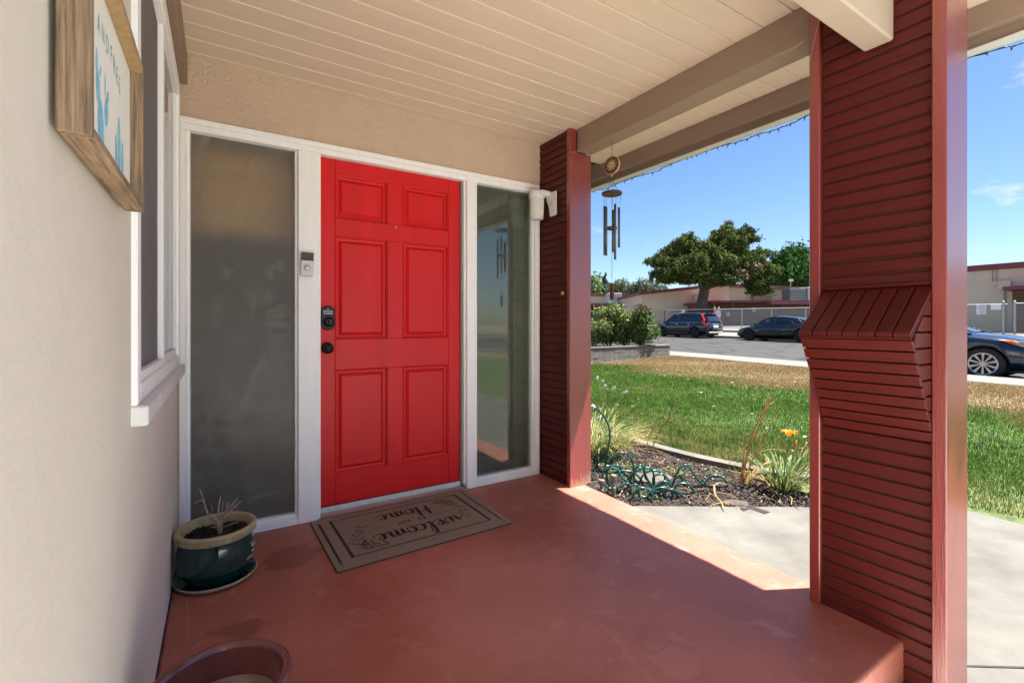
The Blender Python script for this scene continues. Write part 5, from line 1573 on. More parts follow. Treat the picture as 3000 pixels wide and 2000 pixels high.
b = B()
for i in range(75):
    x, y = r_.uniform(2.4,3.62), r_.uniform(1.5,3.3)
    if not in_bed(x, y): continue
    a = r_.uniform(0,3.14); L_ = r_.uniform(.05,.26); z = -.138
    p = [(x+math.cos(a)*L_*t + .02*math.sin(t*5+i), y+math.sin(a)*L_*t, z+.018*math.sin(t*3.1)*r_.random()) for t in (0,.33,.66,1)]
    if all(in_bed(q[0], q[1]) for q in p):
        b.tube(p, [.0022,.0028,.002,.001], 4)
tag(b.build('dry_stems', M['straw']), 'dry straw coloured stems lying over the mulch', None, kind='stuff')
dt = plant('dry_branch', 'pale forked dry branch lying from the mulch onto the concrete walk', 'branch', (3.0,2.03,-.13))
for pts, r0 in (([(3.17,2.21,-.125),(3.12,2.14,-.10),(3.04,2.08,-.115),(2.98,2.02,-.12),(2.93,1.95,-.125),(2.87,1.90,-.132),(2.85,1.87,-.128)], .007),
                ([(3.12,2.14,-.10),(3.20,2.14,-.09),(3.28,2.10,-.12)], .004), ([(3.04,2.08,-.115),(3.08,2.0,-.11),(3.10,1.93,-.13)], .003),
                ([(2.98,2.02,-.12),(2.95,2.05,-.10),(2.88,2.04,-.13)], .003), ([(2.93,1.95,-.125),(2.86,1.97,-.13),(2.78,1.95,-.14)], .0025), ([(2.93,1.95,-.12),(2.97,1.90,-.12),(2.98,1.86,-.135)], .002)):
    P_ = spline(pts, 4); B().tube(P_, [r0*(1-.6*i/(len(P_)-1)) for i in range(len(P_))], 6).build('twig', M['straw'], dt)
b = B()
vv = []
for i in range(9):
    t = i/8; vv += [(2.96+.12*t, 1.945-.10*t, -.143), (2.975+.12*t, 1.965-.10*t, -.112-.02*abs(t-.5)), (3.0+.12*t, 1.985-.10*t, -.14)]
b.add(vv, [q for i in range(8) for q in ((3*i,3*i+3,3*i+4,3*i+1),(3*i+1,3*i+4,3*i+5,3*i+2))])
tag(b.build('bark_piece', M['stone'], origin=(3.02,1.92,-.145)), 'curled piece of grey bark on the edge of the concrete walk', 'bark')

# flat stones in the bed
def rock(name, label, c_, sx_, sy_, sz_, seed, m=None):
    r2 = np.random.default_rng(seed); b_ = B(); n_ = 14
    ring0 = []; ring1 = []; ring2 = []
    for i in range(n_):
        a = 2*math.pi*i/n_; q = 1+r2.uniform(-.16,.16)
        ring0.append((c_[0]+sx_*q*math.cos(a), c_[1]+sy_*q*math.sin(a), c_[2]-.02))
        ring1.append((c_[0]+sx_*q*.96*math.cos(a), c_[1]+sy_*q*.96*math.sin(a), c_[2]+sz_*.75))
        ring2.append((c_[0]+sx_*q*.7*math.cos(a), c_[1]+sy_*q*.7*math.sin(a), c_[2]+sz_*(1+r2.uniform(-.1,.1))))
    vv = ring0+ring1+ring2+[(c_[0],c_[1],c_[2]+sz_)]
    ff = []
    for i in range(n_):
        j = (i+1)%n_
        ff += [(i,j,n_+j,n_+i),(n_+i,n_+j,2*n_+j,2*n_+i),(2*n_+i,2*n_+j,3*n_)]
    b_.add(vv, ff)
    return tag(b_.build(name, m or M['stone'], origin=c_), label, 'stone')
rock('flat_stone', 'large flat grey brown stone lying under the coiled hose', (2.98,2.60,-.16), .17, .13, .035, 3)
rock('flat_stone', 'small flat stone at the right end of the bed behind the daylily', (3.78,1.72,-.16), .09, .05, .03, 4)
# capped pipe stubs
for i, (x, y, h_, lab) in enumerate(((2.425,2.475,.17,'taller capped plastic pipe stub by the porch edge under the hose'),(2.36,2.53,.13,'shorter plastic pipe stub close beside the far red column'))):
    pv = thing('pipe_stub', lab, 'pipe', (x,y,-.16))
    B().lathe([(.013,0),(.013,h_*.35),(.017,h_*.36),(.017,h_*.5),(.013,h_*.52),(.013,h_*.85)], (x,y,-.165), 14).build('pipe', M['pvc'], pv, smooth=False)
    B().lathe([(.014,h_*.8),(.021,h_*.84),(.023,h_),(.020,h_+.006),(.0001,h_+.006)], (x,y,-.165), 14).build('cap', M['pvc'], pv)

# garden hose
HOSE = [[[2.545,2.818,0.44],[2.556,2.811,0.428],[2.578,2.797,0.409],[2.611,2.777,0.37],[2.639,2.76,0.312],[2.652,2.751,0.247],[2.652,2.751,0.182],[2.641,2.758,0.105],[2.63,2.765,0.04],[2.625,2.768,-0.012],[2.628,2.767,-0.044],[2.606,2.78,-0.076],[2.567,2.804,-0.076],[2.559,2.81,-0.038],[2.578,2.797,-0.005],[2.622,2.77,0.001],[2.652,2.751,-0.031],[2.644,2.756,-0.064],[2.617,2.773,-0.08],[2.578,2.797,-0.057],[2.562,2.808,0.008],[2.573,2.801,0.053],[2.617,2.773,0.066],[2.655,2.749,0.034],[2.658,2.748,-0.012],[2.644,2.756,-0.044]],[[2.571,2.707,-0.007],[2.598,2.691,-0.01],[2.652,2.657,-0.007],[2.673,2.643,-0.032],[2.652,2.657,-0.058],[2.587,2.697,-0.067],[2.561,2.714,-0.051]],[[2.675,2.737,-0.031],[2.674,2.737,0.027],[2.704,2.718,0.069],[2.743,2.694,0.072],[2.786,2.667,0.046],[2.811,2.651,-0.012],[2.811,2.651,-0.089],[2.781,2.67,-0.135],[2.778,2.672,-0.167],[2.803,2.657,-0.206]],[[2.423,2.517,0.06],[2.408,2.527,0.054],[2.388,2.539,0.03],[2.38,2.544,-0.011],[2.388,2.539,-0.059],[2.418,2.52,-0.097],[2.458,2.495,-0.097],[2.498,2.47,-0.082],[2.533,2.448,-0.065],[2.553,2.435,-0.082],[2.556,2.434,-0.135],[2.546,2.44,-0.23]],[[2.458,2.554,0.032],[2.446,2.562,0.014],[2.446,2.562,-0.046],[2.458,2.554,-0.1],[2.489,2.535,-0.136],[2.524,2.513,-0.139],[2.565,2.487,-0.118],[2.585,2.474,-0.097],[2.565,2.487,-0.064],[2.529,2.509,-0.028],[2.514,2.519,0.014],[2.473,2.544,0.038]],[[2.485,2.573,-0.013],[2.551,2.531,0.002],[2.618,2.489,-0.004],[2.664,2.46,-0.037],[2.69,2.444,-0.086],[2.692,2.443,-0.14]],[[2.551,2.531,-0.001],[2.587,2.509,-0.031],[2.608,2.496,-0.061],[2.613,2.492,-0.092],[2.577,2.515,-0.17],[2.556,2.528,-0.164],[2.551,2.531,-0.14]],[[2.64,2.535,-0.127],[2.666,2.518,-0.041],[2.707,2.492,-0.004],[2.754,2.463,0.011],[2.791,2.44,-0.004],[2.804,2.432,-0.054],[2.806,2.43,-0.133],[2.791,2.44,-0.158]],[[2.601,2.441,-0.069],[2.601,2.441,0.003],[2.616,2.431,0.045],[2.636,2.419,0.063],[2.661,2.403,0.045],[2.671,2.397,-0.009],[2.697,2.381,-0.069],[2.722,2.365,-0.116],[2.752,2.346,-0.176],[2.778,2.33,-0.224],[2.798,2.317,-0.242]],[[2.745,2.527,-0.144],[2.767,2.514,-0.07],[2.809,2.488,-0.032],[2.851,2.461,-0.026],[2.904,2.428,-0.051],[2.935,2.408,-0.095],[2.956,2.395,-0.126],[2.964,2.39,-0.182]],[[2.7,2.438,0.023],[2.71,2.431,-0.049],[2.736,2.415,-0.08],[2.751,2.406,-0.128],[2.741,2.412,-0.152]],[[2.825,2.454,-0.169],[2.825,2.454,-0.069],[2.867,2.428,-0.048],[2.893,2.411,-0.057],[2.898,2.408,-0.088],[2.877,2.421,-0.131],[2.846,2.441,-0.169]],[[2.688,2.351,-0.112],[2.708,2.338,-0.088],[2.738,2.319,-0.059],[2.768,2.3,-0.05],[2.799,2.281,-0.065],[2.811,2.274,-0.094],[2.824,2.266,-0.153],[2.854,2.247,-0.189],[2.904,2.215,-0.189],[2.936,2.195,-0.165],[2.946,2.189,-0.124],[2.929,2.2,-0.082],[2.894,2.222,-0.065],[2.849,2.25,-0.07],[2.829,2.263,-0.112]],[[2.924,2.368,-0.161],[2.937,2.36,-0.106],[2.95,2.352,-0.063],[2.976,2.336,-0.001],[3.012,2.313,0.029],[3.043,2.293,0.005],[3.075,2.273,-0.051],[3.122,2.244,-0.112],[3.163,2.218,-0.155],[3.216,2.185,-0.171],[3.241,2.169,-0.168],[3.278,2.146,-0.149],[3.289,2.139,-0.118],[3.263,2.156,-0.075],[3.221,2.182,-0.052],[3.184,2.205,-0.057],[3.153,2.224,-0.088],[3.127,2.241,-0.131],[3.111,2.25,-0.211],[3.096,2.26,-0.238],[3.075,2.273,-0.238],[3.038,2.296,-0.198],[3.007,2.316,-0.125],[2.986,2.329,-0.063],[2.976,2.336,-0.054],[2.96,2.345,-0.075]],[[2.623,2.309,-0.093],[2.658,2.287,-0.087],[2.717,2.25,-0.093],[2.763,2.221,-0.093],[2.795,2.201,-0.151],[2.82,2.185,-0.197],[2.832,2.178,-0.203],[2.83,2.179,-0.168],[2.8,2.198,-0.11],[2.751,2.229,-0.084],[2.717,2.25,-0.104],[2.707,2.256,-0.145],[2.722,2.247,-0.191],[2.751,2.229,-0.168],[2.761,2.222,-0.133],[2.741,2.235,-0.087],[2.687,2.269,-0.071],[2.643,2.296,-0.087]],[[2.574,2.339,-0.203],[2.599,2.324,-0.168],[2.623,2.309,-0.11],[2.653,2.29,-0.087],[2.687,2.269,-0.093],[2.702,2.259,-0.119]],[[2.466,2.349,-0.155],[2.488,2.335,-0.098],[2.507,2.323,-0.064],[2.536,2.305,-0.055],[2.579,2.277,-0.075],[2.608,2.259,-0.126],[2.621,2.251,-0.183]],[[2.474,2.367,-0.053],[2.512,2.343,-0.039],[2.527,2.334,-0.059],[2.532,2.331,-0.111],[2.542,2.325,-0.191]],[[2.635,2.289,-0.083],[2.616,2.302,-0.135],[2.618,2.3,-0.17],[2.635,2.289,-0.199]],[[2.673,2.337,-0.111],[2.693,2.324,-0.146],[2.722,2.306,-0.193],[2.747,2.29,-0.211]]]
hs = thing('garden_hose', 'loosely piled thin dark green garden hose in the flower bed', 'garden hose', (2.8,2.4,-.15))
for i, path in enumerate(HOSE):
    P_ = spline([(p[0], p[1], max(p[2], -.138)) for p in path], 7)
    b = B(); b.tube(P_, .0082, 8)
    b.build('hose_loop', M['hose'], hs, smooth=True)
p0 = Vector(HOSE[0][0]); p1 = Vector(HOSE[0][1])
B().tube([p0-(p1-p0)*1.2, p0, p0+(p1-p0)*.5], [.012,.011,.009], 10).build('connector', M['lampwhite'], hs)
b = B(); c_ = (2.62,2.33,-.12)
b.T = Matrix.Translation(c_) @ Matrix.Rotation(R(-35),4,'Z') @ Matrix.Rotation(R(90),4,'Y')
b.lathe([(.0001,0),(.014,.0),(.016,.01),(.013,.045),(.018,.05),(.018,.09),(.0001,.092)], n=16)
b.build('nozzle', M['cartrim'], hs)

# ================================================================ PLANTER WALL AND BUSHES
pw = thing('planter_wall', 'low grey concrete block wall with a pale cap in front of the rose bushes', 'planter wall', (9.6,9.75,.05))
B().box(7.0, 11.96, 9.80, 9.86, -.1, .40).box(11.90, 11.955, 9.80, 13.0, -.1, .40).build('core', M['gap'], pw)
src = None
for row in range(3):
    z0 = .012 + row*.140
    x = 7.0 + (.0 if row % 2 else .20) - .4
    while x < 11.95:
        xa, xb_ = max(x, 7.0), min(x+.40, 11.965)
        if xb_-xa > .05:
            full = abs((xb_-xa)-.40) < 1e-3
            if full and src is not None:
                inst(src, 'concrete_block', (xa, 9.742+random.uniform(-.003,.003), z0), pw)
            else:
                o = B().box(.004, xb_-xa-.004, 0, .098, .004, .136).build('concrete_block', M['block'], bevel=.004)
                if full: src = o
                o.location = (xa, 9.742, z0); attach(o, pw)
        x += .40
for i in range(12):
    xa = 7.0+i*.415
    o = B().box(xa, min(xa+.411, 12.0), 9.725, 9.905, .4365, .474).build('cap_block', M['curb'], pw, bevel=.006)
for i in range(8):
    B().box(11.80, 12.0, 9.91+i*.4, 9.91+i*.4+.395, .4365, .474).build('cap_block', M['curb'], pw, bevel=.006)
tag(B().box(7.0, 11.82, 9.91, 13.0, .1, .42).build('planter_soil', M['mulch']), kind='structure')

def cloud(name, parent, blobs, n, size, m, seed, shell=.55, flat_=.0, up=0.0, aspect=1.0):
    """leaf sized quads spread through a set of ellipsoids; blobs = (x,y,z,rx,ry,rz,weight)"""
    r_ = np.random.default_rng(seed)
    w_ = np.array([q[6] if len(q) > 6 else q[3]*q[4]*q[5] for q in blobs]); w_ = w_/w_.sum()
    idx = r_.choice(len(blobs), n, p=w_)
    Bb = np.array([q[:6] for q in blobs])[idx]
    d_ = r_.normal(size=(n,3)); d_ /= np.linalg.norm(d_, axis=1)[:,None]
    rad = (shell + (1-shell)*r_.random(n)**.6)
    rad *= 1 + .22*np.sin(d_[:,0]*7+idx)*np.cos(d_[:,1]*6+idx*2) + .10*r_.normal(size=n)
    c_ = Bb[:,:3] + d_*Bb[:,3:6]*rad[:,None]
    nrm = d_*.6 + r_.normal(size=(n,3))*.75; nrm[:,2] += up; nrm /= np.linalg.norm(nrm, axis=1)[:,None]
    t_ = np.cross(nrm, r_.normal(size=(n,3))); t_ /= np.linalg.norm(t_, axis=1)[:,None]
    u_ = np.cross(nrm, t_)
    s_ = size*r_.uniform(.5, 1.3, n)[:,None]
    V_ = np.stack([c_-t_*s_*aspect, c_-u_*s_*.5, c_+t_*s_*aspect, c_+u_*s_*.5], 1).reshape(-1,3)
    o = np.arange(n)[:,None]*4
    F_ = o + np.array([[0,1,2,3]])
    return fast_mesh(name, V_, F_, m, parent, nside=4)

def bush(name, label, s_, d__, z0, w_, h_, ml, n, seed, group=None, extra=None):
    x, y, _ = sd(s_, d__)
    t_ = thing(name, label, 'bush', (x,y,z0), group)
    bl = []
    rr_ = random.Random(seed)
    for i in range(16):
        bl.append((x+rr_.uniform(-.36,.36)*w_, y+rr_.uniform(-.36,.36)*w_, z0+h_*rr_.uniform(.18,.82), w_*rr_.uniform(.22,.32), w_*rr_.uniform(.22,.32), h_*rr_.uniform(.16,.24)))
    cloud('foliage', t_, bl, n, .036, ml, seed, shell=.25)
    b_ = B()
    for i in range(9):
        a = rr_.uniform(0,6.3); ln = rr_.uniform(.1,.36)*w_
        b_.tube([(x+.06*math.cos(a),y+.06*math.sin(a),z0-.02),(x+.5*ln*math.cos(a),y+.5*ln*math.sin(a),z0+h_*.3),(x+ln*math.cos(a),y+ln*math.sin(a),z0+h_*.72)], [.014,.011,.005], 5)
    b_.build('stem', M['bark'], t_)
    if extra == 'rose':
        bf = B()
        for i in range(34):
            q = bl[rr_.randrange(12)]
            a = rr_.uniform(0,6.3); el = rr_.uniform(-.2,1.2)
            c_ = Vector((q[0]+q[3]*1.05*math.cos(a)*math.cos(el), q[1]+q[4]*1.05*math.sin(a)*math.cos(el), q[2]+q[5]*1.05*math.sin(el)))
            sz = rr_.uniform(.018,.036)
            for k_ in range(5):
                an = k_*1.257+i
                p_ = c_+Vector((math.cos(an)*sz*.5,math.sin(an)*sz*.5,sz*.2*(k_%2)))
                bf.lathe([(.0001,-sz*.5),(sz*.55,-sz*.1),(sz*.5,sz*.3),(.0001,sz*.45)], tuple(p_), 6)
        bf.build('blossom', M['blossom'], t_)
    if extra == 'red':
        bl2 = [(q[0],q[1],q[2]+q[5]*.8,q[3]*.8,q[4]*.8,q[5]*.45) for q in bl if q[2] > z0+h_*.62] or [bl[0]]
        cloud('new_growth', t_, bl2, 650, .034, M['rose_red'], seed+1, shell=.3)
    return t_
bush('rose_bush', 'rose bush with cream blossoms at the left end of the planter', 3.02, 14.5, .41, 1.10, 1.30, M['rose_leaf'], 9500, 51, 'bushes behind the block wall', 'rose')
bush('rose_bush', 'middle rose bush with a few pale blossoms between the other two bushes', 3.52, 14.4, .41, .85, 1.22, M['rose_leaf'], 6500, 52, 'bushes behind the block wall', 'rose')
bush('shrub', 'dark green shrub with reddish new tips at the right end of the planter', 3.98, 14.3, .41, .80, 1.36, M['rose_dark'], 8500, 53, 'bushes behind the block wall', 'red')
bush('shrub', 'pale leafy shrub half hidden behind the far red column', 2.40, 15.4, .3, .9, 1.15, M['weed'], 2200, 54)
# ================================================================ VEHICLES
def lerp_tab(tab, x):
    return [float(np.interp(x, [t[0] for t in tab], [t[i] for t in tab])) for i in range(1, len(tab[0]))]
def car(name, label, cat, loc, heading, L_, Wd, prof, gh, wheels, wr, paint, rimm, spokes, details, group=None):
    """local +x = front. prof: (x, halfwidth, zbottom, zshoulder, ztop). gh: greenhouse (x, halfwidth_base, zbase, halfwidth_roof, zroof)"""
    t_ = thing(name, label, cat, loc, group); t_.rotation_euler = (0,0,heading)
    def add(b_, n, m, parent=t_, **k):
        bev = k.pop('bevel', 0); sm = k.pop('smooth', False)
        o = b_.build(n, m, None, bevel=bev, smooth=sm); o.parent = parent; return o
    xs_ = np.linspace(prof[0][0], prof[-1][0], 44)
    b_ = B(); vv = []; ff = []; nr = 13
    for x in xs_:
        hw, zb, zs_, zt_ = lerp_tab(prof, x)
        mid = (zb+zs_)/2
        ring = [(-hw*.80,zb),(-hw*.95,zb+.05),(-hw*.995,mid-.02),(-hw,mid+.12),(-hw*.97,zs_-.02),(-hw*.90,zs_+(zt_-zs_)*.35),(-hw*.55,zs_+(zt_-zs_)*.88),
                (0,zt_)]
        ring = ring + [(-p[0],p[1]) for p in ring[-2::-1]]
        nr = len(ring)
        vv += [(x,p[0],p[1]) for p in ring]
    for i in range(len(xs_)-1):
        for k_ in range(nr):
            k2 = (k_+1)%nr
            ff.append((i*nr+k_, (i+1)*nr+k_, (i+1)*nr+k2, i*nr+k2))
    ff.append(tuple(range(nr))); ff.append(tuple(range((len(xs_)-1)*nr, len(xs_)*nr))[::-1])
    b_.add(vv, ff)
    body = add(b_, 'body', [paint, M['cartrim']], smooth=True)
    body.data.update()
    # wheel openings
    cut = B()
    for wx in wheels:
        cut.T = Matrix.Translation((wx, 0, wr)) @ Matrix.Rotation(R(90),4,'X')
        for sgn in (1,-1):
            z0, z1 = (Wd/2-.26, Wd/2+.1)
            zz = (z0, z1) if sgn > 0 else (-z1, -z0)
            cut.lathe([(.0001,zz[0]),(wr*1.13,zz[0]),(wr*1.13,zz[1]),(.0001,zz[1])], n=28)
    co = cut.build('cut', M['cartrim']); co.parent = t_
    md = body.modifiers.new('arches', 'BOOLEAN'); md.operation = 'DIFFERENCE'; md.solver = 'EXACT'; md.object = co
    bpy.context.view_layer.update()
    dg = bpy.context.evaluated_depsgraph_get()
    me2 = bpy.data.meshes.new_from_object(body.evaluated_get(dg))
    body.modifiers.clear(); body.data = me2; me2.name = 'body'
    bpy.data.objects.remove(co)
    # greenhouse: glass + roof skin
    xs2 = np.linspace(gh[0][0], gh[-1][0], 26)
    b_ = B(); vv = []; ff = []; rv_ = []; rf = []
    for x in xs2:
        hb, zb, hr, zr = lerp_tab(gh, x)
        ring = [(-hb,zb),(-hb*.5-hr*.5-.01,(zb+zr)/2),(-hr,zr-.035),(-hr*.75,zr-.008),(0,zr),(hr*.75,zr-.008),(hr,zr-.035),(hb*.5+hr*.5+.01,(zb+zr)/2),(hb,zb)]
        vv += [(x,p[0],p[1]) for p in ring]
        ring2 = [(-hr-.004,zr-.040),(-hr*.75,zr+.002),(0,zr+.012),(hr*.75,zr+.002),(hr+.004,zr-.040)]
        rv_ += [(x,p[0],p[1]) for p in ring2]
    for i in range(len(xs2)-1):
        for k_ in range(8): ff.append((i*9+k_, (i+1)*9+k_, (i+1)*9+k_+1, i*9+k_+1))
        for k_ in range(4): rf.append((i*5+k_, (i+1)*5+k_, (i+1)*5+k_+1, i*5+k_+1))
    b_.add(vv, ff); add(b_, 'window_glass', M['carglass'], smooth=True)
    b_ = B(); b_.add(rv_, rf); add(b_, 'roof', details.get('roofmat', paint), smooth=True)
    # cabin block: seats, dashboard silhouette
    b_ = B()
    xm = (gh[0][0]+gh[-1][0])/2
    for sx_ in details.get('seats', (.25,-.55)):
        for sy in (-.36,.36):
            b_.box(sx_-.08,sx_+.05,sy-.22,sy+.22,.5,gh[len(gh)//2][2]+.20)
            b_.box(sx_-.05,sx_+.03,sy-.12,sy+.12,gh[len(gh)//2][2]+.21,gh[len(gh)//2][2]+.38)
    add(b_, 'seat', M['cartrim'], bevel=.02)
    # pillars follow the glass
    for px_ in details['pillars']:
        for sgn in (-1,1):
            pts = []
            for t in (0,.5,1):
                xx = px_[0]+(px_[1]-px_[0])*t
                hb, zb, hr, zr = lerp_tab(gh, xx)
                y_ = hb+(hr-hb)*t+.008; z_ = zb+(zr-.03-zb)*t
                pts.append((xx, sgn*y_, z_))
            b_ = B(); b_.tube(pts, px_[2], 6); add(b_, 'pillar', details.get('pillarmat', paint))
    # belt moulding
    for sgn in (-1,1):
        pts = []; pt2 = []
        for x in xs2[2:-2]:
            hb, zb, hr, zr = lerp_tab(gh, x); pts.append((x, sgn*(hb+.012), zb+.005)); pt2.append((x, sgn*(hr+.012), zr-.045))
        add(B().tube(pts, .011, 5), 'belt_trim', details.get('trim', M['cartrim']))
        add(B().tube(pt2, .014, 5), 'roof_rail', details.get('rail', paint))
        # door shut lines and handles
        for dx in details.get('doors', ()):
            hw, zb, zs_, zt_ = lerp_tab(prof, dx)
            add(B().tube([(dx,sgn*(hw*.985),zs_-.03),(dx-.01,sgn*(hw+.001),(zb+zs_)/2+.1),(dx-.02,sgn*(hw*.985),zb+.10)], .006, 4), 'door_gap', M['cartrim'])
            add(B().box(dx+.08,dx+.26,sgn*hw*.985-.012,sgn*hw*.985+.022,zs_-.12,zs_-.09), 'door_handle', details.get('handle', paint), bevel=.008)
        mx_, mz = details['mirror']
        hb = lerp_tab(gh, mx_)[0]
        o = add(B().box(mx_-.06,mx_+.10,sgn*(hb+.14)-.09,sgn*(hb+.14)+.09,mz,mz+.14), 'mirror', paint, bevel=.04)
    # wheels
    for wx in wheels:
        for sgn in (-1,1):
            T_ = Matrix.Translation((wx, sgn*(Wd/2-.11), wr)) @ Matrix.Rotation(R(90)*sgn*-1, 4, 'X')
            b_ = B(); b_.T = T_
            b_.lathe([(wr*.70,.095),(wr*.80,.108),(wr*.93,.105),(wr*.99,.085),(wr,.05),(wr,-.09),(wr*.9,-.10),(wr*.68,-.10)], n=36)
            ty = add(b_, 'wheel', M['tyre'], smooth=True)
            b_ = B(); b_.T = T_
            rr_ = wr*.71
            b_.lathe([(rr_*1.02,.092),(rr_*.97,.100),(rr_*.92,.090),(rr_*.90,.02),(.0001,.015)], n=36)
            dk = add(b_, 'rim_barrel', rimm if details.get('dishbarrel') else M['rimdark'], parent=ty)
            b_ = B(); b_.T = T_
            b_.lathe([(rr_*1.02,.094),(rr_*.97,.103),(rr_*.90,.098),(rr_*.90,.090)], n=36)
            b_.lathe([(.0001,.098),(.05,.096),(.062,.085),(.062,.04)], n=20)
            for k_ in range(spokes):
                a = 2*math.pi*k_/spokes + .3
                ca, sa = math.cos(a), math.sin(a); w0, w1 = details.get('spokew', (.028,.040))
                p = [(.05*ca-w0*sa*.8, .05*sa+w0*ca*.8),(rr_*.93*ca-w1*sa, rr_*.93*sa+w1*ca),(rr_*.93*ca+w1*sa, rr_*.93*sa-w1*ca),(.05*ca+w0*sa*.8,.05*sa-w0*ca*.8)]
                b_.prism(p, 'z', .062, .094)
            add(b_, 'rim', rimm, parent=ty)
    # underbody
    add(B().box(prof[0][0]+.25, prof[-1][0]-.25, -Wd/2+.27, Wd/2-.27, .16, .5), 'underbody', M['cartrim'])
    return t_, add

# --- black SUV across the street, nose towards +Y (left in the picture)
SUV_P = [(-2.27,.74,.42,.80,.92),(-2.20,.86,.30,.92,1.02),(-1.9,.90,.24,.98,1.04),(-1.3,.91,.22,1.00,1.05),(0,.91,.22,.98,1.02),(1.0,.91,.22,.95,1.02),(1.25,.90,.22,.92,1.04),(1.75,.87,.24,.86,.97),(2.10,.80,.28,.74,.86),(2.26,.62,.36,.60,.70)]
SUV_G = [(-2.20,.80,.98,.62,1.06),(-2.02,.82,1.0,.64,1.48),(-1.80,.84,1.0,.66,1.60),(-1.0,.86,1.0,.68,1.665),(-.2,.87,.99,.68,1.67),(.35,.86,.98,.66,1.62),(.75,.84,.98,.66,1.44),(1.30,.78,.99,.64,1.06)]
gz = ground_z(27.2, 20.5)
suv, add = car('suv', 'black sport utility car parked across the street with its red tail lights towards the viewer', 'car', (27.15, 20.75, .004+ground_z(27.15,20.75)), R(90), 4.55, 1.82, SUV_P, SUV_G, (-1.31, 1.31), .345, M['carblack'], M['rimdark'], 5,
   dict(pillars=[(1.25,.42,.035),(-.05,-.12,.03),(-1.05,-1.0,.022),(-1.55,-1.95,.07)], trim=M['chrome'], rail=M['chrome'], doors=(.95,-.12,-1.05), handle=M['chrome'], mirror=(.95,1.0), seats=(.2,-.75), spokew=(.03,.05)))
for sgn in (-1,1):
    add(B().prism([(-2.22,.80),(-2.02,.98),(-2.04,1.12),(-1.90,1.44),(-1.80,1.52),(-1.84,1.40),(-1.93,1.16),(-1.80,.98),(-1.90,.82),(-2.10,.76)], 'y', sgn*.70-.02 if sgn>0 else -.875, .875 if sgn>0 else -.68), 'tail_light', M['taillight'], bevel=.012)
add(B().box(-2.275,-2.24,-.35,.35,.86,.90), 'garnish', M['chrome'], bevel=.006)
add(B().box(-2.285,-2.255,-.26,.26,.66,.80), 'number_plate', M['plate'], bevel=.004)
add(B().box(-2.30,-2.18,-.70,.70,.30,.38), 'bumper_trim', M['galv'], bevel=.02)
add(B().box(-2.12,-1.9,-.60,.60,1.555,1.60), 'spoiler', M['carblack'], bevel=.02)
add(B().box(-2.14,-2.122,-.22,.22,1.562,1.592), 'brake_light', M['taillight'])
add(B().box(-2.25,-2.2,-.84,.84,.50,.58), 'bumper', M['cartrim'], bevel=.02)
# lower cladding in black plastic
for sgn in (-1,1): add(B().box(-.90,.90,sgn*.912-.02,sgn*.912+.02,.24,.40), 'sill_trim', M['cartrim'], bevel=.01)

# --- black low sedan across the street, nose towards +Y (left)
SED_P = [(-2.35,.72,.40,.84,.98),(-2.25,.85,.28,.92,1.04),(-1.8,.91,.22,.94,1.03),(-1.0,.92,.20,.93,.99),(0,.92,.19,.90,.95),(.9,.92,.19,.86,.92),(1.3,.90,.20,.82,.90),(1.8,.87,.22,.74,.84),(2.15,.80,.24,.62,.74),(2.34,.60,.28,.50,.58)]
SED_G = [(-2.0,.70,.98,.52,1.03),(-1.6,.78,.96,.56,1.20),(-1.0,.84,.95,.60,1.36),(-.4,.86,.93,.62,1.43),(.1,.86,.92,.61,1.435),(.6,.84,.90,.60,1.32),(1.0,.80,.90,.58,1.12),(1.45,.72,.88,.54,.92)]
sed, add = car('sedan', 'black fastback sedan parked across the street partly hidden by the near column', 'car', (27.2, 14.35, .004+ground_z(27.2,14.35)), R(90), 4.7, 1.85, SED_P, SED_G, (-1.44, 1.44), .335, M['carblack'], M['rimdark'], 7,
   dict(pillars=[(1.40,.50,.03),(-.05,-.10,.03),(-1.55,-1.2,.035)], doors=(1.0,-.05,-1.0), mirror=(.95,.92), seats=(.05,-.85), spokew=(.03,.06)))
# --- grey car beyond the bushes
gcar, add = car('hatchback', 'grey car half hidden behind the rose bushes', 'car', sd(5.45, 25.2, .004+ground_z(*sd(5.45,25.2)[:2])), R(90-142), 4.3, 1.8,
   SUV_P, SUV_G, (-1.31,1.31), .33, M['cargrey'], M['rimdark'], 6, dict(pillars=[(1.25,.42,.035),(-.05,-.12,.03),(-1.55,-1.95,.07)], doors=(.95,-.12), mirror=(.95,1.0)))
# --- navy sedan at the near kerb, nose towards -Y (right)
CAM_P = [(-1.98,.74,.40,.86,.98),(-1.9,.86,.28,.94,1.06),(-1.6,.91,.20,.96,1.06),(-.6,.92,.18,.94,.99),(.3,.92,.18,.92,.97),(.8,.92,.18,.91,.99),(1.1,.91,.18,.89,1.00),(1.6,.88,.20,.82,.94),(2.0,.80,.22,.72,.84),(2.25,.60,.25,.58,.68)]
CAM_G = [(-1.75,.72,1.0,.54,1.04),(-1.4,.80,.98,.58,1.28),(-.8,.84,.97,.61,1.42),(-.1,.86,.95,.62,1.445),(.25,.85,.94,.61,1.38),(.7,.82,.95,.60,1.18),(1.12,.76,.97,.56,1.0)]
camry, add = car('sedan', 'dark navy sedan parked at the near kerb with silver spoked wheel and amber marker', 'car', (14.62, 4.42, ground_z(14.62,4.42)-.01), R(-90), 4.7, 1.84, CAM_P, CAM_G, (-1.40, 1.36), .335, M['carnavy'], M['rim'], 10,
   dict(pillars=[(1.08,.3,.03),(-.25,-.3,.03),(-1.6,-1.2,.04)], trim=M['chrome'], doors=(.78,-.3), mirror=(.72,.98), spokew=(.012,.024)))
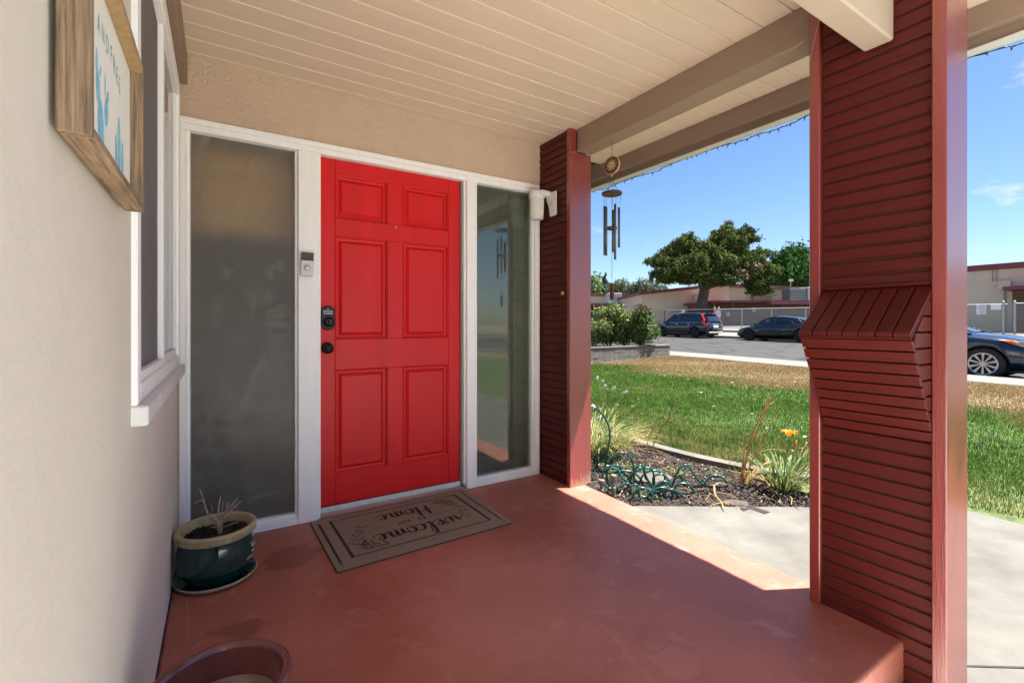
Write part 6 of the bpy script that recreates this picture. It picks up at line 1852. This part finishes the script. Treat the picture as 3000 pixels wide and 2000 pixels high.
for sgn in (-1,1):
    yy = (.60,.865) if sgn > 0 else (-.865,-.60)
    add(B().prism([(1.72,.80),(2.0,.84),(2.18,.74),(2.20,.68),(1.98,.69)], 'y', *yy), 'headlight', M['headlamp'], bevel=.01)
    yy = (.72,.880) if sgn > 0 else (-.880,-.72)
    add(B().prism([(1.60,.845),(1.80,.835),(1.93,.765),(1.80,.77)], 'y', *yy), 'marker_light', M['amber'], bevel=.005)
    add(B().tube([(1.16,sgn*.66,1.01),(.95,sgn*.42,1.06),(.80,sgn*.1,1.12)], .010, 5), 'wiper', M['cartrim'])

# ================================================================ FENCE
FX = 40.0
fence = thing('chain_link_fence', 'galvanised chain link fence with steel posts in front of the school', 'fence', (FX, 24, .7))
def fz(y): return ground_z(FX, y)
ytop = 1.80
Ys = [38.2, 34.9, 33.27, 29.88, 27.34, 24.62, 21.94, 19.21, 16.4, 13.6, 10.8]
post = None
YA, YB = -6.0, 52.0
def rail(y0, y1, h, r_, m):
    B().tube([(FX, y0, fz(y0)+h), (FX, y1, fz(y1)+h)], r_, 6).build('top_rail', m, fence)
rail(7.85, 27.3, ytop, .032, M['galv']); rail(27.4, YB, ytop, .020, M['wire']); rail(YA, 7.6, ytop+.04, .032, M['galv'])
for y in [47,43,40.5,36.9,33.27,29.88,24.62,21.94,19.21,16.4,13.6,10.8,5.2,2.6,0,-2.6]:
    big = 10 < y < 25
    p = B().tube([(FX, y, fz(y)-.1), (FX, y, fz(y)+ytop+(.03 if big else 0))], .040 if y < 28 else .030, 8)
    p.build('post', M['galv'] if y < 28 else M['rimdark'], fence)
for y in (27.34, 26.9, 8.02, 7.55):
    p = B().tube([(FX-.02, y, fz(y)-.1), (FX-.02, y, fz(y)+ytop+.12)], .060, 10)
    p.lathe([(.065,0),(.065,.03),(.04,.07),(.0001,.09)], (FX-.02, y, fz(y)+ytop+.12), 10)
    p.build('gate_post', M['galv'], fence)
# woven wire: crossing diagonals
def mesh_panel(y0, y1, m, thick, cell):
    V_ = []; F_ = []
    hh = ytop-.06
    n_ = int((y1-y0+hh)/cell)
    for s_ in (1,-1):
        for i in range(-int(hh/cell)-1, n_+1):
            a0 = y0+i*cell; a1 = a0+hh
            ya, yb, za, zb_ = a0, a1, .04, .04+hh
            if ya < y0: za += (y0-ya); ya = y0
            if yb > y1: zb_ -= (yb-y1); yb = y1
            if yb-ya < .02: continue
            if s_ < 0: ya, yb = y0+y1-ya, y0+y1-yb
            o = len(V_)
            for (yy, zz) in ((ya,za),(yb,zb_)):
                g_ = fz(yy)
                V_ += [(FX-.004*s_-thick*.5, yy-thick*.5*s_, g_+zz+thick*.5),(FX-.004*s_+thick*.5, yy, g_+zz),(FX-.004*s_, yy+thick*.5*s_, g_+zz-thick*.5)]
            F_ += [(o,o+1,o+4,o+3),(o+1,o+2,o+5,o+4),(o+2,o,o+3,o+5)]
    return tag(fast_mesh('wire_mesh', V_, F_, m, fence, nside=4), kind='stuff')
mesh_panel(7.6, 27.3, M['wire'], .020, .15)
mesh_panel(27.4, YB, M['rimdark'], .007, .13)
mesh_panel(YA, 7.5, M['wire'], .014, .13)
# signs on the fence
def sign(label, y0, y1, z0, z1, mats_, rows):
    s_ = thing('fence_sign', label, 'sign', (FX-.06,(y0+y1)/2,(z0+z1)/2), None)
    B().box(FX-.075, FX-.055, y0, y1, z0, z1).build('board', mats_[0], s_)
    b_ = B()
    for (ra, rb, za, zb_) in rows:
        b_.box(FX-.078, FX-.0755, y0+(y1-y0)*ra, y0+(y1-y0)*rb, z0+(z1-z0)*za, z0+(z1-z0)*zb_)
    b_.build('print', mats_[1], s_)
    return s_
rr_ = random.Random(4)
rows = [(.08,.08+rr_.uniform(.6,.84),.08+i*.082,.08+i*.082+.03) for i in range(11)]
sign('large white notice with lines of small print on the fence right of the near column', 8.76, 9.19, 1.745, 2.36, (M['signwhite'], M['signgrey']), rows)
sign('blank wide white sign beside the gate post on the right', 8.10, 8.56, 2.01, 2.33, (M['signwhite'], M['signwhite']), [(.0,1,.0,.03)])
s_ = sign('white notice with a red heading on the gate between the parked cars', 26.68, 27.17, 1.84, 2.48, (M['signwhite'], M['signred']), [(0,1,.93,1),(0,.03,0,.92),(.97,1,0,.92)])
b_ = B()
for i in range(9): b_.box(FX-.0785, FX-.0765, 26.72+rr_.uniform(0,.05), 27.13-rr_.uniform(0,.06), 1.89+i*.055, 1.905+i*.055)
b_.build('small_print', M['signgrey'], s_)
sign('small white and red sign seen above the roof of the black sport utility car', 30.73, 31.15, 2.30, 2.58, (M['signwhite'], M['signred']), [(.5,.95,.1,.9)])

# ================================================================ SCHOOL BUILDINGS (blocks set square to a diagonal grid)
def dbox(b_, s0, s1, d0, d1, z0, z1, m=0):
    P_ = [sd(s0,d0),sd(s1,d0),sd(s1,d1),sd(s0,d1)]
    b_.add([(p[0],p[1],z0) for p in P_]+[(p[0],p[1],z1) for p in P_], [(0,3,2,1),(4,5,6,7),(0,1,5,4),(1,2,6,5),(2,3,7,6),(3,0,4,7)], m)
    return b_
def dpoly(b_, pts, d0, d1, m=0):
    """pts (s,z) polygon extruded from d0 to d1"""
    n_ = len(pts)
    vv = [(*sd(p[0],d0)[:2],p[1]) for p in pts]+[(*sd(p[0],d1)[:2],p[1]) for p in pts]
    ff = [tuple(range(n_))[::-1], tuple(range(n_,2*n_))]+[(i,(i+1)%n_,n_+(i+1)%n_,n_+i) for i in range(n_)]
    return b_.add(vv, ff, m)
sc = thing('school_building', 'beige school building with maroon roof edges and a brick covered walkway across the street', 'school', sd(28,58,.8))
dpoly(B(), [(16.6,.5),(28.0,.5),(28.0,6.15),(16.6,4.95)], 60, 74).build('wall', M['school'], sc)
dpoly(B(), [(28.02,.5),(48,.5),(48,5.2),(29,6.1),(28.02,6.15)], 61.5, 74).build('wall', M['school'], sc)
dpoly(B(), [(16.3,4.92),(28.0,6.12),(28.6,6.12),(28.6,6.50),(28.0,6.52),(16.3,5.28)], 59.5, 74.5).build('fascia', M['maroon'], sc)
dpoly(B(), [(28.61,6.05),(49,5.05),(49,5.50),(28.61,6.46)], 60.6, 74.5).build('fascia', M['canopyred'], sc)
# lower wing with brick and canopy
dbox(B(), 22.6, 46, 54.5, 60, .5, 3.55).build('brick_wall', M['brick'], sc)
dbox(B(), 22.1, 46.5, 51.8, 61, 3.56, 3.80).build('canopy', M['maroon'], sc)
dbox(B(), 28.3, 46.6, 50.8, 51.75, 3.36, 3.66).build('canopy', M['canopyred'], sc)
dbox(B(), 27.5, 46.4, 51.9, 60.8, 3.802, 3.84).build('canopy_roof', M['sidewalk'], sc)
for s_ in (22.5, 24.6, 30.2, 33.5, 36.6, 39.6):
    dbox(B(), s_, s_+.16, 52.0, 52.16, .7, 3.55).build('canopy_post', M['maroon'], sc)
dbox(B(), 25.6, 26.8, 54.3, 54.49, .85, 3.1).build('door', M['maroon'], sc)
dbox(B(), 28.0, 28.4, 54.2, 54.45, 2.6, 3.1).build('wall_light', M['signwhite'], sc)
dbox(B(), 36.0, 36.5, 54.2, 54.45, 2.6, 3.1).build('wall_light', M['signwhite'], sc)
# fittings on the upper wall
def dth(name, label, cat, s0, s1, d0, d1, z0, z1, m, extra=None):
    t_ = thing(name, label, cat, sd((s0+s1)/2,(d0+d1)/2,z0))
    dbox(B(), s0, s1, d0, d1, z0, z1).build('casing', M[m], t_, bevel=.02)
    if extra: extra(t_)
    return t_
dbox(B(), 23.4, 24.5, 58.6, 59.98, 3.85, 4.9).build('duct_box', M['school'], sc)
dbox(B(), 31.5, 34.3, 60.3, 61.45, 4.85, 5.05).build('window_hood', M['olive'], sc)
dpoly(B(), [(31.6,4.2),(33.9,4.0),(34.0,4.84),(31.6,4.84)], 60.9, 61.4).build('hood_side', M['olive'], sc)
dbox(B(), 41.4, 43.0, 60.6, 61.45, 4.5, 4.62).build('window_hood', M['olive'], sc)
dpoly(B(), [(41.5,4.49),(43.0,4.49),(42.8,3.95)], 60.9, 61.2).build('hood_side', M['hvacdark'], sc)
def fins(s0, s1, d0, z0, z1, nn):
    def f_(t_):
        for i in range(nn):
            z = z0+(z1-z0)*(i+.5)/nn
            dbox(B(), s0+.06, s1-.06, d0-.03, d0-.002, z-.02, z+.02).build('louver', M['hvac'], t_)
    return f_
dth('rooftop_cooler', 'dark louvred rooftop cooler box above the covered walkway', 'cooler', 34.3, 36.4, 57.5, 59.2, 3.85, 5.6, 'hvacdark', fins(34.3,36.4,57.5,3.9,5.5,9))
dth('rooftop_cooler', 'pale sheet metal rooftop cooler beside the dark louvred one', 'cooler', 36.45, 37.8, 57.3, 59.0, 3.85, 5.75, 'hvac')
dth('rooftop_vent', 'small round topped roof vent near the column edge of the walkway roof', 'vent', 44.9, 45.7, 57, 58, 3.85, 5.2, 'hvac')
lp_ = thing('roof_lamp', 'thin pole lamp standing on the school roof before the green tree', 'lamp', sd(37.7,63,6))
B().tube([sd(37.7,63,5.7), sd(37.7,63,7.0)], .05, 8).build('pole', M['galv'], lp_)
dbox(B(), 37.5, 37.95, 62.8, 63.1, 7.0, 7.25).build('lamp_head', M['signwhite'], lp_)
# left wing
lw = thing('school_wing', 'low beige school wing with maroon edge at the far left behind the wind chime', 'school', sd(16,78,.8))
dpoly(B(), [(0,.4),(22,.4),(22,5.65),(0,5.95)], 76, 90).build('wall', M['school'], lw)
dpoly(B(), [(-.5,5.92),(22.3,5.62),(22.3,6.02),(-.5,6.32)], 75.4, 90).build('fascia', M['canopyred'], lw)
dbox(B(), -1, 22, 70, 76, 3.95, 4.25).build('canopy', M['maroon'], lw)
dbox(B(), -1, 22, 70.2, 76, 4.26, 4.34).build('canopy_roof', M['sidewalk'], lw)
dbox(B(), -1, 22, 73.5, 75.9, .5, 3.94).build('brick_wall', M['brick'], lw)
dth('rooftop_cooler', 'grey stacked rooftop cooler on the far left wing right behind the wind paddle', 'cooler', 14.9, 17.0, 72, 74, 4.36, 6.0, 'hvac', fins(14.9,17.0,72,5.2,5.9,4))
# right building parallel to the street
rb = thing('school_hall', 'beige school hall with maroon parapet at the right edge of the view', 'school', (44,5,.6))
B().box(44, 60, -14, 15, .3, 4.78).build('wall', M['school'], rb)
B().box(43.8, 60.2, -14.2, 15.2, 4.785, 5.16).build('parapet', M['maroon'], rb)
B().box(42.2, 43.98, -8, 8.52, 3.30, 3.52).build('canopy', M['maroon'], rb)
B().box(43.9, 43.99, -8, 8.4, .6, 3.29).build('brick_wall', M['brick'], rb)
B().box(43.7, 43.99, 8.44, 9.05, 3.42, 4.0).build('meter_box', M['school'], rb, bevel=.02)
B().box(43.8, 43.99, 9.08, 9.36, 3.75, 4.0).build('meter_box', M['school'], rb, bevel=.02)
for y in (9.13, 9.33): B().tube([(43.93,y,4.0),(43.93,y,4.78)], .02, 6).build('conduit', M['olive'], rb)
B().tube([(43.93,8.75,3.42),(43.93,8.75,.7)], .06, 8).build('downpipe', M['olive'], rb)
B().tube([(43.93,9.05,3.9),(43.93,9.08,3.9)], .02, 6).build('conduit', M['olive'], rb)

# ================================================================ PERSON behind the fence
px_, py_ = 47.4, 30.75
pz = ground_z(px_, py_)+.02
per = thing('person', 'person in a white shirt and blue jeans walking behind the chain link fence', 'person', (px_,py_,pz))
def skin_body():
    # joints: facing -s direction, mid stride, one hand raised to the face
    J = {'pelvis':(0,0,.95,.15),'waist':(0,0,1.10,.135),'chest':(0,.01,1.32,.165),'neck':(0,.02,1.48,.06),'head':(0,.04,1.58,.085),'top':(0,.045,1.70,.085),
         'hl':(-.09,0,.90,.10),'kl':(-.10,.05,.50,.068),'al':(-.10,-.03,.09,.045),'tl':(-.11,.13,.04,.04),
         'hr':(.09,0,.90,.10),'kr':(.11,.02,.50,.068),'ar':(.12,-.10,.09,.045),'tr':(.13,.06,.04,.04),
         'sl':(-.19,0,1.40,.062),'el':(-.28,.02,1.13,.045),'wl':(-.27,.12,.92,.033),'fl':(-.27,.14,.83,.03),
         'sr':(.19,0,1.40,.062),'er':(.30,.08,1.20,.045),'wr':(.20,.20,1.38,.033),'fr':(.13,.20,1.46,.03)}
    E_ = [('pelvis','waist'),('waist','chest'),('chest','neck'),('neck','head'),('head','top'),('pelvis','hl'),('hl','kl'),('kl','al'),('al','tl'),('pelvis','hr'),('hr','kr'),('kr','ar'),('ar','tr'),
          ('chest','sl'),('sl','el'),('el','wl'),('wl','fl'),('chest','sr'),('sr','er'),('er','wr'),('wr','fr')]
    names = list(J); me = bpy.data.meshes.new('body')
    me.from_pydata([J[n_][:3] for n_ in names], [(names.index(a), names.index(c_)) for a, c_ in E_], [])
    o = bpy.data.objects.new('body', me); col.objects.link(o)
    md = o.modifiers.new('skin', 'SKIN')
    if not me.skin_vertices: 
        pass
    for i, n_ in enumerate(names):
        me.skin_vertices[0].data[i].radius = (J[n_][3], J[n_][3]*.8)
    me.skin_vertices[0].data[0].use_root = True
    o.modifiers.new('sub', 'SUBSURF').levels = 1
    bpy.context.view_layer.update()
    dg = bpy.context.evaluated_depsgraph_get()
    m2 = bpy.data.meshes.new_from_object(o.evaluated_get(dg))
    bpy.data.objects.remove(o)
    for k_ in ('jeans','shirt','skin','hair','cartrim'): m2.materials.append(M[k_])
    for p in m2.polygons:
        z = p.center.z; x = abs(p.center.x)
        p.material_index = 4 if z < .10 else 0 if z < .98 and x < .22 else 1 if z < 1.47 and (x < .24 or z > 1.22) else 2
        if z > 1.47 and x < .12: p.material_index = 2
        if z > 1.60 and p.center.y < .09: p.material_index = 3
        if z > 1.70: p.material_index = 3
        p.use_smooth = True
    m2.name = 'body'
    b_ = bpy.data.objects.new('body', m2); col.objects.link(b_)
    b_.parent = per
    return b_
pb = skin_body(); per.rotation_euler = (0,0,R(70))

# ================================================================ TREES
def tree(name, label, base, trunk, blobs, n, size, ml, seed, shell=.35, extra=None, limbs=True, up=0.0):
    t_ = thing(name, label, 'tree', base)
    b_ = B()
    for pts, rs in trunk:
        P_ = spline(pts, 5); rr2 = [float(np.interp(i/(len(P_)-1), np.linspace(0,1,len(rs)), rs)) for i in range(len(P_))]
        b_.tube(P_, rr2, 12)
    if limbs:
        top = Vector(trunk[0][0][-1])
        for q in blobs:
            c_ = Vector(q[:3]); mid = top.lerp(c_, .5)+Vector((0,0,-.15*abs(c_.z-top.z)))
            b_.tube([tuple(top-Vector((0,0,.3))), tuple(mid), tuple(c_)], [trunk[0][1][-1]*.5, trunk[0][1][-1]*.3, .04], 6)
    b_.build('trunk', M['bark'], t_, smooth=True)
    cloud('crown', t_, blobs, n, size, ml, seed, shell=shell, up=up)
    if extra: extra(t_)
    return t_
# big wind-sculpted juniper: blobs in (s, d, z, rs, rd, rz)
def sb(L_): 
    out = []
    for q in L_:
        x, y, z = sd(q[0], q[1], q[2]); out.append((x, y, z, q[3], q[4], q[5]))
    return out
# at 52 m: 1 px of the photograph = 3.8 cm
def jp(u, v_, d__=52, rw=1.0, rh=.6, rd=1.5): return ((u-1500)*d__/1364, d__, 1.1+(951-v_)*d__/1364, rw*1.08, rd, rh*1.22)
JB = [jp(1940,768,51.5,1.3,.55),jp(1915,765,52,.6,.35),jp(1965,742,52,1.0,.5),jp(1985,790,51,1.5,.8),jp(1960,815,52,1.3,.55),jp(1940,800,51,.8,.5),
      jp(2010,705,52.5,.8,.45),jp(2000,722,52,1.1,.5),jp(2030,730,52,1.4,.7),jp(2040,770,50.8,1.8,1.0),jp(2050,800,51,1.7,.9),jp(2080,745,52,1.6,1.0),jp(2020,818,51,1.1,.5),
      jp(2110,705,53,1.3,.8),jp(2125,685,53,.9,.5),jp(2150,720,52,1.5,.9),jp(2170,700,53,1.0,.6),jp(2180,682,53,.5,.45),jp(2195,702,53,.6,.4),
      jp(2120,770,51,1.6,1.0),jp(2100,815,51,1.3,.6),jp(2165,760,52,1.6,.9),jp(2130,820,50.8,1.1,.5),jp(2200,765,52,1.3,.7),jp(2222,745,52.5,.7,.5),jp(2190,800,51.5,1.3,.7),
      jp(2230,790,52,1.2,.6),jp(2215,830,51.5,1.2,.6),jp(2245,805,52,.8,.5),jp(2225,852,51.5,.9,.4),jp(2255,792,52.5,.5,.45),jp(2080,830,51.5,.7,.35)]
base = sd(21.3, 52, ground_z(*sd(21.3,52)[:2])-.1)
tr_pts = [(21.05,52,.6),(20.95,52,1.6),(21.15,52,2.6),(21.25,52.1,3.6),(21.45,52.1,4.6),(21.6,52,5.6)]
tr_xyz = [sd(p[0],p[1],p[2]) for p in tr_pts]
rj = random.Random(8)
TUFT = []
for q in JB:
    for k_ in range(5):
        a = rj.uniform(-.25, 3.4); e_ = rj.uniform(-1.1, .9)
        TUFT.append((q[0]+q[3]*1.02*math.cos(a), q[1]+q[4]*.8*e_, q[2]+q[5]*1.0*math.sin(a)+.05, rj.uniform(.22,.42), .35, rj.uniform(.26,.52)))
def jex(t_):
    cloud('crown_tips', t_, sb(TUFT), 15000, .12, M['juniper'], 67, shell=.15, up=.5)
    cloud('dead_foliage', t_, sb([jp(2160,800,50.6,1.0,.45,.8),jp(2180,812,50.6,.7,.3,.6),jp(2215,782,50.8,.9,.4,.7),jp(2240,772,51.2,.5,.3,.5)]), 1500, .16, M['deadneedle'], 66, shell=.3)
    # twisted bark ridges
    b_ = B()
    for k_ in range(9):
        pts = []
        for j in range(24):
            t = j/23; i0 = t*(len(tr_xyz)-1); a_ = Vector(tr_xyz[min(int(i0),4)]).lerp(Vector(tr_xyz[min(int(i0)+1,5)]), i0-int(i0))
            an = 2*math.pi*k_/9 + t*3.4
            rr3 = float(np.interp(t, [0,.2,.4,.6,1], [.66,.76,.60,.46,.38]))*.9
            pts.append((a_.x+rr3*math.cos(an), a_.y+rr3*math.sin(an), a_.z))
        b_.tube(pts, .17, 6)
    b_.build('bark_ridge', M['bark'], t_, smooth=True)
tree('juniper_tree', 'large spreading olive green juniper with twisted trunk in front of the beige school wall', base,
     [(tr_xyz, [.66,.76,.60,.46,.38]), ([sd(21.7,52,5.0),sd(20.3,51.8,6.3),sd(18.5,51.8,7.2)],[.3,.2,.1]), ([sd(21.8,52,5.2),sd(24,52,6.8),sd(26.5,52,7.6)],[.32,.22,.1]), ([sd(21.8,52,5.2),sd(22.8,52.4,8),sd(24.3,52.6,10.2)],[.28,.2,.08])],
     sb(JB), 62000, .15, M['juniper'], 61, shell=.45, extra=jex, limbs=False, up=.3)
# tip of a darker tree poking over the juniper
tree('conifer_tree', 'dark narrow treetop poking up behind the crown of the juniper', sd(36,75,.8), [([sd(35.8,75,.8),sd(35.9,75,12)],[.4,.15])],
     sb([jp(2133,668,75,.9,1.0,.9),jp(2137,655,75,.55,.5,.5),jp(2140,685,75,1.3,.7,1.2),jp(2128,680,75,1.0,.6,1)]), 3000, .2, M['conifer'], 62, shell=.2, limbs=False)
# bright green broadleaf tree at the right behind the school
tree('broadleaf_tree', 'dense bright green tree behind the school roof next to the near column', sd(53,90,.8), [([sd(53,90,.8),sd(53,90,7)],[.5,.35])],
     sb([jp(2290,790,88,2.8,3.0,2.6),jp(2330,775,90,3.2,3.2,2.8),jp(2365,785,90,3.0,3.2,2.6),jp(2310,810,87,2.6,2.2,2.2),jp(2350,815,87,3.0,2.4,2.4),jp(2385,800,90,2.6,3.4,2.6),jp(2275,815,88,1.6,1.8,1.6),jp(2300,765,90,1.5,1.3,1.5),jp(2345,755,90,1.8,1.3,1.6),jp(2258,830,88,1.2,1.0,1.2)]), 24000, .30, M['greenleaf'], 63, shell=.5, up=.4)
# conifers at the left
def conifer(label, u, vt, vb, d__, hw, seed, n=2600):
    s_ = (u-1500)*d__/1364; zt_ = 1.1+(951-vt)*d__/1364; zb_ = 1.1+(951-vb)*d__/1364
    bl = []; rr2 = random.Random(seed)
    for i in range(11):
        t = i/10; z = zt_+(zb_-zt_)*t
        for k_ in range(3):
            w_ = hw*(.10+.9*t)*rr2.uniform(.45,1)
            bl.append((s_+rr2.uniform(-.7,.7)*w_, d__+rr2.uniform(-.7,.7)*w_, z-(zt_-zb_)*.05, w_*.5, w_*.5, (zt_-zb_)*.055))
    b0 = sd(s_, d__, .8)
    return tree('conifer_tree', label, b0, [([b0, sd(s_, d__, zt_-.4)],[.45,.08])], sb(bl), n, .34, M['conifer'], seed, shell=.1, limbs=False)
conifer('grey green conifer left of the wind chime paddle', 1757, 798, 862, 115, 3.0, 71)
conifer('grey green conifer closest to the far red column', 1773, 796, 862, 118, 2.6, 72)
conifer('tall thin grey conifer just left of the juniper', 1909, 793, 862, 115, 2.2, 73, 2000)
conifer('thin grey conifer touching the juniper crown on its left', 1925, 806, 862, 118, 1.9, 74, 1500)
def round_tree(label, blobs, base, seed, n, m='farleaf'):
    return tree('distant_tree', label, base, [([base, (base[0],base[1],base[2]+3.5)],[.4,.25])], sb(blobs), n, .30, M[m], seed, shell=.35)
round_tree('low rounded tree behind the utility pole', [jp(1800,850,110,2.2,1.5,2),jp(1822,845,110,2.4,1.8,2),jp(1838,853,110,1.5,1.2,1.5),jp(1812,838,110,1.3,1.0,1)], sd(25.5,110,.8), 75, 3200)
round_tree('low rounded tree between the utility pole and the big juniper', [jp(1868,848,110,2.0,1.6,2),jp(1885,842,110,2.4,1.8,2),jp(1905,848,110,2.4,1.5,2),jp(1935,850,112,2.4,1.2,2)], sd(31.5,110,.8), 76, 3600)
round_tree('pale yellow green tree at the very edge of the far red column', [jp(1740,840,100,1.6,2.6,1.6),jp(1736,862,100,1.8,1.4,1.6)], sd(17.5,100,.8), 77, 1400, 'weed')
# utility pole with cross arm and wires
s_ = (1811-1500)*105/1364
up_ = thing('utility_pole', 'wooden utility pole with a short cross arm on the skyline', 'utility pole', sd(s_,105,.8))
B().tube([sd(s_,105,.5), sd(s_,105,1.1+(951-824)*105/1364)], .13, 8).build('pole', M['polewood'], up_)
dbox(B(), s_-.62, s_+.62, 104.9, 105.1, 10.35, 10.5).build('cross_arm', M['polewood'], up_)
for q in (-.5,0,.5): B().lathe([(.05,0),(.05,.16),(.0001,.2)], sd(s_+q,105,10.5), 6).build('insulator', M['hvac'], up_)
for k_, q in enumerate((-.5,.5)):
    pl_ = [Vector(sd(s_+q-40+(t*80), 104+t*2, 10.7+1.2*(t-.5)**2*4-.3)) for t in np.linspace(0,1,15)]
    B().tube([tuple(p) for p in pl_], .018, 4).build('wire', M['cord'], up_)
